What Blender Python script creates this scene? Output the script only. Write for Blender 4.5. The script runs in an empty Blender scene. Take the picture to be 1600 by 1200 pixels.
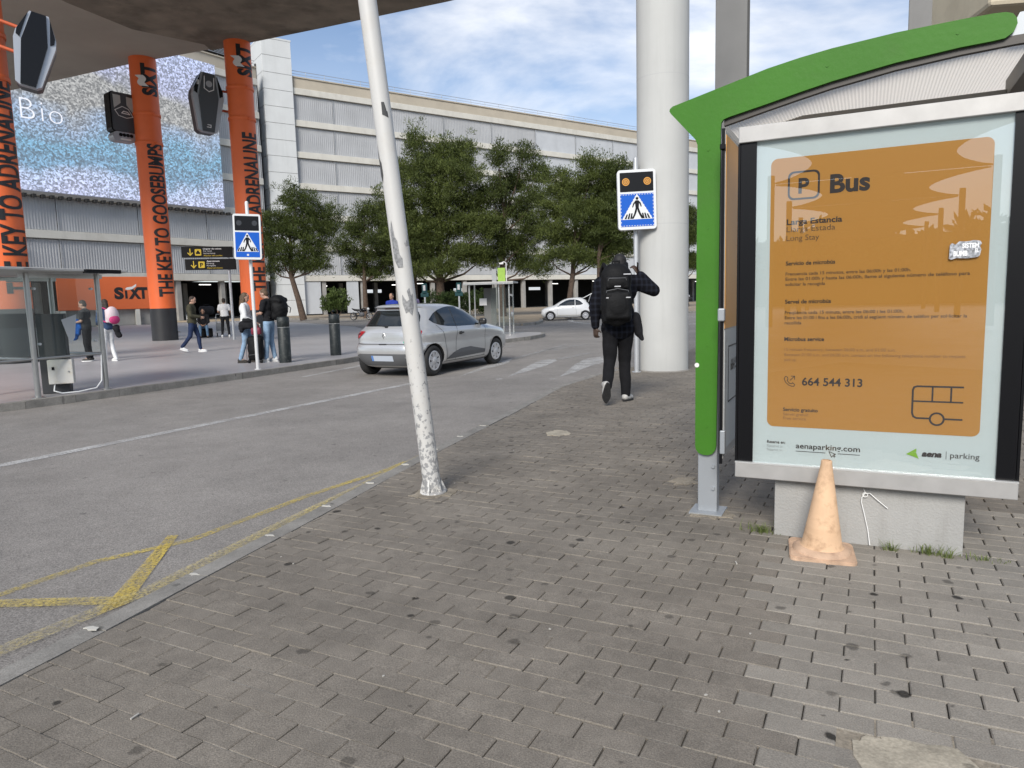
import bpy, bmesh, math, random
import numpy as np
from mathutils import Vector, Matrix
from mathutils.geometry import tessellate_polygon

sc = bpy.context.scene
C = sc.collection
R = math.radians
random.seed(7)
rng = np.random.default_rng(7)

# ------------------------------------------------------------------ camera
cd = bpy.data.cameras.new('camera')
cam = bpy.data.objects.new('camera', cd)
C.objects.link(cam)
cd.sensor_width = 36.0
cd.lens = 36.0 * 1110.0 / 1600.0
cd.clip_start = 0.05
cd.clip_end = 3000
cam.matrix_world = Matrix(((0.99965, 0.02633, 0.0, 0.0),
                           (-0.00312, 0.11843, -0.99296, 0.0),
                           (-0.02615, 0.99261, 0.11847, 1.36),
                           (0, 0, 0, 1)))
sc.camera = cam

# ------------------------------------------------------------------ sky and sun
SUN_EL, SUN_AZ = 33.0, 197.0          # degrees; azimuth clockwise from +Y
w = bpy.data.worlds.new('World')
sc.world = w
w.use_nodes = True
nt = w.node_tree
nt.nodes.clear()
def N(t, **k):
    n = nt.nodes.new(t)
    for a, b in k.items(): setattr(n, a, b)
    return n
out = N('ShaderNodeOutputWorld'); bg = N('ShaderNodeBackground')
sky = N('ShaderNodeTexSky', sky_type='NISHITA', sun_disc=False, sun_elevation=R(SUN_EL), sun_rotation=R(SUN_AZ),
        air_density=1.0, dust_density=0.6, ozone_density=1.3)
tc = N('ShaderNodeTexCoord')
mp = N('ShaderNodeMapping'); mp.inputs['Scale'].default_value = (1.0, 1.0, 2.6); mp.inputs['Location'].default_value = (0.35, 0.1, 0.42)
n1 = N('ShaderNodeTexNoise'); n1.inputs['Scale'].default_value = 2.3; n1.inputs['Detail'].default_value = 9; n1.inputs['Roughness'].default_value = .56
n1.inputs['Distortion'].default_value = .25
r1 = N('ShaderNodeValToRGB'); r1.color_ramp.elements[0].position = .45; r1.color_ramp.elements[1].position = .68
n2 = N('ShaderNodeTexNoise'); n2.inputs['Scale'].default_value = 5.0; n2.inputs['Detail'].default_value = 8
r2 = N('ShaderNodeValToRGB'); r2.color_ramp.elements[0].color = (7.9, 8.2, 8.8, 1); r2.color_ramp.elements[1].color = (10.2, 10.3, 10.6, 1)
r2.color_ramp.elements[0].position = .35; r2.color_ramp.elements[1].position = .65
sx = N('ShaderNodeSeparateXYZ')
hz = N('ShaderNodeMapRange'); hz.inputs['From Min'].default_value = 0.0; hz.inputs['From Max'].default_value = .34
hz.inputs['To Min'].default_value = .66; hz.inputs['To Max'].default_value = .10
mx = N('ShaderNodeMath', operation='MAXIMUM'); mc = N('ShaderNodeMath', operation='MULTIPLY'); mc.inputs[1].default_value = .93
ga = N('ShaderNodeMix', data_type='RGBA', blend_type='MULTIPLY'); ga.inputs[0].default_value = 1.0; ga.inputs[7].default_value = (.80, .95, 1.10, 1)
mix = N('ShaderNodeMix', data_type='RGBA')
L = nt.links.new
L(tc.outputs['Generated'], mp.inputs['Vector']); L(mp.outputs[0], n1.inputs['Vector']); L(mp.outputs[0], n2.inputs['Vector'])
L(n1.outputs[0], r1.inputs[0]); L(n2.outputs[0], r2.inputs[0])
L(tc.outputs['Generated'], sx.inputs[0]); L(sx.outputs[2], hz.inputs[0])
L(r1.outputs[0], mc.inputs[0]); L(mc.outputs[0], mx.inputs[0]); L(hz.outputs[0], mx.inputs[1])
L(sky.outputs[0], ga.inputs[6])
L(mx.outputs[0], mix.inputs[0]); L(ga.outputs[2], mix.inputs[6]); L(r2.outputs[0], mix.inputs[7])
L(mix.outputs[2], bg.inputs[0]); bg.inputs[1].default_value = 0.085
L(bg.outputs[0], out.inputs[0])

sl = bpy.data.lights.new('sun', 'SUN'); sl.energy = 2.9; sl.angle = R(24); sl.color = (1.0, .95, .88)
sun = bpy.data.objects.new('sun', sl); C.objects.link(sun)
_d = Vector((math.sin(R(SUN_AZ)) * math.cos(R(SUN_EL)), math.cos(R(SUN_AZ)) * math.cos(R(SUN_EL)), math.sin(R(SUN_EL))))
sun.rotation_euler = (-_d).to_track_quat('-Z', 'Y').to_euler()
sun.location = _d * 60

sc.view_settings.view_transform = 'Standard'
sc.view_settings.look = 'None'
sc.view_settings.gamma = 1
sc.view_settings.use_curve_mapping = False
sc.view_settings.exposure = 0.52
sc.cycles.max_bounces = 6
sc.cycles.transparent_max_bounces = 12

# ------------------------------------------------------------------ helpers
def lin(r, g, b):
    f = lambda c: (c / 255 / 12.92) if c / 255 <= .04045 else ((c / 255 + .055) / 1.055) ** 2.4
    return (f(r), f(g), f(b))

_m = {}
def mat(name, col, rough=.6, metal=0., var=0., vs=4., bump=0., bs=60., spec=.5, dirt=0., ds=1.5, dcol=(.05, .045, .04), coat=0., emit=None, es=0., streak=0., sk=(9, 9, .5), scol=(.1, .095, .085)):
    if name in _m: return _m[name]
    m = bpy.data.materials.new(name); m.use_nodes = True; _m[name] = m
    t = m.node_tree; b = t.nodes['Principled BSDF']; l = t.links.new
    b.inputs['Base Color'].default_value = (*col, 1); b.inputs['Roughness'].default_value = rough; b.inputs['Metallic'].default_value = metal
    b.inputs['Specular IOR Level'].default_value = spec; b.inputs['Coat Weight'].default_value = coat
    if emit: b.inputs['Emission Color'].default_value = (*emit, 1); b.inputs['Emission Strength'].default_value = es
    if var or dirt or bump or streak:
        g = t.nodes.new('ShaderNodeNewGeometry')
    last = None
    if var:
        n = t.nodes.new('ShaderNodeTexNoise'); n.inputs['Scale'].default_value = vs; n.inputs['Detail'].default_value = 6; l(g.outputs['Position'], n.inputs['Vector'])
        r = t.nodes.new('ShaderNodeValToRGB'); r.color_ramp.elements[0].position = .3; r.color_ramp.elements[1].position = .7
        r.color_ramp.elements[0].color = (*[c * (1 - var) for c in col], 1); r.color_ramp.elements[1].color = (*[min(1, c * (1 + var)) for c in col], 1)
        l(n.outputs[0], r.inputs[0]); last = r.outputs[0]
    if dirt:
        n = t.nodes.new('ShaderNodeTexNoise'); n.inputs['Scale'].default_value = ds; n.inputs['Detail'].default_value = 9; n.inputs['Roughness'].default_value = .65; l(g.outputs['Position'], n.inputs['Vector'])
        r = t.nodes.new('ShaderNodeMapRange'); r.inputs[1].default_value = .5; r.inputs[2].default_value = .72; r.inputs[4].default_value = dirt; l(n.outputs[0], r.inputs[0])
        x = t.nodes.new('ShaderNodeMix'); x.data_type = 'RGBA'; l(r.outputs[0], x.inputs[0]); x.inputs[7].default_value = (*dcol, 1)
        if last: l(last, x.inputs[6])
        else: x.inputs[6].default_value = (*col, 1)
        last = x.outputs[2]
    if streak:
        mp_ = t.nodes.new('ShaderNodeMapping'); mp_.inputs['Scale'].default_value = sk; l(g.outputs['Position'], mp_.inputs[0])
        n = t.nodes.new('ShaderNodeTexNoise'); n.inputs['Scale'].default_value = 1.; n.inputs['Detail'].default_value = 7; n.inputs['Roughness'].default_value = .62; l(mp_.outputs[0], n.inputs['Vector'])
        r = t.nodes.new('ShaderNodeMapRange'); r.inputs[1].default_value = .5; r.inputs[2].default_value = .78; r.inputs[4].default_value = streak; l(n.outputs[0], r.inputs[0])
        x = t.nodes.new('ShaderNodeMix'); x.data_type = 'RGBA'; l(r.outputs[0], x.inputs[0]); x.inputs[7].default_value = (*scol, 1)
        if last: l(last, x.inputs[6])
        else: x.inputs[6].default_value = (*col, 1)
        last = x.outputs[2]
    if last: l(last, b.inputs['Base Color'])
    if bump:
        n = t.nodes.new('ShaderNodeTexNoise'); n.inputs['Scale'].default_value = bs; n.inputs['Detail'].default_value = 5; l(g.outputs['Position'], n.inputs['Vector'])
        p = t.nodes.new('ShaderNodeBump'); p.inputs['Strength'].default_value = bump; p.inputs['Distance'].default_value = .02
        l(n.outputs[0], p.inputs['Height']); l(p.outputs[0], b.inputs['Normal'])
    return m

def glass(name, tint=(.9, .95, .95), refl=1.0, alpha=.9, rough=.0):
    if name in _m: return _m[name]
    m = bpy.data.materials.new(name); m.use_nodes = True; _m[name] = m
    t = m.node_tree; t.nodes.clear(); l = t.links.new
    o = t.nodes.new('ShaderNodeOutputMaterial'); x = t.nodes.new('ShaderNodeMixShader'); tr = t.nodes.new('ShaderNodeBsdfTransparent'); gl = t.nodes.new('ShaderNodeBsdfGlossy')
    fr = t.nodes.new('ShaderNodeFresnel'); fr.inputs[0].default_value = 1.5
    mm = t.nodes.new('ShaderNodeMath'); mm.operation = 'MULTIPLY'; mm.inputs[1].default_value = refl; mm.use_clamp = True
    tr.inputs[0].default_value = (*tint, 1); gl.inputs['Roughness'].default_value = rough
    gq = t.nodes.new('ShaderNodeNewGeometry'); bq = t.nodes.new('ShaderNodeMath'); bq.operation = 'SUBTRACT'; bq.inputs[0].default_value = 1.; l(gq.outputs['Backfacing'], bq.inputs[1])
    m2_ = t.nodes.new('ShaderNodeMath'); m2_.operation = 'MULTIPLY'; l(fr.outputs[0], mm.inputs[0]); l(mm.outputs[0], m2_.inputs[0]); l(bq.outputs[0], m2_.inputs[1]); l(m2_.outputs[0], x.inputs[0]); l(tr.outputs[0], x.inputs[1]); l(gl.outputs[0], x.inputs[2])
    if alpha < 1:   # a film of dust and scratches on the pane
        x2 = t.nodes.new('ShaderNodeMixShader'); df = t.nodes.new('ShaderNodeBsdfDiffuse'); df.inputs[0].default_value = (.3, .31, .31, 1)
        x2.inputs[0].default_value = 1 - alpha; l(x.outputs[0], x2.inputs[1]); l(df.outputs[0], x2.inputs[2]); l(x2.outputs[0], o.inputs[0])
    else: l(x.outputs[0], o.inputs[0])
    return m

def tag(o, label=None, cat=None, group=None, kind=None):
    if label: o['label'] = label
    if cat: o['category'] = cat
    if group: o['group'] = group
    if kind: o['kind'] = kind
    return o

def thing(name, label, cat, loc=(0, 0, 0), rz=0., group=None):
    o = bpy.data.objects.new(name, None); C.objects.link(o)
    o.location = loc; o.rotation_euler = (0, 0, rz); o.empty_display_size = .2
    return tag(o, label, cat, group)

def copy_tree(o, parent=None):
    c = o.copy(); C.objects.link(c)
    if parent is not None: c.parent = parent
    for ch in list(o.children): copy_tree(ch, c)
    return c

class MB:
    """collects polygons; build() links them as one mesh object"""
    def __init__(s): s.v = []; s.f = []; s.m = []; s.sm = []
    def add(s, vs, fs, mi=0, smooth=False):
        o = len(s.v); s.v += [tuple(v) for v in vs]
        for f in fs: s.f.append([i + o for i in f]); s.m.append(mi); s.sm.append(smooth)
        return s
    def box(s, c, d, rz=0., mi=0, bev=0., M=None):
        x, y, z = [q / 2 for q in d]
        if bev:
            b = min(bev, x * .9, y * .9, z * .9); bm = bmesh.new(); bmesh.ops.create_cube(bm, size=1)
            for v in bm.verts: v.co = Vector((v.co.x * 2 * x, v.co.y * 2 * y, v.co.z * 2 * z))
            bmesh.ops.bevel(bm, geom=bm.edges[:], offset=b, segments=2, affect='EDGES', profile=.5)
            bm.verts.index_update(); vs = [v.co.copy() for v in bm.verts]; fs = [[v.index for v in f.verts] for f in bm.faces]; bm.free()
        else:
            vs = [Vector((i * x, j * y, k * z)) for k in (-1, 1) for j in (-1, 1) for i in (-1, 1)]
            fs = [(0, 2, 3, 1), (4, 5, 7, 6), (0, 1, 5, 4), (2, 6, 7, 3), (0, 4, 6, 2), (1, 3, 7, 5)]
        T = Matrix.Translation(c) @ (M if M else Matrix.Rotation(rz, 4, 'Z'))
        return s.add([T @ v for v in vs], fs, mi)
    def prism(s, poly, z0, z1, mi=0):
        """polygon in xy extruded in z"""
        poly = list(poly); n = len(poly)
        if sum(poly[i][0] * poly[(i + 1) % n][1] - poly[(i + 1) % n][0] * poly[i][1] for i in range(n)) < 0: poly = poly[::-1]
        tr = tessellate_polygon([[Vector((p[0], p[1], 0)) for p in poly]])
        vs = [(p[0], p[1], z0) for p in poly] + [(p[0], p[1], z1) for p in poly]
        fs = [(a + n, b + n, c + n) for a, b, c in _ccw(tr, poly)] + [(c, b, a) for a, b, c in _ccw(tr, poly)] + [(i, (i + 1) % n, n + (i + 1) % n, n + i) for i in range(n)]
        return s.add(vs, fs, mi)
    def plate(s, poly, y0, y1, mi=0):
        """polygon in xz extruded in y from front y0 to back y1 (y0 < y1)"""
        poly = list(poly); n = len(poly)
        if sum(poly[i][0] * poly[(i + 1) % n][1] - poly[(i + 1) % n][0] * poly[i][1] for i in range(n)) < 0: poly = poly[::-1]
        tr = _ccw(tessellate_polygon([[Vector((p[0], p[1], 0)) for p in poly]]), poly)
        vs = [(p[0], y0, p[1]) for p in poly] + [(p[0], y1, p[1]) for p in poly]
        fs = list(tr) + [(c + n, b + n, a + n) for a, b, c in tr] + [((i + 1) % n, i, n + i, n + (i + 1) % n) for i in range(n)]
        return s.add(vs, fs, mi)
    def cyl(s, p0, p1, r0, r1=None, n=16, mi=0, caps=True, smooth=True):
        r1 = r0 if r1 is None else r1
        return s.tube([p0, p1], [r0, r1], n, mi, caps, smooth)
    def tube(s, pts, rad, n=8, mi=0, caps=True, smooth=True):
        pts = [Vector(p) for p in pts]; k = len(pts)
        if not hasattr(rad, '__len__'): rad = [rad] * k
        vs = []; up = None
        for i, p in enumerate(pts):
            d = (pts[min(i + 1, k - 1)] - pts[max(i - 1, 0)]).normalized()
            if up is None:
                up = Vector((0, 0, 1)) if abs(d.z) < .9 else Vector((0, 1, 0))
            a = d.cross(up); a.normalize(); b = a.cross(d); up = b
            for j in range(n):
                t = 2 * math.pi * j / n; vs.append(p + (a * math.cos(t) + b * math.sin(t)) * rad[i])
        fs = [(i * n + j, (i + 1) * n + j, (i + 1) * n + (j + 1) % n, i * n + (j + 1) % n) for i in range(k - 1) for j in range(n)]
        s.add(vs, fs, mi, smooth)
        if caps:
            s.add(vs[:n], [tuple(range(n))], mi); s.add(vs[(k - 1) * n:], [tuple(range(n))[::-1]], mi)
        return s
    def lathe(s, prof, n=32, M=None, mi=0, smooth=True):
        """prof: (r, z) list, revolved about z, then transformed by M"""
        M = M or Matrix(); vs = []
        for r, z in prof:
            for j in range(n):
                t = 2 * math.pi * j / n; vs.append(M @ Vector((r * math.cos(t), r * math.sin(t), z)))
        fs = [(i * n + j, i * n + (j + 1) % n, (i + 1) * n + (j + 1) % n, (i + 1) * n + j) for i in range(len(prof) - 1) for j in range(n)]
        return s.add(vs, fs, mi, smooth)
    def ball(s, c, r, n=10, mi=0, sc_=(1, 1, 1)):
        prof = [(max(1e-4, r * math.sin(math.pi * i / n)), -r * math.cos(math.pi * i / n)) for i in range(n + 1)]
        return s.lathe(prof, n * 2, Matrix.Translation(c) @ Matrix.Diagonal((*sc_, 1)), mi)
    def build(s, name, mats, parent=None, recalc=True):
        me = bpy.data.meshes.new(name); me.from_pydata(s.v, [], s.f)
        for m in (mats if isinstance(mats, (list, tuple)) else [mats]): me.materials.append(m)
        me.polygons.foreach_set('material_index', s.m); me.polygons.foreach_set('use_smooth', s.sm)
        if recalc:
            bm = bmesh.new(); bm.from_mesh(me); bmesh.ops.recalc_face_normals(bm, faces=bm.faces[:]); bm.to_mesh(me); bm.free()
        me.update()
        o = bpy.data.objects.new(name, me); C.objects.link(o)
        if parent is not None: o.parent = parent
        return o

def _ccw(tr, poly):
    r = []
    for a, b, c in tr:
        A, B, D = poly[a], poly[b], poly[c]
        r.append((a, b, c) if (B[0] - A[0]) * (D[1] - A[1]) - (D[0] - A[0]) * (B[1] - A[1]) > 0 else (a, c, b))
    return r

def meshobj(name, vs, fs, mats, parent=None, smooth=False):
    me = bpy.data.meshes.new(name); me.from_pydata([tuple(v) for v in vs], [], [tuple(f) for f in fs])
    for m in (mats if isinstance(mats, (list, tuple)) else [mats]): me.materials.append(m)
    if smooth: me.polygons.foreach_set('use_smooth', [True] * len(me.polygons))
    me.update(); o = bpy.data.objects.new(name, me); C.objects.link(o)
    if parent is not None: o.parent = parent
    return o

def part(o, parent):
    o.parent = parent; return o

def rrect(x0, z0, x1, z1, r, n=6):
    p = []
    for cx, cz, a0 in ((x1 - r, z1 - r, 0), (x0 + r, z1 - r, 90), (x0 + r, z0 + r, 180), (x1 - r, z0 + r, 270)):
        for i in range(n + 1):
            a = R(a0 + 90 * i / n); p.append((cx + r * math.cos(a), cz + r * math.sin(a)))
    return p
def circle(cx, cz, r, n=24): return [(cx + r * math.cos(2 * math.pi * i / n), cz + r * math.sin(2 * math.pi * i / n)) for i in range(n)]

def stroke(mb, pts, wd, y, t=.0008, mi=0):
    """a flat printed line in the xz plane"""
    for (x0, z0), (x1, z1) in zip(pts, pts[1:]):
        dx, dz = x1 - x0, z1 - z0; l = math.hypot(dx, dz) or 1; px, pz = -dz / l * wd / 2, dx / l * wd / 2
        ex, ez = dx / l * wd * .3, dz / l * wd * .3
        mb.add([(x0 - ex + px, y, z0 - ez + pz), (x0 - ex - px, y, z0 - ez - pz), (x1 + ex - px, y, z1 + ez - pz), (x1 + ex + px, y, z1 + ez + pz)], [(0, 1, 2, 3)], mi)
        y -= t * .05

_tc = {}
def text2d(body, bold=0., shear=0., spacing=1.):
    """flat lettering as triangles, cap height 1, starting at x = 0"""
    k = (body, bold, shear, spacing)
    if k in _tc: return _tc[k]
    cu = bpy.data.curves.new('t', 'FONT'); cu.body = body; cu.size = 1.0; cu.offset = bold; cu.shear = shear; cu.space_character = spacing; cu.resolution_u = 4
    ob = bpy.data.objects.new('t', cu); C.objects.link(ob)
    dg = bpy.context.evaluated_depsgraph_get(); me = bpy.data.meshes.new_from_object(ob.evaluated_get(dg))
    vs = np.array([v.co[:2] for v in me.vertices]) / .73; fs = [list(p.vertices) for p in me.polygons]
    bpy.data.objects.remove(ob); bpy.data.curves.remove(cu); bpy.data.meshes.remove(me)
    vs[:, 0] -= vs[:, 0].min()
    _tc[k] = (vs, fs); return _tc[k]

def text(mb, body, x, z, h, y, width=None, align='l', bold=0., shear=0., mi=0, spacing=1.):
    """lettering in the xz plane facing -y; h = cap height; width squeezes it to fit"""
    vs, fs = text2d(body, bold, shear, spacing); wd = vs[:, 0].max() * h
    k = (width / wd) if width else 1.
    ox = x - (wd * k if align == 'r' else wd * k / 2 if align == 'c' else 0)
    mb.add([(ox + a * h * k, y, z + b * h) for a, b in vs], fs, mi)

def text_cyl(mb, body, zc0, zc1, h, rad, phic, bold=0., mi=0, shear=0., flip=1):
    """lettering running up a pillar, wrapped round it: from height zc0 to zc1"""
    vs, fs = text2d(body, bold, shear)
    bm = bmesh.new(); bv = [bm.verts.new((a, b, 0)) for a, b in vs]
    for f in fs:
        try: bm.faces.new([bv[i] for i in f])
        except ValueError: pass
    for q in np.linspace(-.1, 1.1, 11):
        bmesh.ops.bisect_plane(bm, geom=bm.verts[:] + bm.edges[:] + bm.faces[:], plane_co=(0, q, 0), plane_no=(0, 1, 0))
    bm.verts.index_update(); wd = vs[:, 0].max(); pts = []
    for v in bm.verts:
        t = v.co.x / wd; z = zc0 + (zc1 - zc0) * t; ph = phic - (v.co.y - .5) * h / rad
        pts.append((rad * math.sin(ph), -rad * math.cos(ph), z))
    mb.add(pts, [[v.index for v in f.verts] for f in bm.faces], mi); bm.free()

def remeshed(name, parts, voxel, mat_, parent=None, smooth=3, disp=0., dscale=8., keep=None):
    """one continuous surface grown from tapered limbs: parts = ('c', p0, p1, r0, r1) or ('e', centre, radii[, Matrix])"""
    mb = MB()
    for p in parts:
        if p[0] == 'c':
            a, b = Vector(p[1]), Vector(p[2]); d = b - a
            mb.tube([a + d * t for t in (0, .5, 1)], [p[3] + (p[4] - p[3]) * t for t in (0, .5, 1)], 14)
            mb.ball(a, p[3] * .995, 8); mb.ball(b, p[4] * .995, 8)
        elif p[0] == 'e':
            M = p[3] if len(p) > 3 else Matrix()
            pr = [(max(1e-4, math.sin(math.pi * i / 12)), -math.cos(math.pi * i / 12)) for i in range(13)]
            mb.lathe(pr, 20, Matrix.Translation(p[1]) @ M.to_4x4() @ Matrix.Diagonal((*p[2], 1)))
        elif p[0] == 'b':
            mb.box(p[1], p[2], M=(p[3].to_4x4() if len(p) > 3 else None), bev=min(p[2]) * .3)
    o = mb.build(name, mat_)
    md = o.modifiers.new('r', 'REMESH'); md.mode = 'VOXEL'; md.voxel_size = voxel; md.use_smooth_shade = True
    ms = o.modifiers.new('s', 'SMOOTH'); ms.iterations = smooth; ms.factor = .5
    dg = bpy.context.evaluated_depsgraph_get(); me = bpy.data.meshes.new_from_object(o.evaluated_get(dg))
    o.modifiers.clear(); old = o.data; o.data = me; bpy.data.meshes.remove(old); me.name = name
    if not me.materials: me.materials.append(mat_)
    n = len(me.vertices)
    if disp and n:
        co = np.empty(n * 3); me.vertices.foreach_get('co', co); co = co.reshape(-1, 3); no = np.empty(n * 3); me.vertices.foreach_get('normal', no); no = no.reshape(-1, 3)
        ph = rng.uniform(0, 6.28, 6); q = dscale
        f = (np.sin(co[:, 2] * q * 3.1 + co[:, 0] * q * 1.3 + ph[0]) + np.sin(co[:, 2] * q * 1.7 - co[:, 1] * q * 2.1 + ph[1]) + .7 * np.sin(co[:, 0] * q * 3.7 + co[:, 2] * q * 2.3 + co[:, 1] * q + ph[2])
             + .5 * np.sin(co[:, 2] * q * 6.3 + co[:, 1] * q * 3.1 + ph[3])) / 3.2
        me.vertices.foreach_set('co', (co + no * (f * disp)[:, None]).ravel())
    me.polygons.foreach_set('use_smooth', [True] * len(me.polygons)); me.update()
    if parent is not None: o.parent = parent
    return o

def leafmass(name, lobes, n_cl, per, cr, size, mat_, parent=None, flat=.6, up=.4, seed=1, shell=.55, kind=None, wide=.45):
    """foliage: clusters of small leaf faces spread through the volume of the lobes (cx, cy, cz, rx, ry, rz)"""
    g = np.random.default_rng(seed); lob = np.array(lobes, float); vol = lob[:, 3] * lob[:, 4] * lob[:, 5]
    k = g.choice(len(lob), n_cl, p=vol ** .8 / (vol ** .8).sum())
    d = g.normal(size=(n_cl, 3)); d /= np.linalg.norm(d, axis=1)[:, None]
    rr = (shell + (1 - shell) * g.random(n_cl)) * (1 + .22 * g.normal(size=n_cl).clip(-1, 1.3))
    c = lob[k, :3] + d * lob[k, 3:] * rr[:, None]
    s = cr * (.55 + .8 * g.random(n_cl))
    n = n_cl * per; ci = np.repeat(np.arange(n_cl), per)
    e = g.normal(size=(n, 3)); e /= np.linalg.norm(e, axis=1)[:, None]; e *= (g.random(n) ** .5)[:, None]; e[:, 2] *= flat
    p = c[ci] + e * s[ci][:, None]
    ax = e + g.normal(size=(n, 3)) * .5; ax[:, 2] += up; ax /= np.linalg.norm(ax, axis=1)[:, None] + 1e-9
    sd = np.cross(ax, g.normal(size=(n, 3))); sd /= np.linalg.norm(sd, axis=1)[:, None] + 1e-9
    ln = size * (.6 + .8 * g.random(n)); wd = ln * wide
    q = np.empty((n, 4, 3)); q[:, 0] = p - sd * wd[:, None] / 2 * .5; q[:, 1] = p + ax * ln[:, None] * .5 + sd * wd[:, None] / 2
    q[:, 2] = p + ax * ln[:, None]; q[:, 3] = p + ax * ln[:, None] * .5 - sd * wd[:, None] / 2
    me = bpy.data.meshes.new(name); me.vertices.add(n * 4); me.loops.add(n * 4); me.polygons.add(n)
    me.vertices.foreach_set('co', q.ravel()); me.loops.foreach_set('vertex_index', np.arange(n * 4)); me.polygons.foreach_set('loop_start', np.arange(n) * 4)
    me.polygons.foreach_set('loop_total', np.full(n, 4)); me.update(calc_edges=True)
    at = me.attributes.new('tone', 'FLOAT', 'FACE'); at.data.foreach_set('value', np.repeat(g.random(n_cl), per) * .6 + g.random(n) * .4)
    me.materials.append(mat_); o = bpy.data.objects.new(name, me); C.objects.link(o)
    if parent is not None: o.parent = parent
    if kind: o['kind'] = kind
    return o

def leafmat(name, c0, c1):
    m = bpy.data.materials.new(name); m.use_nodes = True; t = m.node_tree; b = t.nodes['Principled BSDF']; l = t.links.new
    a = t.nodes.new('ShaderNodeAttribute'); a.attribute_name = 'tone'; r = t.nodes.new('ShaderNodeValToRGB')
    r.color_ramp.elements[0].color = (*c0, 1); r.color_ramp.elements[1].color = (*c1, 1)
    l(a.outputs['Fac'], r.inputs[0]); l(r.outputs[0], b.inputs['Base Color']); b.inputs['Roughness'].default_value = .6; b.inputs['Specular IOR Level'].default_value = .25
    tr = t.nodes.new('ShaderNodeBsdfTranslucent'); l(r.outputs[0], tr.inputs[0]); x = t.nodes.new('ShaderNodeMixShader'); x.inputs[0].default_value = .3
    l(b.outputs[0], x.inputs[1]); l(tr.outputs[0], x.inputs[2]); l(x.outputs[0], t.nodes['Material Output'].inputs[0])
    return m

# ================================================================== ground, road, pavements
def ground_mat(name, col, spots=0., spot_sc=2.2, tone=0., grain=.18, gs=240., blotch=.15, bls=1.2, bump=.35, rough=.85, line_tint=None, wear=None):
    """asphalt / concrete: fine grain, large blotches, dark gum spots, fine relief"""
    m = bpy.data.materials.new(name); m.use_nodes = True; t = m.node_tree; b = t.nodes['Principled BSDF']; l = t.links.new
    Nn = t.nodes.new; g = Nn('ShaderNodeNewGeometry'); P = g.outputs['Position']
    b.inputs['Roughness'].default_value = rough; b.inputs['Specular IOR Level'].default_value = .3
    def noise(s, d=5, ro=.6):
        n = Nn('ShaderNodeTexNoise'); n.inputs['Scale'].default_value = s; n.inputs['Detail'].default_value = d; n.inputs['Roughness'].default_value = ro; l(P, n.inputs['Vector']); return n.outputs[0]
    def rng_(x, a, c, lo, hi):
        n = Nn('ShaderNodeMapRange'); n.inputs[1].default_value = a; n.inputs[2].default_value = c; n.inputs[3].default_value = lo; n.inputs[4].default_value = hi; l(x, n.inputs[0]); return n.outputs[0]
    def mul(x, y):
        n = Nn('ShaderNodeMath'); n.operation = 'MULTIPLY'; l(x, n.inputs[0])
        if isinstance(y, float): n.inputs[1].default_value = y
        else: l(y, n.inputs[1])
        return n.outputs[0]
    v = mul(rng_(noise(gs, 2, .5), .3, .7, 1 - grain, 1 + grain), rng_(noise(bls, 7, .62), .3, .7, 1 - blotch, 1 + blotch))
    v = mul(v, rng_(noise(bls * 9, 5, .6), .3, .7, 1 - blotch * .5, 1 + blotch * .5))
    if tone:
        oi = Nn('ShaderNodeObjectInfo'); at = Nn('ShaderNodeAttribute'); at.attribute_name = 'tone'
        ad = Nn('ShaderNodeMath'); ad.operation = 'ADD'; l(oi.outputs['Random'], ad.inputs[0]); l(at.outputs['Fac'], ad.inputs[1])
        fr = Nn('ShaderNodeMath'); fr.operation = 'FRACT'; l(ad.outputs[0], fr.inputs[0]); v = mul(v, rng_(fr.outputs[0], 0, 1, 1 - tone, 1 + tone))
    if spots:
        for sc_, th, dk in ((spot_sc, .42, .75), (spot_sc * 2.3, .2, .45), (spot_sc * .9, .3, .35)):
            vo = Nn('ShaderNodeTexVoronoi'); vo.inputs['Scale'].default_value = sc_; vo.voronoi_dimensions = '2D'
            wv = Nn('ShaderNodeTexNoise'); wv.inputs['Scale'].default_value = 22.; wv.inputs['Detail'].default_value = 3; l(P, wv.inputs['Vector'])
            va = Nn('ShaderNodeVectorMath'); va.operation = 'MULTIPLY_ADD'; l(wv.outputs['Color'], va.inputs[0]); va.inputs[1].default_value = (.035, .035, 0); l(P, va.inputs[2]); l(va.outputs[0], vo.inputs['Vector'])
            se = Nn('ShaderNodeSeparateColor'); l(vo.outputs['Color'], se.inputs[0])
            rad = rng_(se.outputs[0], 1 - th, 1, 0., .027 * sc_)        # only some cells carry a spot, of uneven size
            dv = Nn('ShaderNodeMath'); dv.operation = 'SUBTRACT'; l(rad, dv.inputs[0]); l(vo.outputs['Distance'], dv.inputs[1])
            v = mul(v, rng_(dv.outputs[0], -.004 * sc_, .005 * sc_, 1., 1 - dk * spots))
    cm = Nn('ShaderNodeVectorMath'); cm.operation = 'SCALE'; cm.inputs[0].default_value = col; l(v, cm.inputs['Scale'])
    last = cm.outputs[0]
    if wear:
        x = Nn('ShaderNodeMix'); x.data_type = 'RGBA'; l(rng_(noise(wear[1], 9, .7), wear[2], wear[3], 0., 1.), x.inputs[0]); l(last, x.inputs[6]); x.inputs[7].default_value = (*wear[0], 1); last = x.outputs[2]
    l(last, b.inputs['Base Color'])
    bp = Nn('ShaderNodeBump'); bp.inputs['Strength'].default_value = bump; bp.inputs['Distance'].default_value = .004; l(noise(gs * .7, 3, .6), bp.inputs['Height']); l(bp.outputs[0], b.inputs['Normal'])
    _m[name] = m; return m

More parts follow.
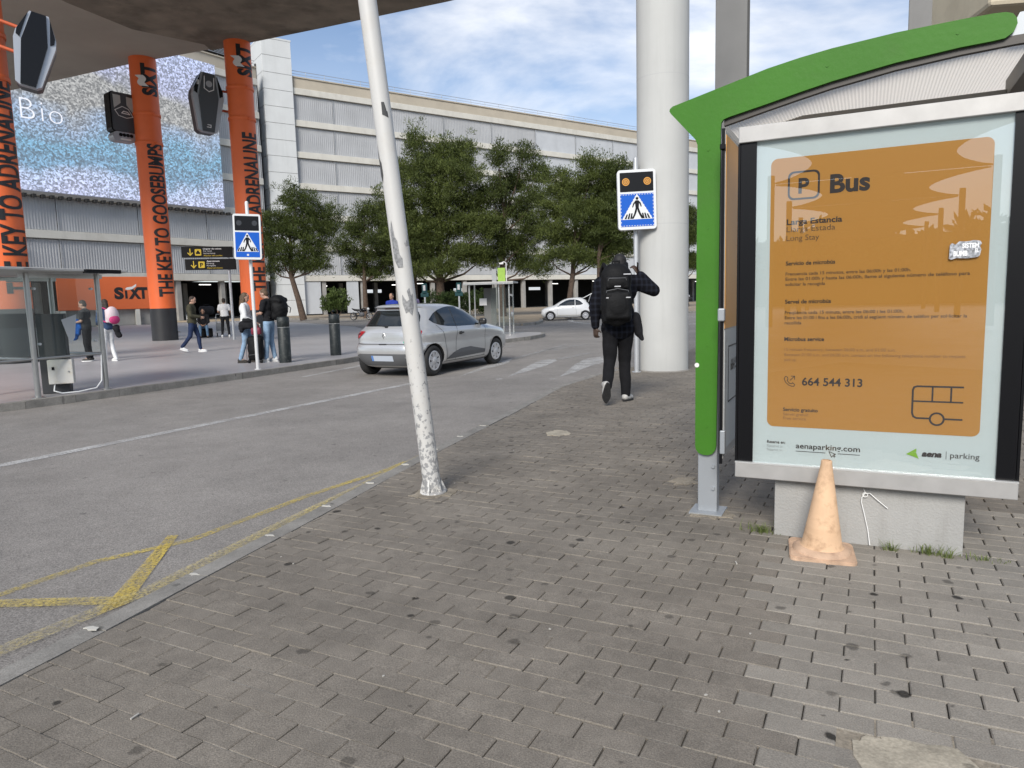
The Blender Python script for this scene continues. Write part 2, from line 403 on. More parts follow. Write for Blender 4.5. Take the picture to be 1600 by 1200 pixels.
M_paver = ground_mat('paver concrete', (.188, .166, .138), spots=1., spot_sc=2.6, tone=.05, grain=.28, gs=210, blotch=.22, bls=1.5, bump=.5)
M_paver2 = ground_mat('grey paver concrete', (.240, .218, .186), spots=1.15, spot_sc=3.0, tone=.10, grain=.2, gs=210, blotch=.14, bls=2.2, bump=.45)
M_joint = ground_mat('joint sand', (.11, .10, .088), grain=.25, gs=150, blotch=.35, bls=3)
M_joint2 = ground_mat('dark joint soil', (.030, .027, .023), grain=.3, gs=150, blotch=.35, bls=4)
M_asph = ground_mat('asphalt', (.238, .220, .200), spots=.45, spot_sc=1.6, grain=.42, gs=130, blotch=.17, bls=.45, bump=.6, wear=None)
M_kerb = ground_mat('kerb concrete', (.235, .222, .20), spots=.8, spot_sc=3.4, grain=.2, gs=180, blotch=.22, bls=4)
M_tile = ground_mat('plaza stone', (.36, .345, .34), spots=.3, spot_sc=.9, grain=.08, gs=120, blotch=.10, bls=.5, bump=.1, rough=.45)
M_soil = ground_mat('sandy pavement', (.29, .235, .17), grain=.12, gs=30, blotch=.25, bls=.35)

sheet = MB().add([(-900, -900, -.13), (900, -900, -.13), (900, 1500, -.13), (-900, 1500, -.13)], [(0, 1, 2, 3)])
tag(sheet.build('ground', M_asph), kind='structure')
rd = MB().add([(-60, -6, -.12), (60, -6, -.12), (60, 170, -.12), (-60, 170, -.12)], [(0, 1, 2, 3)])
road = tag(rd.build('road', M_asph), kind='structure')

# near pavement: edge of the pavers along the kerb
INNER = [(-3.4, -1.5), (-2.7, .4), (-1.92, 2.45), (-1.68, 3.14), (-1.59, 3.46), (-1.27, 4.46), (-.96, 5.50), (-.64, 6.51), (-.01, 8.37), (.78, 10.9), (1.63, 12.60), (2.5, 13.9), (4.3, 17.3), (7.0, 22.5), (12, 31)]
def offset_line(pl, d):
    """polyline moved d to its left"""
    r = []
    for i, p in enumerate(pl):
        a = Vector(pl[max(i - 1, 0)]); b = Vector(pl[min(i + 1, len(pl) - 1)]); t = (b - a).normalized(); r.append((p[0] - t.y * d, p[1] + t.x * d))
    return r
pav_poly = INNER + [(60, 60), (60, -6), (-3.4, -6)]
pavement = tag(MB().prism(pav_poly, -.125, -.012).build('pavement', M_joint), kind='structure')

# pavers in running bond
PA = R(-26.9); PE = Vector((math.cos(PA), math.sin(PA))); PN = Vector((-math.sin(PA), math.cos(PA))); PL, PW = .2105, .0985
P0 = Vector((-1.711, 2.569))            # a joint seen in the photograph
inner_segs = list(zip(INNER, INNER[1:]))
def clip(poly, a, b):
    """keep what lies right of a->b"""
    A = Vector(a); d = (Vector(b) - A).normalized(); nn = Vector((d.y, -d.x)); r = []
    for i, p in enumerate(poly):
        q = poly[(i + 1) % len(poly)]; s, t = (p - A).dot(nn), (q - A).dot(nn)
        if s >= 0: r.append(p)
        if (s > 0) != (t > 0) and abs(s - t) > 1e-9: r.append(p + (q - p) * (s / (s - t)))
    return r
def kerb_dist(p):
    best = 9e9; sg = None
    for a, b in inner_segs:
        A, B = Vector(a), Vector(b); d = B - A; t = max(0, min(1, (p - A).dot(d) / d.dot(d))); q = (p - A - d * t); L_ = q.length
        if L_ < best: best = L_; sg = (a, b, q.dot(Vector((d.y, -d.x)).normalized()))
    return sg
SIDE = [(0.66, 1.3), (.80, 2.2), (1.06, 2.88), (1.37, 3.73), (1.55, 4.2)]      # where the greyer, open-jointed pavers begin
def greyer(p):
    if p.x > 2.6 and p.y < 4: return True
    for (x0, y0), (x1, y1) in zip(SIDE, SIDE[1:]):
        if y0 <= p.y <= y1: return p.x > x0 + (x1 - x0) * (p.y - y0) / (y1 - y0)
    return p.y < 1.3 and p.x > .6
slab = [Vector((.93, 1.70)), Vector((1.0, 2.02)), Vector((1.11, 2.03)), Vector((1.30, 1.965)), Vector((1.33, 1.60)), Vector((.95, 1.5))]
def inpoly(p, poly):
    c = False
    for i in range(len(poly)):
        a, b = poly[i], poly[i - 1]
        if (a.y > p.y) != (b.y > p.y) and p.x < (b.x - a.x) * (p.y - a.y) / (b.y - a.y) + a.x: c = not c
    return c
def paver_geo(poly, dz, tilt, cx=None):
    """top with a worn chamfer and sides: few triangles; returned about the polygon's centre"""
    c = cx if cx is not None else sum(poly, Vector((0, 0))) / len(poly); n = len(poly); vs = []
    for ins, z in ((0, -.012), (0, -.004), (.0034, 0.)):
        for p in poly:
            d = p - c; l_ = d.length; q = d * (max(l_ - ins * 1.3, .2 * l_) / l_); vs.append((q.x, q.y, z + (dz + tilt[0] * q.x + tilt[1] * q.y if z > -.01 else 0)))
    fs = [(k * n + i, k * n + (i + 1) % n, (k + 1) * n + (i + 1) % n, (k + 1) * n + i) for k in (0, 1) for i in range(n)] + [tuple(range(2 * n, 3 * n))]
    return c, vs, fs
full, cut = [], []
for row in range(-45, 150):
    for col in range(-60, 75):
        o = P0 + PN * (row * PW) + PE * ((col + (.5 if row % 2 else 0)) * PL)
        ctr = o + PE * PL / 2 + PN * PW / 2
        if ctr.y < 1.25 or ctr.y > 13.6 or abs(ctr.x) > .78 * ctr.y + .35: continue
        if ctr.x > 1.9 and ctr.y > 9 and ctr.x > 6: continue
        sg = kerb_dist(ctr)
        if sg is None or sg[2] < -.12: continue
        j = random.Random(row * 977 + col); g2 = greyer(ctr)
        gb, gc = (.0013, .0036) if not g2 else (.0042, .0042)
        x0, x1, y0, y1 = gc / 2 + j.uniform(0, .0015), PL - gc / 2 - j.uniform(0, .0015), gb / 2, PW - gb / 2
        quad = [o + PE * x0 + PN * y0, o + PE * x1 + PN * y0, o + PE * x1 + PN * y1, o + PE * x0 + PN * y1]
        if inpoly(ctr, slab): continue
        if sg[2] < .16:
            kA, kB = Vector(sg[0]), Vector(sg[1]); kd = (kB - kA).normalized(); kn = Vector((kd.y, -kd.x)) * .008; quad = clip(quad, kA + kn, kB + kn)
            if len(quad) < 3 or abs(sum(quad[i].x * quad[i - 1].y - quad[i].y * quad[i - 1].x for i in range(len(quad)))) / 2 < .001: continue
            cut.append((ctr.length, quad, g2, j))
        else: full.append((ctr.length, quad, g2, j))
allp = sorted(full + cut, key=lambda q: q[0])
vis = [q for q in allp if abs((sum(q[1], Vector((0, 0))) / len(q[1])).x) < .73 * (sum(q[1], Vector((0, 0))) / len(q[1])).y and (sum(q[1], Vector((0, 0))) / len(q[1])).y > 1.75]
near = vis[:300]; near_id = set(id(q) for q in near)
shared = {}
for dist, quad, g2, j in near:
    tl = (j.gauss(0, .006), j.gauss(0, .012)); dz = j.gauss(0, .0015)
    if len(quad) == 4 and (dist, quad, g2, j) is not None and abs((quad[1] - quad[0]).length - PL) < .01 and abs((quad[3] - quad[0]).length - PW) < .008:
        k = (g2, j.randrange(6))
        if k not in shared:
            gc, gb = (.0042, .0042) if g2 else (.0042, .0015)
            q0 = [PE * (-PL / 2 + gc / 2) + PN * (-PW / 2 + gb / 2), PE * (PL / 2 - gc / 2) + PN * (-PW / 2 + gb / 2), PE * (PL / 2 - gc / 2) + PN * (PW / 2 - gb / 2), PE * (-PL / 2 + gc / 2) + PN * (PW / 2 - gb / 2)]
            _, vs, fs = paver_geo(q0, 0, (0, 0), Vector((0, 0))); me = bpy.data.meshes.new('paver'); me.from_pydata(vs, [], fs); me.materials.append(M_paver2 if g2 else M_paver); shared[k] = me
        c = sum(quad, Vector((0, 0))) / 4; ob = bpy.data.objects.new('paver', shared[k]); ob.rotation_euler = (tl[1] * .6, tl[0] * .6, j.gauss(0, .004))
    else:
        c, vs, fs = paver_geo(quad, 0, (0, 0)); me = bpy.data.meshes.new('paver'); me.from_pydata(vs, [], fs); me.materials.append(M_paver2 if g2 else M_paver); ob = bpy.data.objects.new('paver', me)
    ob.location = (c.x, c.y, dz); C.objects.link(ob); ob.parent = pavement
for g2, nm in ((False, 'paver_field'), (True, 'grey_paver_field')):
    vs, fs, tn = [], [], []
    for q in allp:
        if id(q) in near_id or q[2] != g2: continue
        j = q[3]; c, v, f = paver_geo(q[1], j.gauss(0, .0012), (j.gauss(0, .006), j.gauss(0, .01))); o = len(vs); vs += [(a + c.x, b + c.y, z) for a, b, z in v]; fs += [[i + o for i in ff] for ff in f]; tn += [j.random()] * len(f)
    o = meshobj(nm, vs, fs, M_paver2 if g2 else M_paver, pavement); o['kind'] = 'stuff'
    at = o.data.attributes.new('tone', 'FLOAT', 'FACE'); at.data.foreach_set('value', tn)
# plain pavement beyond the pavers one can tell apart
far_p = MB().prism([(1.9, 13.55), (2.5, 13.9), (4.3, 17.3), (7.0, 22.5), (12, 31), (60, 60), (60, 13.55)], -.011, .0).build('far_paving', M_paver, pavement); far_p['kind'] = 'stuff'
far_q = MB().prism([(9, 2), (60, 2), (60, 13.5), (11, 13.5)], -.011, -.001).build('side_paving', M_paver, pavement); far_q['kind'] = 'stuff'
# darker soil below the open joints of the greyer pavers
MB().prism([(.5, 1.2), (.80, 2.2), (1.06, 2.88), (1.37, 3.73), (1.5, 4.1), (4.5, 4.1), (4.5, 1.2)], -.0118, -.008).build('joint_soil', M_joint2, pavement)
M_patch = ground_mat('pale mortar', (.36, .32, .25), spots=1., spot_sc=3, grain=.15, gs=90, blotch=.25, bls=6)
M_patchd = ground_mat('old mortar', (.26, .225, .175), spots=.6, spot_sc=4, grain=.2, gs=90, blotch=.3, bls=9)
def patch(pts, z0, z1, name, mt, seed=0, jit=.02, sub=5):
    r = random.Random(seed); out_ = []
    for i, p in enumerate(pts):
        q = pts[(i + 1) % len(pts)]
        for k in range(sub): out_.append((p[0] + (q[0] - p[0]) * k / sub + r.uniform(-jit, jit), p[1] + (q[1] - p[1]) * k / sub + r.uniform(-jit, jit)))
    return MB().prism(out_, z0, z1).build(name, mt, pavement)
MB().prism([(.84, 1.3), (.84, 1.98), (.92, 2.12), (1.14, 2.14), (1.42, 2.06), (1.5, 1.7), (1.5, 1.3)], -.0079, -.0045).build('mortar_bed', M_patchd, pavement)
patch(slab, -.0044, .0015, 'mortar_patch', M_patch, 1, .012)
patch([(.33, 7.0), (.45, 6.93), (.58, 7.0), (.57, 7.16), (.44, 7.24), (.34, 7.14)], -.005, .0045, 'mortar_patch', M_patch, 2, .02)
patch([(-.74, 4.88), (-.6, 4.80), (-.46, 4.86), (-.42, 5.0), (-.56, 5.10), (-.70, 5.04)], -.005, .0048, 'mortar_patch', M_patchd, 3, .025)
patch([(1.09, 4.28), (1.2, 4.19), (1.33, 4.2), (1.34, 4.34), (1.2, 4.40), (1.10, 4.38)], -.005, .0042, 'mortar_patch', M_patchd, 4, .025)
patch([(1.14, 5.05), (1.2, 4.98), (1.33, 5.0), (1.33, 5.16), (1.2, 5.2)], -.005, .0044, 'mortar_patch', M_patchd, 5, .03)

# light sand packed along the bed joints of the browner pavers
M_bed = ground_mat('packed bed sand', (.21, .196, .172), grain=.3, gs=120, blotch=.4, bls=3)
bs = MB()
for row in range(-45, 150):
    for k in range(-36, 46):
        a = P0 + PN * (row * PW) + PE * (k * .42); b = a + PE * .42; c_ = (a + b) / 2
        if c_.y < 1.2 or c_.y > 13.5 or abs(c_.x) > .78 * c_.y + .4 or greyer(c_): continue
        sg = kerb_dist(c_)
        if sg is None or sg[2] < .2 or inpoly(c_, slab): continue
        w_ = PN * .0016; z = -.0022 + random.gauss(0, .0007); bs.add([(*(a - w_), z), (*(b - w_), z), (*(b + w_), z), (*(a + w_), z)], [(0, 1, 2, 3)])
bs.build('bed_joint_sand', M_bed, pavement)['kind'] = 'stuff'

# ------------------------------------------------------------------ kerbs
def resample(pl, step, start=0.):
    out_ = []; acc = start
    segs = [(Vector(a), Vector(b)) for a, b in zip(pl, pl[1:])]; tot = sum((b - a).length for a, b in segs)
    d = start
    while d < tot:
        q = d
        for a, b in segs:
            l_ = (b - a).length
            if q <= l_: out_.append(a + (b - a) * (q / l_)); break
            q -= l_
        d += step
    return out_
def kerb(pl, wd, side, step, label_mat, ztop=.0, zbot=-.14, gap=.006, start=0., name='kerb', mort=False, round_=0.02):
    root = bpy.data.objects.new(name, None); C.objects.link(root); root['kind'] = 'structure'
    pts = resample(pl, step, start); off = [Vector(p) for p in offset_line([tuple(p) for p in pts], wd * side)]; count = 0
    for i in range(len(pts) - 1):
        a, b, c, d = pts[i], pts[i + 1], off[i + 1], off[i]; t = (b - a).normalized() * gap / 2
        a, b, c, d = a + t, b - t, c - t, d + t
        cin, din = c + (b - c) * (round_ / wd), d + (a - d) * (round_ / wd); dz = random.gauss(0, .0025)
        vs = [(*a, zbot), (*b, zbot), (*c, zbot), (*d, zbot), (*a, ztop + dz), (*b, ztop + dz), (*cin, ztop + dz), (*din, ztop + dz), (*c, ztop + dz - round_), (*d, ztop + dz - round_)]
        fs = [(4, 5, 6, 7), (7, 6, 8, 9), (0, 1, 5, 4), (9, 8, 2, 3), (1, 2, 8, 6, 5), (3, 0, 4, 7, 9), (3, 2, 1, 0)]
        m_ = MB().add(vs, fs); m_.build('kerb_stone', label_mat, root)
        if mort and count < 16:
            e = (d - a).normalized(); w_ = wd * .8; tt = (b - a).normalized(); r = random.Random(i)
            pl_ = [a + e * (w_ * (.3 + .7 * u)) + tt * (v * .55) for u, v in ((.1, -.012), (.45, -.02), (.6, -.035), (.8, -.014), (1.0, -.02), (.97, .012), (.7, .018), (.5, .03), (.25, .012))]
            MB().prism([tuple(p + Vector((r.uniform(-.007, .007), r.uniform(-.007, .007)))) for p in pl_], ztop - .004, ztop + .0042).build('mortar', mat('white mortar', (.50, .48, .43), .8), root)
        count += 1
    return root
kerb(INNER, .135, 1, .62, M_kerb, ztop=-.002, start=.35, name='near_kerb', mort=True)
PLAZA = [(-16, 1.0), (-11.5, 6.1), (-8.5, 9.5), (-7.65, 10.52), (-7.16, 11.3), (-6.40, 12.8), (-5.36, 14.86), (-4.06, 17.7), (-3.5, 19.6), (-3.6, 22.5), (-5.2, 30), (-9, 42), (-16, 55), (-25, 66), (-44, 60)]
kerb(PLAZA[1:13], .16, 1, .75, M_kerb, ztop=.004, start=.2, name='plaza_kerb')
plaza = tag(MB().prism(offset_line(PLAZA, .163) + [(-70, 66), (-70, 1)], -.125, 0.).build('plaza', M_tile), kind='structure')
ISL = [(-.5, 23.6), (-.18, 24.4), (.74, 25.7), (1.35, 27.5), (1.35, 28.9), (.6, 29.6), (-1.2, 30.6), (-3.2, 31.2), (-3.6, 30.2), (-2.0, 27.0), (-.95, 24.2), (-.5, 23.6)]
kerb(ISL, .14, 1, .8, M_kerb, ztop=.004, name='island_kerb')
tag(MB().prism(offset_line(ISL, .145)[:-1], -.125, .0).build('traffic_island', M_tile), kind='structure')
FARP = [(-60, 74), (-24, 74.6), (-10.7, 60.2), (-4.5, 51.5), (-1.0, 42.5), (.6, 39.5), (1.4, 41), (1.9, 45), (2.0, 49.6), (8, 52), (16, 59), (25, 76), (40, 96)]
kerb(FARP[1:12], .2, -1, 1.6, M_kerb, ztop=.02, name='far_kerb')
tag(MB().prism(FARP + [(75, 150), (60, 175), (-60, 175)], -.125, .01).build('far_pavement', M_soil), kind='structure')

# ------------------------------------------------------------------ painted markings (thin sheets on the asphalt)
def paint_mat(name, col, wear_lo, wear_hi, sc_=55.):
    m = bpy.data.materials.new(name); m.use_nodes = True; t = m.node_tree; b = t.nodes['Principled BSDF']; l = t.links.new
    g = t.nodes.new('ShaderNodeNewGeometry'); acc = None
    for s, lo, hi in ((sc_, wear_lo, wear_hi), (2.6, wear_lo - .14, wear_hi + .10)):
        n = t.nodes.new('ShaderNodeTexNoise'); n.inputs['Scale'].default_value = s; n.inputs['Detail'].default_value = 6; n.inputs['Roughness'].default_value = .7; l(g.outputs['Position'], n.inputs['Vector'])
        r = t.nodes.new('ShaderNodeMapRange'); r.inputs[1].default_value = lo; r.inputs[2].default_value = hi; l(n.outputs[0], r.inputs[0])
        if acc is None: acc = r.outputs[0]
        else:
            q = t.nodes.new('ShaderNodeMath'); q.operation = 'MULTIPLY'; l(acc, q.inputs[0]); l(r.outputs[0], q.inputs[1]); acc = q.outputs[0]
    b.inputs['Base Color'].default_value = (*col, 1); b.inputs['Roughness'].default_value = .75
    tr = t.nodes.new('ShaderNodeBsdfTransparent'); x = t.nodes.new('ShaderNodeMixShader'); l(acc, x.inputs[0]); l(tr.outputs[0], x.inputs[1]); l(b.outputs[0], x.inputs[2]); l(x.outputs[0], t.nodes['Material Output'].inputs[0])
    return m
W_line = paint_mat('worn white paint', (.50, .49, .47), .30, .52); W_old = paint_mat('faded white paint', (.42, .41, .39), .40, .58)
Y_line = paint_mat('worn yellow paint', (.62, .46, .08), .36, .57); Y_old = paint_mat('faded yellow paint', (.58, .45, .12), .38, .57)
Y_edge = paint_mat('ghost yellow paint', (.54, .44, .17), .40, .59)
marks = []
def mark(polys, mt, name, z=-.116):
    mb = MB()
    for p in polys: mb.add([(x, y, z) for x, y in p], [tuple(range(len(p)))])
    o = mb.build(name, mt, road); return o
def strip(pl, wd):
    a, b = offset_line(pl, wd / 2), offset_line(pl, -wd / 2); return [[a[i], b[i], b[i + 1], a[i + 1]] for i in range(len(pl) - 1)]
mark(strip([(-12, -3.2), (-5.0, 6.79), (-1.86, 12.83), (-1.62, 13.3)], .16), W_line, 'lane_line')
mark(strip([(-4.3, 14.6), (-3.82, 16.1), (-3.1, 18.6)], .13), W_line, 'edge_line')
mark(strip([(-3.9, 1.9), (-2.73, 3.60), (-2.49, 4.06), (-2.08, 4.41), (-1.60, 5.42), (-1.13, 6.19), (-1.0, 6.5)], .07), Y_old, 'yellow_line')
mark([[(-2.205, 4.50), (-2.275, 4.50), (-2.05, 3.30), (-1.965, 3.44)]], Y_line, 'yellow_line', -.1125)
mark(strip([(-3.9, 3.42), (-2.64, 3.47), (-2.02, 3.47)], .10), Y_old, 'yellow_line', -.109)
mark(strip([(-3.1, 1.2), (-2.25, 2.99), (-1.93, 3.59), (-1.64, 4.49), (-1.09, 6.01), (-.8, 6.9)], .11), Y_edge, 'yellow_edge', -.1055)
for k, p in enumerate(([(-1.02, 13.89), (-.69, 15.5), (-.47, 16.52), (.03, 17.79), (-.08, 16.47), (-.6, 15.12)], [(-.08, 13.56), (.43, 15.98), (.7, 17.02), (1.04, 17.3), (1.09, 16.84), (.8, 15.76), (.46, 14.84)], [(.9, 13.32), (1.42, 15.77), (1.75, 17.01), (2.32, 17.84), (2.08, 16.06), (1.69, 15.25), (1.21, 13.96)])):
    mark([p], W_line, 'give_way_tooth')
for p, wd in (([(.05, 17.65), (1.74, 22.5)], .22), ([(1.07, 17.1), (2.11, 18.9)], .32), ([(1.1, 20.4), (2.22, 22.3)], .45), ([(2.3, 17.2), (3.2, 18.8)], .4)):
    mark(strip(p, wd), W_old, 'crossing_stripe', -.112)
mark(strip([(-.3, 22.4), (.12, 22.6)], .15), W_line, 'lane_dash'); mark(strip([(-.30, 13.2), (-.18, 13.24)], .1), W_line, 'lane_dash'); mark(strip([(.69, 13.0), (.82, 13.04)], .1), W_line, 'lane_dash')
mark(strip([(.7, 34.3), (3.4, 35.0)], .3), W_old, 'lane_dash'); mark(strip([(-3.5, 36), (2, 38.5)], .25), W_old, 'lane_dash')
ring = [(8.0 + 3.2 * math.cos(a) * 1.3, 45 + 9.5 * math.sin(a)) for a in np.linspace(0, 2 * math.pi, 40)]
mark(strip(ring, .35), W_line, 'roundabout_line')

# ================================================================== multi-storey car park
M_beige = mat('beige render', (.44, .39, .31), .85, var=.06, vs=.6, dirt=.25, ds=.35, dcol=(.28, .24, .19))
M_ledge = mat('cream concrete ledge', (.58, .56, .50), .8, streak=.35, sk=(1.3, 1.3, .35), scol=(.33, .31, .27), var=.05, vs=.8, dirt=.3, ds=.5, dcol=(.38, .35, .29))
M_screen = mat('galvanised screen', (.42, .425, .43), .6, .1, streak=.3, sk=(.9, .9, .14), scol=(.30, .30, .31), var=.08, vs=.5)
M_flat = mat('grey sheet cladding', (.49, .505, .52), .6, .05, var=.05, vs=.7, streak=.3, sk=(.8, .8, .12), scol=(.34, .35, .36))
M_white = mat('white cladding', (.60, .61, .60), .6, var=.04, vs=.6, streak=.25, sk=(1.6, 1.6, .12), scol=(.40, .40, .38))
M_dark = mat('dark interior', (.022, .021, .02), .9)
M_conc = mat('grey concrete', (.30, .29, .27), .85, var=.12, vs=1.2, dirt=.3, ds=.8)
M_rail = mat('steel rail', (.45, .46, .47), .4, .6)
M_tubel = mat('fluorescent tube', (.9, .9, .9), .5, emit=(1, .98, .94), es=2.2)
LV = [4.65 + 3.775 * k for k in range(7)]
def wall_frame(a, b):
    """matrix: local x along the wall from a to b, -y outwards to the camera's side"""
    a, b = Vector(a), Vector(b); d = (b - a); rz = math.atan2(d.y, d.x); return Matrix.Translation((a.x, a.y, 0)) @ Matrix.Rotation(rz, 4, 'Z'), d.length
garage = thing('car_park', 'large multi-storey car park with cream ledges and grey metal screens behind the trees', 'building', (0, 0, 0))
def place(o, Mx): o.matrix_local = Mx; return o
def ribs_mesh(wd, ht, pitch=.25, dep=.035):
    mb = MB(); n = int(wd / pitch); p = wd / n; pts = []
    for i in range(n):
        x = i * p; pts += [(x, 0), (x + p * .5, 0), (x + p * .55, -dep), (x + p * .95, -dep)]
    pts.append((wd, 0)); vs = [(x, y, z) for z in (0, ht) for x, y in pts]; k = len(pts)
    mb.add(vs, [(i, i + 1, k + i + 1, k + i) for i in range(k - 1)])
    for z in (ht * .33, ht * .67): mb.box((wd / 2, .06, z), (wd, .05, .09))
    return mb
SEG = [((-50.5, 55.0), (-28.9, 86.7)), ((-28.2, 88.6), (44.0, 139.5))]
for si, (a, b) in enumerate(SEG):
    Mx, Ln = wall_frame(a, b); nb = round(Ln / 7.95); bw = Ln / nb
    rot = Mx
    for k, z in enumerate(LV):
        o = MB().box((Ln / 2, .4, z), (Ln, 1.0, .74), bev=.03).build('ledge', M_ledge, garage); place(o, rot)
    o = MB().box((Ln / 2, .45, 28.25), (Ln, .9, 1.25)).box((Ln / 2, .45, 28.95), (Ln, 1.15, .14)).build('parapet', M_beige, garage); place(o, rot)
    rm = MB(); 
    for i in range(int(Ln / 2.4)): rm.cyl((i * 2.4, .3, 29.0), (i * 2.4, .3, 29.75), .03, n=5)
    rm.cyl((0, .3, 29.75), (Ln, .3, 29.75), .035, n=5).cyl((0, .3, 29.4), (Ln, .3, 29.4), .025, n=5)
    place(rm.build('roof_railing', M_rail, garage), rot)
    pm = None; pf = None
    for k in range(6):
        for i in range(nb):
            z0 = LV[k] + .415; plain = (si == 1 and i >= 5 and k >= 3) or (si == 1 and i >= 6)
            if pm is None:
                pm = ribs_mesh(bw - .10, 2.94).build('screen_panel', M_screen, garage); o = pm
            elif not plain: o = pm.copy(); C.objects.link(o)
            if plain:
                if pf is None:
                    pf = MB().box((bw / 2 - .05, .02, 1.47), (bw - .10, .05, 2.94)).build('screen_panel', M_flat, garage); o = pf
                else: o = pf.copy(); C.objects.link(o)
            o.parent = garage; o.matrix_local = rot @ Matrix.Translation((i * bw + .05, .22, z0))
    pb = MB()
    for i in range(nb + 1): pb.cyl((i * bw, .12, 5.06), (i * bw, .12, 27.6), .035, n=6)
    place(pb.build('downpipe', M_rail, garage), rot)
    # ground floor: columns, lintel, ceiling, back wall
    col = None
    for i in range(int(Ln / 5.3) + 1):
        if col is None: col = MB().box((0, .45, 2.1), (.55, .55, 4.3), bev=.03).build('column', M_conc, garage); o = col
        else: o = col.copy(); C.objects.link(o); o.parent = garage
        o.matrix_local = rot @ Matrix.Translation((i * 5.3 + .3, 0, 0))
        o = col.copy(); C.objects.link(o); o.parent = garage; o.matrix_local = rot @ Matrix.Translation((i * 5.3 + .3, 7.5, 0))
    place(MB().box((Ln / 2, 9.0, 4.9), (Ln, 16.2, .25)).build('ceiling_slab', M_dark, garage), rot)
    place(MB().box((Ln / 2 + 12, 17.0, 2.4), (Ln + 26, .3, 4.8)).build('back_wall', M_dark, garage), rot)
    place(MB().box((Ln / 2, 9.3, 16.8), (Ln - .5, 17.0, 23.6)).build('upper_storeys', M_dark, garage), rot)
    place(MB().box((Ln / 2, 9.3, .03), (Ln, 17, .03)).build('floor_slab', mat('garage floor', (.09, .088, .085), .7), garage), rot)
    lm = None
    for i in range(int(Ln / 5.3)):
        if i % 3 == 2: continue
        if lm is None: lm = MB().box((0, 0, 0), (1.5, .12, .08)).build('tube_light', M_tubel, garage); o = lm
        else: o = lm.copy(); C.objects.link(o); o.parent = garage
        o.matrix_local = rot @ Matrix.Translation((i * 5.3 + 2.6, 4.0 + (i * 37 % 5) * 1.6, 4.1 - (i % 2) * .25))
    # glowing panels stand in for daylight at the far side of the ground floor
    for i in range(int(Ln / 8)):
        if i % 2 or si == 0: continue
        o = MB().box((0, 0, 0), (2.6, .05, .5)).build('daylight_panel', mat('daylight glow', (.8, .8, .8), emit=(.9, .95, 1), es=.55), garage); o.matrix_local = rot @ Matrix.Translation((i * 8 + 4, 16.8, 3.2))
# blank ground floor panel beside the tower, roof slab with dark louvres
Mx, Ln = wall_frame(*SEG[1])
for x_, w_ in ((2.3, 5.6), (9.4, 1.6)): place(MB().box((x_, .12, 2.2), (w_, .14, 4.1)).build('ground_panel', M_flat, garage), Mx)
M1, L1 = wall_frame(*SEG[0])
lv = MB().box((0, 0, 0), (6, 4, .9))
for k in range(6): lv.box((0, -2.05, -.35 + k * .15), (6.1, .08, .05), mi=1)
o = lv.build('roof_louvre', [mat('black louvre', (.02, .02, .022), .5), M_rail], garage); o.matrix_local = M1 @ Matrix.Translation((L1 - 6.6, 2.2, 29.75))
# stair tower of white panels
tw = thing('stair_tower', 'tall white panelled stair tower standing proud of the car park', 'tower', (-28.55, 88.0, 0), math.atan2(50.9, 72.2))
MB().box((1.75, 2.4, 16.3), (3.36, 4.7, 32.6)).build('core', M_conc, tw)
pp = None; sp = None
for k in range(17):
    z = .97 + k * 1.93
    if pp is None:
        pp = MB().box((1.75, 0, 0), (3.5, .06, 1.89), bev=.012).build('panel', M_white, tw); sp = MB().box((0, 2.37, 0), (.06, 4.75, 1.89), bev=.012).build('panel', M_white, tw); o, o2 = pp, sp
    else:
        o = pp.copy(); C.objects.link(o); o.parent = tw; o2 = sp.copy(); C.objects.link(o2); o2.parent = tw
    o.location = (0, -.03, z); o2.location = (0.0, .0, z)
MB().box((1.75, 2.35, 32.9), (3.6, 4.9, .2)).build('cap', M_white, tw)
MB().box((-.12, 2.4, 15.4), (.1, .3, 30)).build('cable_duct', M_dark, tw)

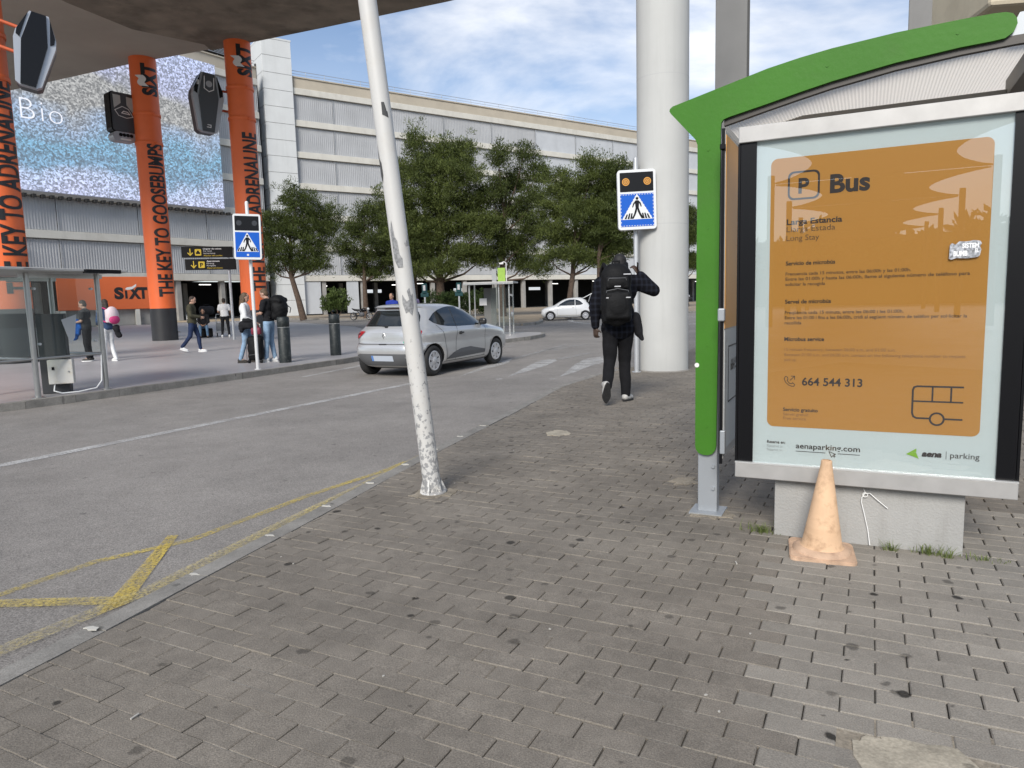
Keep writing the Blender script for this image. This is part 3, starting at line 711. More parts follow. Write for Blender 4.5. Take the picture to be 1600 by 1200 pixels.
# LED mesh screen on the left wall
def led_mat():
    m = bpy.data.materials.new('led mesh'); m.use_nodes = True; t = m.node_tree; b = t.nodes['Principled BSDF']; l = t.links.new; Nn = t.nodes.new
    tc_ = Nn('ShaderNodeTexCoord'); s = Nn('ShaderNodeSeparateXYZ'); l(tc_.outputs['Object'], s.inputs[0])
    zz = Nn('ShaderNodeMapRange'); zz.inputs[1].default_value = 12.2; zz.inputs[2].default_value = 27.6; l(s.outputs[2], zz.inputs[0])
    nz = Nn('ShaderNodeTexNoise'); nz.inputs['Scale'].default_value = .16; nz.inputs['Detail'].default_value = 4; l(tc_.outputs['Object'], nz.inputs['Vector'])
    ad = Nn('ShaderNodeMath'); ad.operation = 'MULTIPLY_ADD'; l(nz.outputs[0], ad.inputs[0]); ad.inputs[1].default_value = .5; ad.inputs[2].default_value = -.25
    a2 = Nn('ShaderNodeMath'); a2.operation = 'ADD'; l(zz.outputs[0], a2.inputs[0]); l(ad.outputs[0], a2.inputs[1])
    r = Nn('ShaderNodeValToRGB'); e = r.color_ramp.elements
    e[0].position = .0; e[0].color = (.50, .54, .78, 1); e[1].position = 1.; e[1].color = (.46, .54, .82, 1)
    for p, c in ((.13, (.40, .50, .72, 1)), (.2, (.15, .31, .48, 1)), (.34, (.13, .33, .50, 1)), (.45, (.26, .36, .52, 1)), (.53, (.33, .33, .32, 1)), (.72, (.32, .32, .31, 1)), (.8, (.40, .43, .62, 1))):
        q = e.new(p); q.color = c
    l(a2.outputs[0], r.inputs[0])
    # single lamps of the mesh
    vo = Nn('ShaderNodeTexVoronoi'); vo.inputs['Scale'].default_value = 7.0; l(tc_.outputs['Object'], vo.inputs['Vector'])
    se = Nn('ShaderNodeSeparateColor'); l(vo.outputs['Color'], se.inputs[0])
    rr = Nn('ShaderNodeMapRange'); rr.inputs[1].default_value = .25; rr.inputs[2].default_value = 1.; rr.inputs[3].default_value = .5; rr.inputs[4].default_value = 2.3; l(se.outputs[0], rr.inputs[0])
    sc2 = Nn('ShaderNodeVectorMath'); sc2.operation = 'SCALE'; l(r.outputs[0], sc2.inputs[0]); l(rr.outputs[0], sc2.inputs['Scale'])
    b.inputs['Base Color'].default_value = (.16, .16, .16, 1); b.inputs['Roughness'].default_value = .6
    l(sc2.outputs[0], b.inputs['Emission Color']); b.inputs['Emission Strength'].default_value = .47
    return m
M_led = led_mat()
led = thing('led_screen', 'huge speckled blue and white LED mesh screen on the car park wall', 'screen', (SEG[0][0][0], SEG[0][0][1], 0), math.atan2(31.7, 21.6))
lx1 = L1 - 5.95
MB().box((lx1 / 2, -.7, 19.9), (lx1, .12, 15.4)).build('mesh', M_led, led)
lb = MB()
for i in range(44): lb.box((i * .76 + .3, -.55, 11.75), (.28, .5, .3))
o = lb.build('bracket_row', M_dark, led); o['kind'] = 'stuff'
MB().box((lx1 / 2, -.25, 12.0), (lx1, .3, .3)).build('bottom_rail', M_beige, led)
for bx_, ch, hh_ in ((12.75, 'B', 2.0), (14.45, 'i', 2.0), (15.1, 'o', 1.9)):
    tm = MB(); text(tm, ch, bx_, 18.35, hh_, -.79, bold=-.022); tm.build('lettering', mat('white lamps', (.8, .8, .8), emit=(.9, .9, 1), es=.3), led)
# two shiny louvre units and a wall lamp on the left wall
for z in (6.05, 7.6):
    d_ = thing('louvre_unit', ('upper' if z > 7 else 'lower') + ' of the two shiny metal louvre units on the car park wall', 'louvre', tuple(M1 @ Vector((6.6, -.3, z))), math.atan2(31.7, 21.6), 'louvre units on the wall')
    MB().box((0, .12, .0), (9.6, .08, 1.45)).build('backing', M_flat, d_)
    for q in (-.35, .35): MB().cyl((-4.6, -.1, q), (4.2, -.1, q), .12, n=10).build('bar', mat('polished steel', (.6, .6, .6), .22, .9), d_)
    MB().ball((4.6, -.15, 0), .22, 8).build('lamp', mat('lamp glass', (.8, .8, .8), .2), d_)

# orange rental office front
off_ = thing('rental_office', 'orange office front with black lettering under the car park ledge', 'kiosk', (-36.2, 58.5, 0), math.atan2(31.7, 21.6) * .72)
MB().box((3.6, 0, 2.75), (8.4, .4, 2.75), bev=.03).build('fascia', mat('orange panel', (.66, .135, .035), .45, var=.04, vs=.5), off_)
MB().box((3.6, 1.2, .7), (8.2, 2.0, 1.36)).build('wall', M_conc, off_)
for x in (-.3, 2.2, 5.2, 7.4): MB().box((x, -.02, .68), (.35, .3, 1.34)).build('post', M_ledge, off_)
M_black = mat('black print', (.012, .012, .013), .5)
M_wprint = mat('white print', (.72, .70, .68), .5)
tm = MB(); text(tm, 'S', 3.5, 2.3, .92, -.212, .72, bold=.06); text(tm, 'I', 4.32, 2.3, .68, -.212, .18, bold=.03); text(tm, 'XT', 4.58, 2.3, .92, -.212, 1.5, bold=.06); tm.build('lettering', M_black, off_)
MB().plate([(4.35, 3.08), (4.5, 3.22), (4.9, 3.28), (5.25, 3.52), (5.22, 3.3), (4.9, 3.06), (4.5, 3.0)], -.216, -.21).build('swoosh', M_wprint, off_)

# ================================================================== overpass deck and orange pillars
M_sof = mat('smooth soffit concrete', (.37, .325, .27), .9, var=.10, vs=.35, dirt=.3, ds=.25, dcol=(.2, .17, .135), bump=.2, bs=3)
M_sof2 = mat('stained soffit concrete', (.21, .175, .135), .95, var=.28, vs=1.1, dirt=.75, ds=.8, dcol=(.085, .07, .052), bump=.5, bs=5)
deck = thing('overpass_deck', 'concrete overpass slab overhead with a stained underside', 'overpass', (0, 0, 11.55))
e0, e1 = (-45, 44.5), (2.5, 23.6)
edge = [(-45, 45.0), (-23.5, 34.6), (-15.5, 31.1), (-11.2, 29.5), (-6.8, 27.7), (-1.84, 25.6), (1.6, 23.9)]
split = [(-11.6, 29.68), (-11.6, 29.0), (-13.5, 27.3), (-14.4, 24.9), (-15.5, 20), (-16, 18)]
MB().prism(edge[:3] + split + [(-45, 18)], 0, 1.6).build('soffit_slab', M_sof, deck)
MB().prism(split[::-1] + edge[3:] + [(1.6, 18)], -.06, 1.6).build('soffit_slab', M_sof2, deck)
MB().prism(edge + [(1.4, 23.6)] + [(x - .1, y - .5) for x, y in edge[::-1]], 1.61, 2.5).build('edge_parapet', M_sof, deck)

M_or = mat('orange vinyl wrap', (.80, .150, .036), .5, var=.05, vs=.6, bump=.08, bs=9, dirt=.12, ds=1.1, dcol=(.35, .05, .015))
M_bb = mat('black vinyl wrap', (.022, .022, .024), .45, var=.2, vs=2)
def orange_pillar(loc, r, phic, rz, label, words, z0, z1, logo, zb, rings, hh=.72, flare=False):
    p = thing('orange_pillar', label, 'pillar', (*loc, 0), rz, 'orange wrapped pillars under the overpass')
    MB().cyl((0, 0, zb), (0, 0, 11.56), r, n=40).build('shaft', M_or, p)
    MB().cyl((0, 0, 0), (0, 0, zb - .002), r + .004, n=40).build('base', M_bb, p)
    m = MB(); text_cyl(m, words, z0, z1, hh, r + .012, phic, bold=.028); m.build('lettering', M_black, p)
    if logo:
        m = MB(); text_cyl(m, 'SIXT', logo[0], logo[1], hh * .95, r + .012, phic, bold=.05); m.build('lettering', M_black, p)
        m = MB(); text_cyl(m, '~', logo[0] + (logo[1] - logo[0]) * .28, logo[0] + (logo[1] - logo[0]) * .62, hh * 1.0, r + .016, phic - .75, bold=.11); m.build('swoosh', M_wprint, p)
    for z in rings: MB().lathe([(r + .02, z - .07), (r + .03, z - .05), (r + .03, z + .05), (r + .02, z + .07)], 40).cyl((r * .5, -r * .9, z), (r * .5 + .02, -r * .9 - .07, z), .03, n=6).build('clamp_ring', M_or, p)
    return p
orange_pillar((-13.48, 19.3), .53, R(33), math.atan2(13.48, 19.3), 'nearest orange pillar at the left edge with large black words THE KEY TO ADRENALINE', 'THE KEY TO ADRENALINE."', 1.85, 7.55, None, 1.45, (8.5, 7.4), hh=.70)
orange_pillar((-14.84, 30.6), .51, R(24), math.atan2(14.84, 30.6), 'middle orange pillar with black words THE KEY TO GOOSEBUMPS', 'THE KEY TO GOOSEBUMPS', 1.85, 8.1, (10.0, 11.25), 1.36, (9.3, 8.15), hh=.66)
orange_pillar((-10.3, 28.9), .49, R(30), math.atan2(10.3, 28.9), 'rightmost orange pillar behind the tilted crossing sign', 'THE KEY TO ADRENALINE', 1.95, 8.05, (10.15, 11.3), 1.2, (9.75, 8.6), hh=.66)

# giant car key models bolted to the pillars
M_silver = mat('silver paint', (.42, .43, .45), .35, .55)
M_gloss = mat('gloss black', (.006, .006, .007), .25, spec=.25)
M_char = mat('charcoal shell', (.055, .058, .063), .4)
M_orm = mat('orange bracket', (.55, .11, .04), .5)
def bracket(root, x0, x1, z, n=1):
    MB().cyl((x0, .35, z), (x1, .30, z - .06), .045, n=8).ball((x0, .35, z), .09, 6).build('bracket', M_orm, root)
def key_fob_long(loc, rz, h, wd, label, side, dark=False, glyphs=False, lean=0.):
    k = thing('car_key_model', label, 'key model', loc, rz, 'giant car keys on the orange pillars'); k.rotation_euler = (0, lean, rz)
    H, W = h / 2, wd / 2
    outl = [(-W * .45, H), (W * .45, H), (W * .95, H * .42), (W, H * .2), (W * .62, -H * .93), (W * .4, -H), (-W * .4, -H), (-W * .62, -H * .93), (-W, H * .2), (-W * .95, H * .42)]
    MB().plate([(x * .98, z * .99) for x, z in outl], .22, .62).build('back_shell', M_char, k)
    MB().plate(outl, .02, .218).build('side_shell', M_silver, k)
    inn = [(-W * .34, H * .98), (W * .34, H * .98), (W * .62, H * .18), (W * .36, -H * .98), (-W * .36, -H * .98), (-W * .62, H * .18)]
    MB().plate([(x, z) for x, z in inn], -.05, .019).build('centre_panel', M_char if dark else M_gloss, k)
    for s in (-1, 1): MB().plate([(s * W * .52, H * .93), (s * W * .90, H * .45), (s * W * .90, H * .30), (s * W * .72, H * .24)], -.01, .0195).build('button', M_gloss, k)
    if glyphs:
        MB().plate(circle(0, H * .62, W * .2), -.06, -.051).build('round_button', mat('grey print', (.35, .35, .36), .4), k)
        m = MB(); stroke(m, [(-W * .3, H * .85), (-W * .3, H * .45), (0, H * .36), (W * .3, H * .45), (W * .3, H * .85)], .03, -.053)
        stroke(m, [(-.07, -H * .84), (.07, -H * .84), (.07, -H * .76), (-.05, -H * .76)], .03, -.053); stroke(m, [(-W * .72, H * .55), (-W * .64, H * .55), (-W * .64, H * .68), (-W * .72, H * .68), (-W * .72, H * .55)], .025, -.0115); m.build('symbols', M_wprint, k)
    for z in (H * .62, -H * .05): bracket(k, side * (W + .55), side * W * .75, z)
    return k
key_fob_long((-11.95, 19.0, 7.98), R(30), 1.86, .92, 'black and silver giant car key beside the nearest orange pillar', -1, lean=R(12))
key_fob_long((-11.28, 28.2, 9.10), R(40), 2.2, 1.16, 'grey giant car key with a round button left of the rightmost orange pillar', 1, dark=True, glyphs=True, lean=R(4))
k2 = thing('car_key_model', 'dark giant car key with grey buttons and a ring slot beside the middle pillar', 'key model', (-15.50, 30.0, 9.12), R(52), 'giant car keys on the orange pillars')
MB().plate(rrect(-.50, -.62, .50, .95, .14), .0, .46).build('shell', M_gloss, k2)
MB().plate(rrect(-.45, -.58, .47, .92, .12), -.05, -.002).build('face', M_char, k2)
MB().plate(rrect(-.48, -.97, .48, -.60, .18), -.03, .42).build('end_cap', M_silver, k2)
M_btn = mat('pale button', (.42, .42, .40), .5)
MB().plate([(-.38, .82), (-.10, .82), (-.10, .52), (-.36, .30)], -.08, -.052).build('button', M_btn, k2)
MB().plate([(.14, .80), (.42, .78), (.40, .14), (.14, .48)], -.08, -.052).build('button', M_btn, k2)
m = MB(); stroke(m, [(-.34, .22), (-.04, .4), (.2, .32), (.36, .04), (.1, -.04), (-.2, .02), (-.34, .22)], .025, -.056); stroke(m, [(-.08, .14), (.0, .22), (.16, .2), (.24, .12), (-.08, .14)], .035, -.056)
m.build('symbols', M_wprint, k2)
for i in range(4): MB().plate(circle(-.18 + i * .14, -.72, .07, 12), -.05, -.031).build('ring_hole', M_gloss, k2)
MB().plate(rrect(-.2, -.92, .22, -.86, .02), -.05, -.031).build('slot', M_wprint, k2)
bracket(k2, .95, .4, .45); bracket(k2, .95, .4, -.55)

# ================================================================== white and grey columns on the right
M_col = mat('grey painted concrete column', (.46, .46, .44), .75, streak=.32, sk=(7, 7, .35), scol=(.33, .33, .31), var=.04, vs=1.2, dirt=.16, ds=1.1, dcol=(.36, .36, .35))
big = thing('round_column', 'thick pale grey round column behind the flashing crossing sign', 'column', (2.78, 12.99, 0))
MB().cyl((0, 0, 0), (0, 0, 14), .452, n=56).build('shaft', M_col, big)
for z in (2.6, 5.1, 7.6): MB().lathe([(.4525, z - .006), (.4535, z), (.4525, z + .006)], 56).build('casting_seam', mat('seam', (.42, .42, .41), .7), big)
MB().lathe([(.475, 0), (.472, .006), (.46, .012), (.4525, .02)], 48).build('base_mortar', M_kerb, big)
M_colg = mat('shaded grey steel column', (.19, .186, .178), .75, var=.06, vs=1.0, dirt=.2, ds=.9, dcol=(.11, .11, .105))  # shade from overhead is put into this darker grey
for lb_, x, y, rz in (('square grey column rising just right of the round column', 5.94, 19.4, R(-17)), ('farther right square grey column above the green roof edge', 9.68, 17.0, R(-29))):
    c = thing('square_column', lb_, 'column', (x, y, 0), rz, 'square grey columns')
    MB().box((0, 0, 7), (.78, .78, 14), bev=.02).build('shaft', M_colg, c); MB().box((.42, -.1, 7), (.055, .5, 14)).build('cable_channel', mat('dark channel', (.03, .03, .03), .6), c)
bw = thing('concrete_beam', 'weathered cream concrete beam above the top right corner', 'beam', (7.4, 9.2, 5.05), R(-8))
MB().box((0, 0, 0), (3.35, 1.6, .95), bev=.05).build('beam', mat('cream weathered concrete', (.56, .49, .36), .9, var=.1, vs=2, dirt=.4, ds=1.6, dcol=(.28, .22, .15)), bw)
MB().box((.3, 0, -2.75), (.9, .9, 4.5), bev=.03).build('support', M_colg, bw)

# shade sails on posts behind the photographer, mirrored in the poster's glass
M_sail = mat('brown shade membrane', (.035, .03, .025), .9)
def shade_sail(k, ln):
    A, E = Vector((-.46, -.888)), Vector((.888, -.46)); c = Vector((-9.4, -19.4)) + A * (8.7 * k)
    s = thing('shade_sail', ['brown shade sail nearest overhead mirrored at the top of the poster', 'brown shade sail behind the nearest one mirrored across the Bus heading', 'third shade sail mirrored below the Bus heading', 'fourth shade sail mirrored at the long stay lines', 'last small shade sail mirrored just above the treeline'][k + 1], 'shade sail', (c.x, c.y, 0), 0, 'shade sails behind the photographer')
    n = 18; vs = []
    for i in range(n + 1):
        t = i / n; hw = 3.5 - 1.5 * math.sin(math.pi * t) ** .8
        for z in (5.45, 5.5): 
            for sd in (-1, 1):
                p = A * (.25 + t * (ln - .5)) + E * (hw * sd); vs.append((p.x, p.y, z))
    fs = []
    for i in range(n):
        a, b = i * 4, (i + 1) * 4; fs += [(a, a + 1, b + 1, b), (a + 2, b + 2, b + 3, a + 3), (a, b, b + 2, a + 2), (a + 1, a + 3, b + 3, b + 1)]
    fs += [(0, 2, 3, 1), (n * 4, n * 4 + 1, n * 4 + 3, n * 4 + 2)]
    meshobj('membrane', vs, fs, M_sail, s)
    for sd in (-1, 1): 
        p = E * (3.65 * sd); MB().cyl((p.x, p.y, 0), (p.x, p.y, 5.8), .13, n=12).build('post', M_sail, s)
        p2 = E * .35 * sd; MB().box((p2.x, p2.y, 5.47), (.12, 1.0, .06), rz=math.atan2(A.y, A.x)).build('strut', M_sail, s)
for k in range(-1, 4): shade_sail(k, 8.7)
tl_ = leafmass('tree_row', [(-34 + 2.6 * i * .888 - 4, -62 - 2.6 * i * .46, 5.2 + .9 * math.sin(i * 1.3), 2.6, 2.4, 1.6 + .8 * math.sin(i * 2.2)) for i in range(-14, 26)], 900, 22, 1.1, .9, leafmat('far leaves', (.02, .03, .012), (.05, .07, .03)), None, seed=5, kind='stuff'); tl_['label'] = 'dark row of trees behind the shade sails'; tl_['category'] = 'tree row'
far_block = MB().box((-30, -66, 2.4), (120, 1.5, 8.4), rz=R(-27)).build('treeline_block', mat('dark treeline mass', (.03, .04, .02), .9)); tag(far_block, kind='structure')  # solid block added behind the trees to darken the mirrored treeline

# ================================================================== bus shelter with poster on the right
BX, BY, BA = 1.462, 3.887, R(-26.5)
M_green = mat('green enamel', (.046, .160, .015), .5, var=.07, vs=2.2, spec=.2, dirt=.22, ds=5, dcol=(.06, .12, .03), bump=.06, bs=30)
M_alu = mat('brushed aluminium', (.40, .39, .375), .5, .4, var=.08, vs=9, dirt=.25, ds=3, dcol=(.3, .29, .27))
M_galv = mat('grey steel', (.33, .35, .37), .45, .35, var=.05, vs=4)
M_soff = leafmat('white translucent soffit', (.85, .79, .70), (.86, .80, .71)); M_soff.node_tree.nodes['Mix Shader'].inputs[0].default_value = .75
M_frame = mat('black frame', (.005, .005, .006), .35, spec=.2)
sh = thing('bus_shelter', 'bus shelter with a green arched gable edge and pale curved roof', 'bus shelter', (BX, BY, 0), BA)
GP = .25                                   # the gable stands behind the poster case
arch = [(-.657, 2.462), (-.640, 2.475), (-.611, 2.482), (-.351, 2.546), (-.107, 2.606), (.06, 2.636), (.221, 2.658), (.525, 2.684), (.809, 2.695), (.95, 2.697), (1.0, 2.694), (1.029, 2.683), (1.045, 2.66), (1.05, 2.633), (1.036, 2.596), (1.002, 2.572), (.95, 2.567), (.815, 2.561), (.53, 2.534), (.225, 2.487), (.06, 2.453), (-.104, 2.416), (-.314, 2.372), (-.345, 2.362), (-.357, 2.345), (-.36, 2.3), (-.362, 1.956), (-.366, 1.203), (-.372, .43), (-.378, .405), (-.395, .382), (-.42, .372), (-.45, .372), (-.478, .382), (-.495, .405), (-.499, .43), (-.498, 1.2), (-.492, 2.116), (-.493, 2.235), (-.505, 2.268), (-.652, 2.435), (-.66, 2.45)]
MB().plate(arch, GP, GP + .022).build('green_gable', M_green, sh)
MB().box((-.428, GP + .065, 1.17), (.118, .08, 2.34), bev=.006).build('post', M_galv, sh)
MB().box((-.428, GP + .06, .006), (.2, .2, .012)).build('base_plate', M_galv, sh)
for z in (.30, .16): MB().cyl((-.392, GP + .03, z), (-.392, GP + .012, z), .011, n=10).build('bolt', M_galv, sh)
for x_, z_ in ((-.43, 2.20), (-.43, 1.75), (-.43, 1.05), (-.43, .55), (.2, 2.57), (.8, 2.63)): MB().cyl((x_, GP, z_), (x_, GP - .003, z_), .007, n=10).build('rivet', M_green, sh)
# gutter trim behind the arch, curved roof and soffit running back from it
low = [(-.345, 2.352), (-.104, 2.408), (.06, 2.444), (.225, 2.478), (.53, 2.525), (.815, 2.552), (1.05, 2.565), (1.4, 2.57)]
rib = MB(); roof = MB(); trim = MB()
n_ = len(low)
for i in range(n_ - 1):
    (x0, z0), (x1, z1) = low[i], low[i + 1]
    trim.add([(x0, GP + .023, z0 - .022), (x1, GP + .023, z1 - .022), (x1, GP + .06, z1 - .022), (x0, GP + .06, z0 - .022), (x0, GP + .023, z0 + .02), (x1, GP + .023, z1 + .02), (x1, GP + .06, z1 + .02), (x0, GP + .06, z0 + .02)], [(0, 1, 2, 3), (0, 4, 5, 1), (3, 2, 6, 7), (4, 7, 6, 5)])
    k = max(2, int((x1 - x0) / .018))
    for q in range(k):
        ta, tb = q / k, (q + 1) / k
        xa, za, xb, zb = x0 + (x1 - x0) * ta, z0 + (z1 - z0) * ta, x0 + (x1 - x0) * tb, z0 + (z1 - z0) * tb
        xm = (xa + xb) / 2; zm = (za + zb) / 2 - .001
        rib.add([(xa, GP + .062, za + .003), (xm, GP + .062, zm), (xb, GP + .062, zb + .003), (xa, 2.2, za + .003), (xm, 2.2, zm), (xb, 2.2, zb + .003)], [(0, 1, 4, 3), (1, 2, 5, 4)])
trim.build('roof_trim', mat('dark bronze trim', (.05, .042, .035), .5), sh)
rib.build('roof', M_soff, sh)
M_duct = mat('grey roof beam', (.24, .225, .20), .6)
MB().box((.48, .80, 2.40), (1.22, .07, .085), bev=.004).build('roof_beam', M_duct, sh)
MB().box((1.13, .30, 2.455), (.08, 1.05, .1), bev=.004).build('roof_beam', M_duct, sh)
MB().plate([(1.02, 2.60), (1.06, 2.69), (1.6, 2.735), (1.6, 2.56), (1.05, 2.553)], GP + .024, GP + .07).build('roof_end', M_galv, sh)
# side panel running back along the shelter
sp = MB().box((-.305, .99, 1.33), (.012, 1.84, 1.86)).build('side_panel', M_alu, sh)
M_orp = mat('orange print', (.60, .285, .045), .5, var=.03, vs=2)
M_grp = mat('shaded white print', (.42, .44, .45), .5)  # white part of the poster, its shade put into the grey
MB().box((-.2975, .99, 1.70), (.003, 1.82, 1.08)).build('side_poster', M_orp, sp); MB().box((-.2973, .99, .80), (.0034, 1.82, .70)).build('side_poster', M_grp, sp)
gm = MB()
for z0, z1, y0, y1 in ((1.05, 1.05, .2, 1.8), (.72, .72, .2, 1.8), (.72, 1.05, .2, .2)): gm.box((-.2945, (y0 + y1) / 2, (z0 + z1) / 2), (.002, max(.008, y1 - y0), max(.008, z1 - z0)))
tb = MB(); text(tb, '664 544', 0, 0, .07, 0, bold=.02); gm.add([(-.294, .28 + a, .90 + c) for a, b, c in tb.v], tb.f); gm.build('lettering', M_frame, sp)
MB().box((-.310, .062, 1.32), (.016, .014, 1.9)).build('gasket', M_frame, sh)
MB().box((-.312, .055, 1.24), (.04, .03, .075), bev=.008).build('latch', M_galv, sh); MB().box((-.312, .055, 2.17), (.03, .03, .03), bev=.004).build('hinge', M_frame, sh); MB().box((-.30, .06, .50), (.03, .03, .14), bev=.006).build('latch', M_galv, sh)
MB().plate(circle(-.49, .93, .014, 14), GP - .003, GP - .0005).build('sticker', M_wprint, sh)
# a rear post and bench beyond the poster case
for x in (-.33, 1.3): MB().box((x, 2.1, 1.2), (.07, .07, 2.4), bev=.005).build('rear_post', M_galv, sh)
MB().box((.5, 2.05, .45), (1.5, .3, .04), bev=.008).build('bench', M_galv, sh)

# --------------------------------------------------- poster case
pc = thing('poster_case', 'advertising case with the orange Bus long stay poster on a concrete plinth', 'poster case', (BX, BY, 0), BA)
M_plinth = mat('cast concrete plinth', (.335, .33, .315), .85, streak=.45, sk=(9, 9, 1.6), scol=(.20, .19, .17), var=.07, vs=3, dirt=.25, ds=4, dcol=(.25, .245, .235), bump=.25, bs=90)
MB().box((.451, .15, .16), (.907, .30, .325), bev=.004).build('plinth', M_plinth, pc)
F = -.055                                     # front plane of the poster glass
MB().box((.448, .07, 1.26), (1.312, .21, 1.74)).build('case_back', M_frame, pc)
lo = MB().box((.451, .055, .375), (1.318, .26, .083), bev=.004); lo.build('lower_rail', M_alu, pc)
MB().box((.451, -.068, .420), (1.318, .022, .008)).build('rail_lip', mat('bright aluminium', (.75, .75, .73), .3, .6), pc)
MB().box((.451, .055, 2.195), (1.318, .26, .083), bev=.004).build('upper_rail', M_alu, pc)
MB().box((-.2055, .05, 1.285), (.012, .22, 1.733)).build('side_trim', M_frame, pc)
MB().box((1.1065, .05, 1.285), (.012, .22, 1.733)).build('side_trim', M_frame, pc)
MB().plate([(-.197, .4175), (-.117, .4175), (-.117, 2.1535), (-.197, 2.1535)], F - .004, F + .018).build('black_border', M_frame, pc)
MB().plate([(1.019, .4175), (1.098, .4175), (1.098, 2.1535), (1.019, 2.1535)], F - .004, F + .018).build('black_border', M_frame, pc)
M_pw = mat('pale poster paper', (.50, .575, .59), .6, emit=(.62, .73, .75), es=.08)  # paper and ink get a faint added glow to brighten the poster
M_po = mat('orange poster ink', (.43, .205, .026), .6, emit=(.52, .245, .04), es=.07)
M_ink = mat('dark poster ink', (.018, .012, .012), .6); M_ink2 = mat('light poster ink', (.24, .12, .04), .6); M_ink3 = mat('grey poster ink', (.36, .39, .40), .6)
po = MB().plate([(-.117, .4175), (1.019, .4175), (1.019, 2.1535), (-.117, 2.1535)], F + .014, F + .018).build('poster', M_pw, pc)
Y = F + .0125
MB().plate(rrect(-.045, .628, .945, 2.058, .035), Y, Y + .001).build('orange_field', M_po, po)
Y -= .0012
m = MB()
# P in a rounded square, drawn as a ring
ro, ri = rrect(.040, 1.838, .195, 1.985, .03), rrect(.050, 1.848, .185, 1.975, .024); k = len(ro)
m.add([(x, Y, z) for x, z in ro] + [(x, Y, z) for x, z in ri], [(i, (i + 1) % k, k + (i + 1) % k, k + i) for i in range(k)])
text(m, 'P', .118, 1.872, .078, Y, align='c', bold=.03)
text(m, 'Bus', .243, 1.862, .092, Y, .185, bold=.035)
text(m, 'Larga Estancia', .038, 1.712, .030, Y, .267, bold=.028)
for t, z in (('Servicio de microbús', 1.500), ('Servei de microbús', 1.298), ('Microbus service', 1.098)): text(m, t, .037, z, .0215, Y, .24 if 'vic' in t[:7] and 'de' in t else (.225 if 'Servei' in t else .197), bold=.028)
text(m, '664 544 313', .130, .860, .043, Y, .292, bold=.022)
text(m, 'Servicio gratuito', .037, .716, .0195, Y, .175, bold=.026)
m.build('lettering', M_ink, po)
m = MB()
text(m, 'Llarga Estada', .038, 1.674, .030, Y, .235); text(m, 'Long Stay', .038, 1.628, .030, Y, .160)
for t, z, wd in (('Frecuencia cada 15 minutos, entre las 06:00h y las 01:00h.', 1.447, .585), ('Entre las 01:00h y hasta las 06:00h, llame al siguiente número de teléfono para', 1.4195, .835), ('solicitar la recogida', 1.392, .195),
                 ('Freqüència cada 15 minuts, entre les 06:00 i les 01:00h.', 1.242, .560), ('Entre les 01:00 i fins a les 06:00h, cridi al següent número de telèfon per sol·licitar la', 1.2145, .832), ('recollida', 1.187, .084)):
    text(m, t, .037, z, .0172, Y, wd, bold=.018)
m.build('lettering', mat('thin brown ink', (.085, .045, .02), .6), po)
m = MB()
for t, z, wd in (('15 minute frequency, between 06:00 a.m. and 01:00 a.m.', 1.045, .53), ('Between 01:00 a.m. and 06:00 a.m. contact on the following telephone number to request', 1.0165, .832), ('pick up.', .989, .062), ('Servei gratuït', .692, .128), ('Free service', .669, .115)):
    text(m, t, .039, z, .0168, Y, wd)
m.build('lettering', M_ink2, po)
m = MB()
stroke(m, [(.868, .871), (.67, .871), (.657, .866), (.652, .852), (.652, .735), (.658, .716), (.672, .709), (.728, .709)], .009, Y); stroke(m, [(.794, .709), (.868, .709)], .009, Y)
stroke(m, [(.653, .795), (.868, .795)], .008, Y); stroke(m, [(.738, .87), (.738, .796)], .008, Y); stroke(m, [(.818, .87), (.818, .796)], .008, Y)
stroke(m, [(.761 + .030 * math.cos(a), .7075 + .030 * math.sin(a)) for a in np.linspace(0, 2 * math.pi, 29)], .009, Y); m.build('bus_symbol', M_ink, po)
m = MB()   # telephone receiver with an arrow
ph = [(.040, .893), (.047, .906), (.056, .903), (.060, .890), (.055, .884), (.068, .868), (.078, .866), (.083, .872), (.094, .862), (.090, .853), (.078, .853), (.062, .860), (.048, .874), (.040, .893)]
stroke(m, ph, .0035, Y); stroke(m, [(.070, .885), (.092, .907)], .0035, Y); stroke(m, [(.075, .908), (.093, .908), (.093, .890)], .0035, Y); m.build('telephone_symbol', M_ink, po)
m = MB(); text(m, 'aenaparking.com', .106, .514, .030, Y, .315, bold=.014); stroke(m, [(.107, .4975), (.253, .4975)], .0032, Y); stroke(m, [(.316, .4975), (.420, .4975)], .0032, Y)
stroke(m, [(.272, .507), (.285, .476), (.291, .486), (.299, .478), (.303, .483), (.294, .490), (.305, .494), (.272, .507)], .003, Y)
text(m, 'Reserva en:', -.042, .534, .016, Y, .094, bold=.025); text(m, 'aena', .702, .514, .030, Y, .088, bold=.05, shear=.25); stroke(m, [(.8085, .506), (.8085, .546)], .0022, Y); text(m, 'parking', .826, .514, .030, Y, .124); m.build('lettering', M_ink, po)
m = MB(); text(m, 'Reserva a:', -.042, .512, .0155, Y, .08); text(m, 'Reserve in:', -.042, .491, .0155, Y, .08); m.build('lettering', M_ink3, po)
m = MB(); m.plate([(.632, .520), (.678, .552), (.679, .536)], Y - .0002, Y + .0004); m.plate([(.632, .520), (.676, .534), (.690, .499), (.664, .510)], Y - .0003, Y + .0003); m.build('arrow_logo', mat('lime ink', (.22, .46, .02), .6), po)
# glass door in front of the poster
MB().plate([(-.1165, .4175), (1.0185, .4175), (1.0185, 2.1535), (-.1165, 2.1535)], F - .002, F + .004).build('glass_door', glass('poster glass', (.95, .95, .94), 4.2, .995), pc)
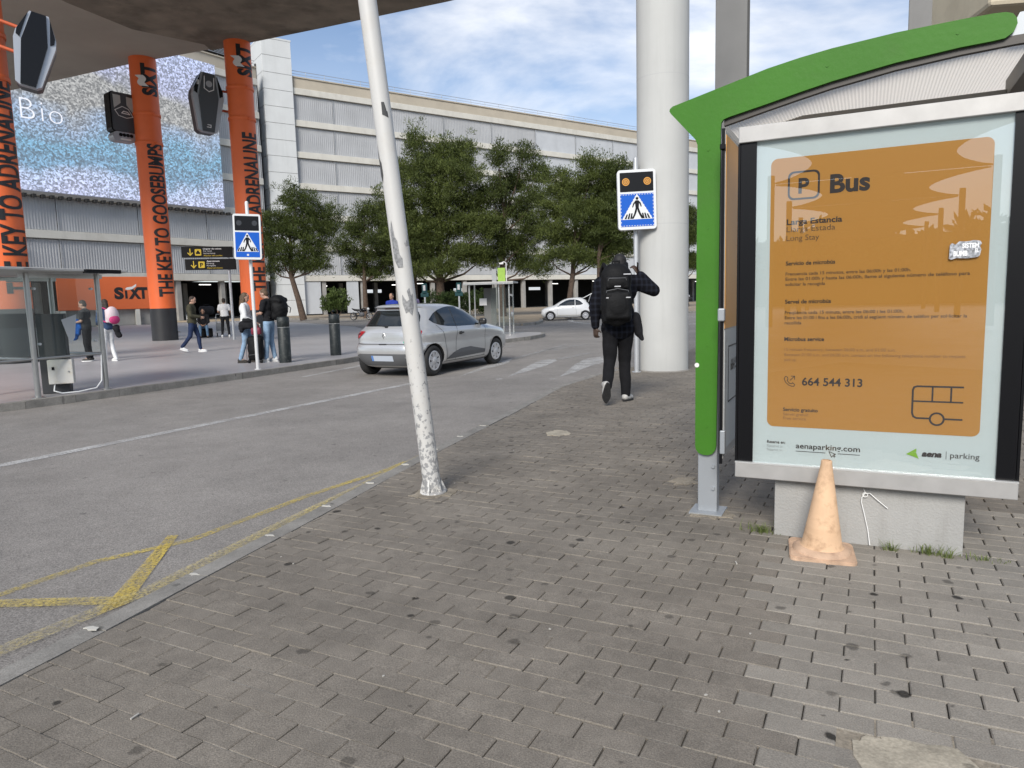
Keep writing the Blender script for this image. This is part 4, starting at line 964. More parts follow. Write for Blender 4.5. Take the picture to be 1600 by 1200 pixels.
# torn sticker on the glass
stk = [(.780, 1.499), (.782, 1.565), (.790, 1.573), (.806, 1.566), (.820, 1.580), (.852, 1.578), (.880, 1.583), (.906, 1.578), (.912, 1.566), (.905, 1.552), (.911, 1.538), (.906, 1.510), (.898, 1.503), (.86, 1.498), (.81, 1.501), (.79, 1.494)]
s_ = MB().plate(stk, F - .0034, F - .0022).build('torn_sticker', mat('torn grey sticker', (.30, .31, .33), .7, var=.75, vs=70), pc)
m = MB(); text(m, 'SISTEM', .833, 1.548, .022, F - .0040, .068, bold=.04); text(m, 'EL', .886, 1.526, .018, F - .0040, .016, bold=.03); text(m, 'BUMB', .798, 1.511, .024, F - .0040, .058, bold=.05); m.build('lettering', mat('white sticker print', (.75, .75, .75), .6), s_)
# white plastic tie hanging on the plinth
tie = MB(); tie.tube([(.452, -.010, .292), (.446, -.016, .280), (.437, -.014, .262), (.436, -.013, .235), (.452, -.012, .17), (.470, -.012, .09), (.482, -.02, .008)], .0026, 6).tube([(.452, -.012, .285), (.475, -.016, .290), (.51, -.014, .258), (.56, -.012, .216)], .0024, 6)
tie.tube([(.452 + .012 * math.cos(a), -.014, .279 + .012 * math.sin(a)) for a in np.linspace(0, 6.28, 14)], .0024, 5).tube([(.455, -.012, .288), (.447, -.02, .304), (.444, -.014, .312)], .002, 5)
to = tie.build('cable_tie', mat('white plastic', (.8, .8, .78), .4)); to.location = (BX, BY, 0); to.rotation_euler = (0, 0, BA); tag(to, 'knotted white plastic string hanging on the concrete plinth', 'string')

# --------------------------------------------------- traffic cone
M_cone = mat('sun bleached orange rubber', (.62, .41, .25), .75, var=.14, vs=7, dirt=.75, ds=14, dcol=(.30, .18, .10), streak=.3, sk=(22, 22, 5), scol=(.40, .27, .18))
M_coneb = mat('worn cone foot', (.50, .34, .23), .8, var=.25, vs=9, dirt=.9, ds=11, dcol=(.30, .19, .13))
cone = thing('traffic_cone', 'faded orange traffic cone standing against the plinth', 'traffic cone', (1.592, 3.575, 0), R(-22))
MB().lathe([(.0185, .500), (.024, .500), (.0265, .494), (.0275, .48), (.0345, .435), (.0355, .432), (.0365, .425), (.080, .160), (.0815, .157), (.0825, .148), (.098, .055), (.107, .045)], 40).build('body', M_cone, cone)
bm_ = MB(); bm_.lathe([(.107, .0455), (.128, .040), (.140, .030), (.143, .022)], 40)
sq = rrect(-.158, -.150, .158, .150, .035, 5)
bm_.prism(sq, .0, .017); bm_.prism([(x * .97, y * .97) for x, y in sq], .017, .022)
bm_.build('foot', M_coneb, cone); MB().cyl((0, 0, .499), (0, 0, .40), .0183, .014, n=20, caps=False).build('top_hole', M_cone, cone)
cone.rotation_euler = (R(1.2), R(1.5), R(-20))

# --------------------------------------------------- weeds at the plinth
M_grass = leafmat('weed', (.10, .14, .035), (.22, .26, .09))
def weed(x, y, n, r, h, seed, name_label):
    g = random.Random(seed); vs, fs = [], []
    for i in range(int(n * .55)):
        a = g.uniform(0, 6.28); q = r * (g.random() ** 1.6) * 1.5; bx_, by_ = q * math.cos(a) * 1.6, q * math.sin(a) * .6; hh = h * g.uniform(.25, 1.5); ln = g.uniform(.3, 1.4) * hh; b = g.uniform(0, 6.28); w_ = g.uniform(.0011, .0024)
        c, s = math.cos(b), math.sin(b); o = len(vs)
        for t, k in ((0, 1.), (.55, .8), (1, .1)):
            px, py, pz = bx_ + c * ln * t * t, by_ + s * ln * t * t, hh * t * (1.15 - .25 * t); vs += [(px - s * w_ * k, py + c * w_ * k, pz), (px + s * w_ * k, py - c * w_ * k, pz)]
        fs += [(o, o + 1, o + 3, o + 2), (o + 2, o + 3, o + 5, o + 4)]
    ob = meshobj('weed_tuft', vs, fs, M_grass); ob.location = (x, y, -.004); ob.rotation_euler = (0, 0, BA); at = ob.data.attributes.new('tone', 'FLOAT', 'FACE'); at.data.foreach_set('value', [g.random() for _ in fs])
    tag(ob, name_label, 'weed', 'weeds around the plinth'); return ob
def bl(x, y):
    return BX + x * math.cos(BA) - y * math.sin(BA), BY + x * math.sin(BA) + y * math.cos(BA)
for x, y, n, r, h, lb_ in ((-.075, .01, 240, .05, .05, 'grass tuft left of the cone at the plinth corner'), (.58, -.045, 90, .022, .045, 'small grass tuft under the hanging white string'), (.755, -.025, 190, .045, .05, 'largest grass tuft near the right end of the plinth'), (.84, -.06, 70, .018, .045, 'tiny grass tuft just right of the largest tuft'), (1.0, -.02, 130, .06, .025, 'thin grass beyond the right corner of the plinth')):
    weed(*bl(x, y), n, r, h, int(x * 1000) + 77, lb_)

# --------------------------------------------------- litter on the pavers
M_lit = mat('pale paper litter', (.42, .40, .36), .85)
LIT = [(-1.294, 2.237, 'b'), (-1.28, 3.73, 's'), (-1.18, 3.62, 's'), (.13, 2.797, 's'), (1.112, 3.463, 'b'), (.93, 2.71, 's'), (.634, 2.281, 's'), (.65, 2.18, 's'), (-.5, 2.46, 's'), (0.0, 6.3, 's'), (1.42, 7.9, 's'), (-.45, 5.2, 's')]
WHERE = ['cigarette butt on the pavers at the lower left', 'paper scrap nearest the yellow marking', 'paper scrap just right of the one by the kerb', 'largest crumbled scrap in the middle of the pavement', 'white stub on the pavers left of the cone', 'scrap at the edge of the greyer pavers', 'left of two crumbs at the bottom right of centre', 'right of two crumbs at the bottom right of centre', 'lone crumb in the lower middle of the pavers', 'scrap beyond the leaning pole near the kerb', 'scrap lying behind the walking man', 'scrap beside the foot of the leaning pole']
for (x, y, k), wl in zip(LIT, WHERE):
    r_ = random.Random(int(x * 999)); m = MB()
    if k == 'b': m.cyl((-.016, 0, .004), (.016, 0, .004), .0035, n=8)
    else:
        pts = [((.007 * r_.uniform(.4, 1.3)) * math.cos(a), .005 * r_.uniform(.5, 1.2) * math.sin(a)) for a in np.linspace(0, 5.5, 7)]; m.prism(pts, .0005, .003)
    o = m.build('litter_scrap', M_lit); o.location = (x, y, .001); o.rotation_euler = (0, 0, r_.uniform(0, 3)); tag(o, wl, 'litter', 'bits of litter on the pavers')

# ================================================================== leaning white pole
def chipped_mat():
    m = bpy.data.materials.new('chipped white paint'); m.use_nodes = True; t = m.node_tree; b = t.nodes['Principled BSDF']; l = t.links.new; Nn = t.nodes.new
    tc_ = Nn('ShaderNodeTexCoord'); P = tc_.outputs['Object']; s = Nn('ShaderNodeSeparateXYZ'); l(P, s.inputs[0])
    def noise(sc_, d, ro, st=None):
        n = Nn('ShaderNodeTexNoise'); n.inputs['Scale'].default_value = sc_; n.inputs['Detail'].default_value = d; n.inputs['Roughness'].default_value = ro
        if st:
            mp_ = Nn('ShaderNodeMapping'); mp_.inputs['Scale'].default_value = st; l(P, mp_.inputs[0]); l(mp_.outputs[0], n.inputs['Vector'])
        else: l(P, n.inputs['Vector'])
        return n.outputs[0]
    th = Nn('ShaderNodeMapRange'); th.inputs[1].default_value = .15; th.inputs[2].default_value = 1.35; th.inputs[3].default_value = .495; th.inputs[4].default_value = .70; l(s.outputs[2], th.inputs[0])
    d = Nn('ShaderNodeMath'); d.operation = 'SUBTRACT'; l(noise(34, 5, .62, (1, 1, .8)), d.inputs[0]); l(th.outputs[0], d.inputs[1])
    k = Nn('ShaderNodeMapRange'); k.inputs[1].default_value = 0; k.inputs[2].default_value = .02; l(d.outputs[0], k.inputs[0])
    # large flakes higher up
    d2 = Nn('ShaderNodeMapRange'); d2.inputs[1].default_value = .655; d2.inputs[2].default_value = .675; l(noise(7, 6, .6, (1, 1, .7)), d2.inputs[0])
    zf = Nn('ShaderNodeMapRange'); zf.inputs[1].default_value = 2.0; zf.inputs[2].default_value = 2.3; zf.inputs[3].default_value = 1.; zf.inputs[4].default_value = 0.; l(s.outputs[2], zf.inputs[0])
    mm = Nn('ShaderNodeMath'); mm.operation = 'MULTIPLY'; l(d2.outputs[0], mm.inputs[0]); l(zf.outputs[0], mm.inputs[1])
    mx_ = Nn('ShaderNodeMath'); mx_.operation = 'MAXIMUM'; l(k.outputs[0], mx_.inputs[0]); l(mm.outputs[0], mx_.inputs[1])
    r = Nn('ShaderNodeMix'); r.data_type = 'RGBA'; r.inputs[6].default_value = (.54, .53, .505, 1); r.inputs[7].default_value = (.27, .27, .27, 1); l(mx_.outputs[0], r.inputs[0])
    dr = Nn('ShaderNodeMapRange'); dr.inputs[1].default_value = .5; dr.inputs[2].default_value = .8; dr.inputs[3].default_value = 0; dr.inputs[4].default_value = .35; l(noise(5, 8, .7), dr.inputs[0])
    r2_ = Nn('ShaderNodeMix'); r2_.data_type = 'RGBA'; l(dr.outputs[0], r2_.inputs[0]); l(r.outputs[2], r2_.inputs[6]); r2_.inputs[7].default_value = (.48, .42, .34, 1)
    l(r2_.outputs[2], b.inputs['Base Color']); b.inputs['Roughness'].default_value = .5
    bp = Nn('ShaderNodeBump'); bp.inputs['Strength'].default_value = .5; bp.inputs['Distance'].default_value = .003; bp.invert = True; l(mx_.outputs[0], bp.inputs['Height']); l(bp.outputs[0], b.inputs['Normal'])
    return m
pole = thing('leaning_pole', 'white leaning lamp pole with flaking paint at the kerb', 'pole', (-.585, 4.965, 0))
pole.rotation_euler = (R(1.0), R(-5.05), 0)
M_pole = chipped_mat()
MB().cyl((0, 0, .0), (0, 0, 5.2), .0635, .0585, n=40).build('shaft', M_pole, pole)
fl = MB()
for i in range(6):
    a = i * math.pi / 3 + .3; c, s = math.cos(a), math.sin(a)
    fl.add([(c * .055 - s * .006, s * .055 + c * .006, .13), (c * .055 + s * .006, s * .055 - c * .006, .13), (c * .10 + s * .006, s * .10 - c * .006, .0), (c * .10 - s * .006, s * .10 + c * .006, .0), (c * .05 - s * .006, s * .05 + c * .006, .0), (c * .05 + s * .006, s * .05 - c * .006, .0)], [(0, 1, 2, 3), (0, 3, 4), (1, 5, 2), (3, 2, 5, 4), (0, 4, 5, 1)])
fl.lathe([(.098, .0), (.098, .012), (.064, .016)], 24)
fl.build('flange', M_pole, pole)
M_scrap = mat('bare grey metal', (.25, .25, .25), .5, .2, var=.35, vs=60)
def bent_patch(poly, r, name, mt):
    """a flake of old sticker on the pole: outline in (angle, z)"""
    bm = bmesh.new(); f = bm.faces.new([bm.verts.new((a, 0, z)) for a, z in poly]); bmesh.ops.triangulate(bm, faces=[f])
    for q in np.linspace(-1.6, 1.6, 17): bmesh.ops.bisect_plane(bm, geom=bm.verts[:] + bm.edges[:] + bm.faces[:], plane_co=(q, 0, 0), plane_no=(1, 0, 0))
    bm.verts.index_update(); vs = [(r * math.sin(v.co.x), -r * math.cos(v.co.x), v.co.z) for v in bm.verts]; fs = [[v.index for v in f.verts] for f in bm.faces]; bm.free()
    return meshobj(name, vs, fs, mt, pole)
bent_patch([(.1, 1.30), (.45, 1.27), (.72, 1.33), (.8, 1.42), (.55, 1.40), (.5, 1.46), (.2, 1.44), (.35, 1.38), (.05, 1.37), (-.35, 1.42), (-.45, 1.36), (-.2, 1.29)], .0645, 'scraped_sticker', M_scrap)
bent_patch([(-.75, 1.66), (-.4, 1.60), (.15, 1.60), (.2, 1.66), (-.05, 1.69), (-.1, 1.78), (-.35, 1.81), (-.5, 1.92), (-.8, 1.85)], .0641, 'paint_flake', M_scrap)
bent_patch([(-1.4, 2.22), (-1.0, 2.17), (-.75, 2.22), (-.8, 2.3), (-1.1, 2.33), (-1.3, 2.42)], .0636, 'paint_flake', mat('dark scrape', (.06, .06, .06), .7))
bent_patch([(.1, 2.60), (.75, 2.58), (.7, 2.62), (.5, 2.63), (.45, 2.68), (.15, 2.68)], .0632, 'paint_flake', mat('dark scrape', (.06, .06, .06), .7))

# ================================================================== pedestrian crossing signs
M_sblue = mat('sign blue', (.008, .095, .46), .5, spec=.2); M_swhite = mat('sign white', (.64, .65, .65), .5); M_sblack = mat('sign black', (.006, .007, .009), .5, spec=.15)
M_amber = mat('amber lamp', (.50, .22, .025), .3, emit=(1., .45, .05), es=.12); M_lampoff = mat('unlit lamp', (.035, .036, .04), .25)
M_spole = mat('galvanised pole', (.52, .53, .54), .4, .5, var=.06, vs=6); M_wpole = mat('white sign pole', (.62, .62, .61), .5)
def crossing_sign(loc, rz, w_, h, zc, label, lit, pm, prad, ptop, px, roll=0., border=True):
    t = thing('crossing_sign', label, 'road sign', loc, rz, 'pedestrian crossing signs')
    MB().cyl((0, 0, 0), (0, 0, ptop), prad, n=18).ball((0, 0, ptop), prad, 6).build('pole', pm, t)
    MB().cyl((0, 0, 0), (0, 0, .012), prad * 2.0, n=18).build('base_collar', pm, t)
    bd = bpy.data.objects.new('sign_box', None)
    H, W = h / 2, w_ / 2; k = w_ / .62
    b = MB().plate(rrect(-W, -H, W, H, .05 * k), -.10, .04).build('sign_box', M_swhite, t); b.location = (px, -prad - .045, zc); b.rotation_euler = (0, roll, 0)
    b['category'] = ''; del b['category']
    MB().plate(rrect(-W * .87, H * .27, W * .87, H * .91, .012), -.104, -.0995).build('lamp_panel', M_sblack, b)
    for s in (-1, 1):
        c = (s * W * .56, H * .60); mb = MB()
        for r0, r1, mi in ((.0, .012, 0), (.022, .034, 0), (.046, .060, 0)):
            n = 24; a_ = circle(c[0], c[1], r1 * k, n); i_ = circle(c[0], c[1], max(r0, .0005) * k, n)
            mb.add([(x, -.1062, z) for x, z in a_] + [(x, -.1062, z) for x, z in i_], [(q, (q + 1) % n, n + (q + 1) % n, n + q) for q in range(n)], mi)
        mb.plate(circle(*c, .062 * k), -.1054, -.104, 1); mb.build('lamp', [M_amber if lit else M_lampoff, mat('lamp back lit', (.16, .075, .015), .4) if lit else M_lampoff], b)
    MB().plate([(-W * .87, -H * .90), (W * .87, -H * .90), (W * .87, H * .20), (-W * .87, H * .20)], -.104, -.0996).build('blue_field', M_sblue, b)
    MB().plate([(-W * .80, -H * .66), (W * .80, -H * .66), (0, H * .19)], -.1052, -.104).build('white_triangle', M_swhite, b)
    fg = MB(); y = -.1064; u = H * .78 / 100; oz = -H * .64                   # walking figure, 100 units tall
    def poly(p): fg.plate([(a * u, oz + c * u) for a, c in p], y, -.1052)
    fg.plate(circle(.3 * u, oz + 87 * u, 6.2 * u, 16), y, -.1052)
    poly([(-5, 79), (5, 79), (9, 74), (7, 44), (-7, 44), (-9, 72)]); poly([(-6, 79), (-17, 66), (-22, 50), (-18, 48), (-12, 62), (-5, 70)]); poly([(6, 79), (16, 68), (20, 52), (16, 50), (11, 63), (5, 70)])
    poly([(-7, 46), (2, 46), (-3, 28), (-9, 14), (-17, 0), (-26, 0), (-15, 18)]); poly([(0, 46), (7, 46), (14, 26), (24, 8), (30, 0), (18, 0), (8, 18), (2, 32)])
    for x in (-52, -39, -27.5, 27.5, 39, 52):
        lean_ = x * .16; wd_ = 4.2; hh = 24 if abs(x) < 50 else 20; poly([(x - wd_, 0), (x + wd_, 0), (x + wd_ * .7 - lean_, hh), (x - wd_ * .7 - lean_, hh)])
    fg.build('pictogram', M_sblack, b)
    if border:
        bm2 = MB()
        for i in range(13):
            q = -1 + 2 * i / 12
            for x, z in ((q * W * .84, H * .17), (q * W * .84, -H * .87)): bm2.plate(rrect(x - .012, z - .005, x + .012, z + .005, .004, 2), -.107, -.104)
        for i in range(1, 9):
            z = H * .17 - i * H * 1.04 / 9
            for x in (-W * .84, W * .84): bm2.plate(rrect(x - .005, z - .012, x + .005, z + .012, .004, 2), -.107, -.104)
            tx = W * .80 * i / 9; tz = H * .19 - H * .85 * i / 9
            for s in (-1, 1): bm2.plate(circle(s * tx, tz, .008, 8), -.107, -.104)
        o = bm2.build('led_dots', M_swhite, b); o['kind'] = 'stuff'
    else: MB().plate(rrect(-.02, -H * .84, .02, -H * .76, .006), -.107, -.104).build('sticker', M_swhite, b)
    for z in (-H * .5, H * .6): MB().box((-px, .06, z), (prad * 3.4, .05, .05)).build('clamp', M_spole, b)
    return t
crossing_sign((2.25, 12.72, 0), R(-4), .655, 1.01, 3.01, 'blue pedestrian crossing sign with lit amber lamps in front of the round column', True, M_spole, .042, 3.72, 0., roll=R(-1.2))
crossing_sign((-5.48, 15.3, 0), R(16), .545, .935, 2.80, 'tilted blue crossing sign with dark lamps on a thin white pole', False, M_wpole, .036, 3.52, -.02, roll=R(1.3), border=False)

# ================================================================== glass trolley shelter at the left kerb
M_stain = mat('stainless tube', (.42, .42, .41), .3, .8, var=.06, vs=8)
M_glass = glass('shelter glass', (.88, .92, .91), 1.3, .97, .01)
ts = thing('trolley_shelter', 'low glass walled shelter with steel posts at the left kerb', 'shelter', (-7.51, 11.18, 0), R(65))
LX = 1.16          # local x runs along the kerb from the near post to the far one
for x in (0, LX): MB().cyl((x, 0, 0), (x, 0, 1.97), .042, n=18).cyl((x, 0, 0), (x, 0, .02), .085, n=18).build('post', M_stain, ts)
for x in (0.0, LX): MB().cyl((x, 1.25, 0), (x, 1.25, 1.97), .042, n=18).build('post', M_stain, ts)
for yb in (.02, 1.25): MB().box((LX / 2, yb, 1.925), (LX + .2, .05, .07)).build('beam', M_stain, ts)
MB().cyl((.02, .0, .62), (LX - .02, .0, .62), .022, n=10).build('rail', M_stain, ts)
for x in (.0, LX): MB().cyl((x, .0, .62), (x, 1.25, .62), .022, n=10).build('rail', M_stain, ts)
MB().box((LX / 2, .0, 1.27), (LX - .1, .012, 1.26)).build('glass_pane', M_glass, ts)
MB().box((.0, .62, 1.27), (.012, 1.14, 1.26)).build('glass_pane', M_glass, ts)
MB().box((LX / 2 - .05, .55, 2.0), (LX + .55, 2.1, .045), bev=.01).build('roof', mat('pale roof sheet', (.42, .41, .39), .6), ts)
MB().box((LX / 2 + .33, -.52, 1.985), (.6, .1, .06)).build('roof_edge', M_frame, ts)
for x, z in ((.1, 1.72), (LX - .12, 1.72), (.1, .85), (LX - .12, .85)): MB().cyl((x, -.03, z), (x, .03, z), .02, n=10).build('glass_clamp', M_spole, ts)
MB().plate([(.48, 1.22), (.74, 1.30), (.68, .92), (.60, .82)], -.012, -.0065).build('paper_notice', mat('faded paper', (.45, .46, .46), .7), ts)
# near bay of the same shelter, running out of the picture
MB().cyl((-1.35, .0, 0), (-1.35, .0, 1.97), .042, n=18).build('post', M_stain, ts); MB().cyl((-1.33, .0, .62), (-.02, .0, .62), .022, n=10).build('rail', M_stain, ts)
MB().box((-.68, .0, 1.27), (1.26, .012, 1.26)).build('glass_pane', M_glass, ts); MB().box((-.75, .55, 2.002), (1.5, 2.1, .045), bev=.01).build('roof', mat('pale roof sheet', (.42, .41, .39), .6), ts)
# control box on a dark pedestal, with cable
cb = thing('control_cabinet', 'dark pedestal carrying a white electric box under the glass shelter', 'cabinet', (-7.56, 11.76, 0), R(20))
MB().box((-.02, .10, .66), (.40, .22, 1.32), bev=.01).build('pedestal', mat('charcoal sheet', (.035, .037, .04), .5), cb)
MB().box((.10, -.10, .37), (.36, .16, .40), bev=.012).build('box', mat('cream box', (.62, .60, .55), .5, dirt=.4, ds=9, dcol=(.45, .36, .2)), cb)
MB().box((-.0, -.185, .43), (.035, .012, .05)).build('lock', M_frame, cb); MB().cyl((.22, -.18, .37), (.22, -.192, .37), .014, n=10).build('lock', M_stain, cb)
MB().tube([(.0, -.12, .2), (-.02, -.16, .06), (.1, -.2, .02), (.32, -.10, .02), (.55, .08, .05), (.62, .17, .16), (.64, .21, .5), (.64, .22, .62)], .012, 8).build('cable', mat('white plastic', (.8, .8, .78), .4), cb)

# ================================================================== glass shelter on the island
ms = thing('island_shelter', 'steel and glass bus shelter on the traffic island with a lime panel above', 'bus shelter', (-.72, 28.3, 0), R(-8))
for x in (-.78, .02, .38, .78):
    for y in ((.55,) if x < .3 and x > -.2 else (-.55, .55)): MB().box((x, y, 1.0), (.045, .045, 2.0)).build('post', M_stain, ms)
MB().box((0, 0, 2.02), (1.95, 1.5, .06), bev=.01).build('roof', mat('pale roof sheet', (.42, .41, .39), .6), ms); MB().box((0, -.76, 1.98), (1.95, .04, .07)).build('gutter', M_stain, ms)
MB().box((-.15, .52, 1.1), (.50, .03, 1.45)).build('notice_board', mat('grey board', (.12, .12, .115), .6), ms)
for x0, x1 in ((.06, .36), (.40, .76)): MB().box(((x0 + x1) / 2, -.55, 1.1), (x1 - x0, .012, 1.5)).build('glass_pane', M_glass, ms)
MB().box((.78, 0, 1.1), (.012, 1.0, 1.5)).build('glass_pane', M_glass, ms)
MB().box((-.43, .5, 1.28), (.3, .02, .28)).build('timetable', M_wprint, ms)
sg = thing('lime_sign', 'lime green information panel standing above the island shelter roof', 'sign', (-.30, 28.35, 2.05), R(-8))
MB().box((.0, 0, .28), (.30, .06, .54), bev=.01).build('panel', mat('lime panel', (.28, .45, .06), .5, var=.1, vs=9), sg); MB().box((-.30, .03, .26), (.18, .06, .5), bev=.01).build('side_panel', mat('grey board light', (.32, .33, .33), .5), sg)
MB().tube([(.19, .02, 0), (.19, .02, .70), (.17, .02, .76), (.1, .02, .78), (.0, .02, .74)], .02, 8).box((.0, .02, .72), (.16, .08, .06)).build('lamp_arm', M_wprint, sg)

# ================================================================== bollards
M_boll = mat('dark green cast iron', (.013, .018, .018), .55, .1, var=.15, vs=5, dirt=.5, ds=14, dcol=(.12, .12, .11))
def bollard(loc, label):
    b = thing('bollard', label, 'bollard', loc, 0, 'dark cylindrical bollards')
    MB().lathe([(.0, 1.09), (.12, 1.09), (.142, 1.07), (.142, .86), (.137, .855), (.137, .83), (.142, .825), (.142, .0)], 28).build('body', M_boll, b)
    MB().lathe([(.1385, .835), (.1385, .850)], 28).build('reflective_band', M_stain, b); return b
bollard((-4.68, 18.95, 0), 'bollard standing alone behind the silver car'); bollard((-5.40, 16.95, 0), 'bollard behind the man with the big backpack')

# ================================================================== direction sign, trolleys
ds = thing('direction_sign', 'pair of dark direction boards with yellow arrows on a steel post', 'direction sign', (-11.58, 29.8, 0), R(14))
MB().cyl((0, 0, 0), (0, 0, 3.75), .055, n=12).build('post', M_spole, ds)
M_dsign = mat('dark sign board', (.010, .009, .009), .5, spec=.2); M_yel = mat('sign yellow', (.72, .50, .03), .5)
for z, xx, tx, g in ((3.60, .0, ('Lloguer de cotxes', 'Car rental', 'Autovermietung', 'Alquiler de coches'), 'car'), (3.10, .10, ('Aparcament', 'Parking', 'Parkplatz', 'Aparcamiento'), 'P')):
    b = MB().box((-.78 + xx, -.08, z), (1.95, .07, .44), bev=.008).build('board', M_dsign, ds)
    m = MB(); Y = -.1165; ox = -1.75 + xx
    m2 = MB(); stroke(m2, [(ox + .32, z + .13), (ox + .32, z - .12)], .035, Y); stroke(m2, [(ox + .23, z - .03), (ox + .32, z - .13), (ox + .41, z - .03)], .035, Y)
    m2.plate(rrect(ox + .50, z - .14, ox + .74, z + .12, .03), Y, Y + .0008)
    text(m2, tx[3], ox + .82, z - .17, .062, Y, .72 if g == 'car' else .6); m2.build('lettering', M_yel, b)
    for i in range(3): text(m, tx[i], ox + .82, z + .105 - i * .09, .06, Y, (.70, .32, .45)[i] if g == 'car' else (.5, .28, .34)[i], bold=.03 if i == 0 else 0)
    m.build('lettering', M_wprint, b)
    m = MB()
    if g == 'P': text(m, 'P', ox + .62, z - .10, .17, Y - .0008, align='c', bold=.04)
    else: m.plate([(ox + .54, z - .08), (ox + .70, z - .08), (ox + .70, z - .01), (ox + .67, z), (ox + .65, z + .06), (ox + .59, z + .06), (ox + .57, z), (ox + .54, z - .01)], Y - .0012, Y - .0004)
    m.build('symbol', M_dsign, b)
M_bagr = mat('red bag', (.35, .03, .035), .7); M_bagk = mat('black bag', (.015, .015, .017), .8, var=.3, vs=14)
def trolley(loc, rz, label, red=False):
    t = thing('luggage_trolley', label, 'luggage trolley', loc, rz, 'luggage trolleys')
    f = MB(); 
    for s in (-.26, .26): f.tube([(s, -.55, .2), (s, .42, .24), (s, .46, .95), (s * .9, .5, 1.02)], .018, 7)
    f.tube([(-.26, .5, 1.02), (.26, .5, 1.02)], .02, 7).tube([(-.26, .45, .62), (.26, .45, .62)], .015, 6).tube([(-.26, -.55, .2), (.26, -.55, .2)], .018, 7)
    f.build('frame', M_stain, t); MB().box((0, -.05, .25), (.5, .95, .03)).build('platform', M_stain, t); MB().box((0, .44, .45), (.5, .02, .36)).build('advert_panel', mat('grey board light', (.32, .33, .33), .5), t)
    for x, y in ((-.24, .35), (.24, .35), (0, -.5)): MB().cyl((x - .02, y, .08), (x + .02, y, .08), .08, n=12).build('wheel', M_frame, t)
    return t
trolley((-16.3, 34.4, 0), R(35), 'luggage trolley beside the black base of the middle orange pillar'); trolley((-14.5, 33.2, 0), R(60), 'luggage trolley next to the seated traveller'); trolley((-13.3, 32.9, 0), R(20), 'luggage trolley left of the man in the white shirt')
def bag(name, label, loc, d, mt, rz=0.):
    t = thing(name, label, 'bag', loc, rz); remeshed('body', [('b', (0, 0, d[2] / 2), d), ('e', (0, -d[1] * .1, d[2] * .5), (d[0] * .52, d[1] * .6, d[2] * .48))], min(d) * .09, mt, t, 3)
    MB().tube([(-d[0] * .2, 0, d[2] * .95), (-d[0] * .15, 0, d[2] * 1.18), (d[0] * .15, 0, d[2] * 1.18), (d[0] * .2, 0, d[2] * .95)], .015, 6).build('handle', mt, t); return t
bag('travel_bag', 'red bag hung at the pillar end of the trolleys', (-16.55, 34.1, .78), (.6, .3, .42), M_bagr, R(20)); bag('travel_bag', 'black bag lying on the middle trolley', (-14.0, 33.0, 1.03), (.65, .35, .38), M_bagk, R(40))

# ================================================================== trees, hedge, bush
M_pine = leafmat('pine needles', (.022, .032, .008), (.112, .142, .036)); M_pine2 = leafmat('pine needles light', (.027, .040, .010), (.148, .180, .046))
M_trunk = mat('pine bark', (.085, .058, .042), .95, var=.3, vs=6, bump=.8, bs=14)
def tree(label, base, crown, trunk_r, seed, n=330, per=64, lean=(0, 0), split=None, mt=None, grp='pines in front of the car park', lobes=None, cr=.75, size=.24):
    g = random.Random(seed); t = thing('pine_tree', label, 'tree', (*base, 0), 0, grp)
    x0, x1, z0, z1 = crown; cx = (x0 + x1) / 2 - base[0]; rw = (x1 - x0) / 2; H = z1 - z0
    if lobes is None:
        lobes = []
        for i in range(13):
            u = (i + .5) / 13; z = z0 + H * (.10 + .82 * u); wv = math.sin(math.pi * min(1, .22 + .80 * u)) ** .75; a = g.uniform(0, 6.28) + i * 2.4; q = g.uniform(.35, .75) * rw * wv
            lobes.append((cx + q * math.cos(a), q * math.sin(a) * .8, z, rw * g.uniform(.34, .52) * (.6 + .4 * wv), rw * g.uniform(.32, .48) * (.6 + .4 * wv), H * g.uniform(.085, .135)))
    else: lobes = [(a - base[0], g.uniform(-1.2, 1.2), b, c, c * .9, d) for a, b, c, d in lobes]
    m = MB(); top = Vector((cx * .6, 0, z0 + H * .8)); pts = [Vector((0, 0, -.05)), Vector((lean[0] * .4, 0, z0 * .45)), Vector((lean[0], lean[1], z0)), Vector((lean[0] * .8 + cx * .3, 0, z0 + H * .45)), top]
    m.tube(pts, [trunk_r * 1.25, trunk_r, trunk_r * .82, trunk_r * .5, trunk_r * .12], 10)
    for lx, ly, lz, rx, ry, rz_ in lobes:
        zb = max(z0 * .85, lz - H * .22 - rx * .3); k = (zb - z0) / H; st = pts[2].lerp(pts[3], min(1, max(0, k / .45))) if k > 0 else pts[1].lerp(pts[2], .9)
        e = Vector((lx, ly, lz)); mid = st.lerp(e, .55) + Vector((0, 0, -.15 * H * .2)); m.tube([st, mid, e], [trunk_r * .36, trunk_r * .24, trunk_r * .07], 6)
    lobes = [(a_, b_, c_, d_ * g.uniform(.95, 1.25), e_ * 1.12, f_ * g.uniform(1.1, 1.6)) for a_, b_, c_, d_, e_, f_ in lobes]
    m.build('trunk', M_trunk, t)
    leafmass('crown', lobes, int(n * 3.3), per, cr * .66, size * .85, mt or M_pine, t, seed=seed, shell=.34, flat=.75, wide=.22, up=.75)
    return t
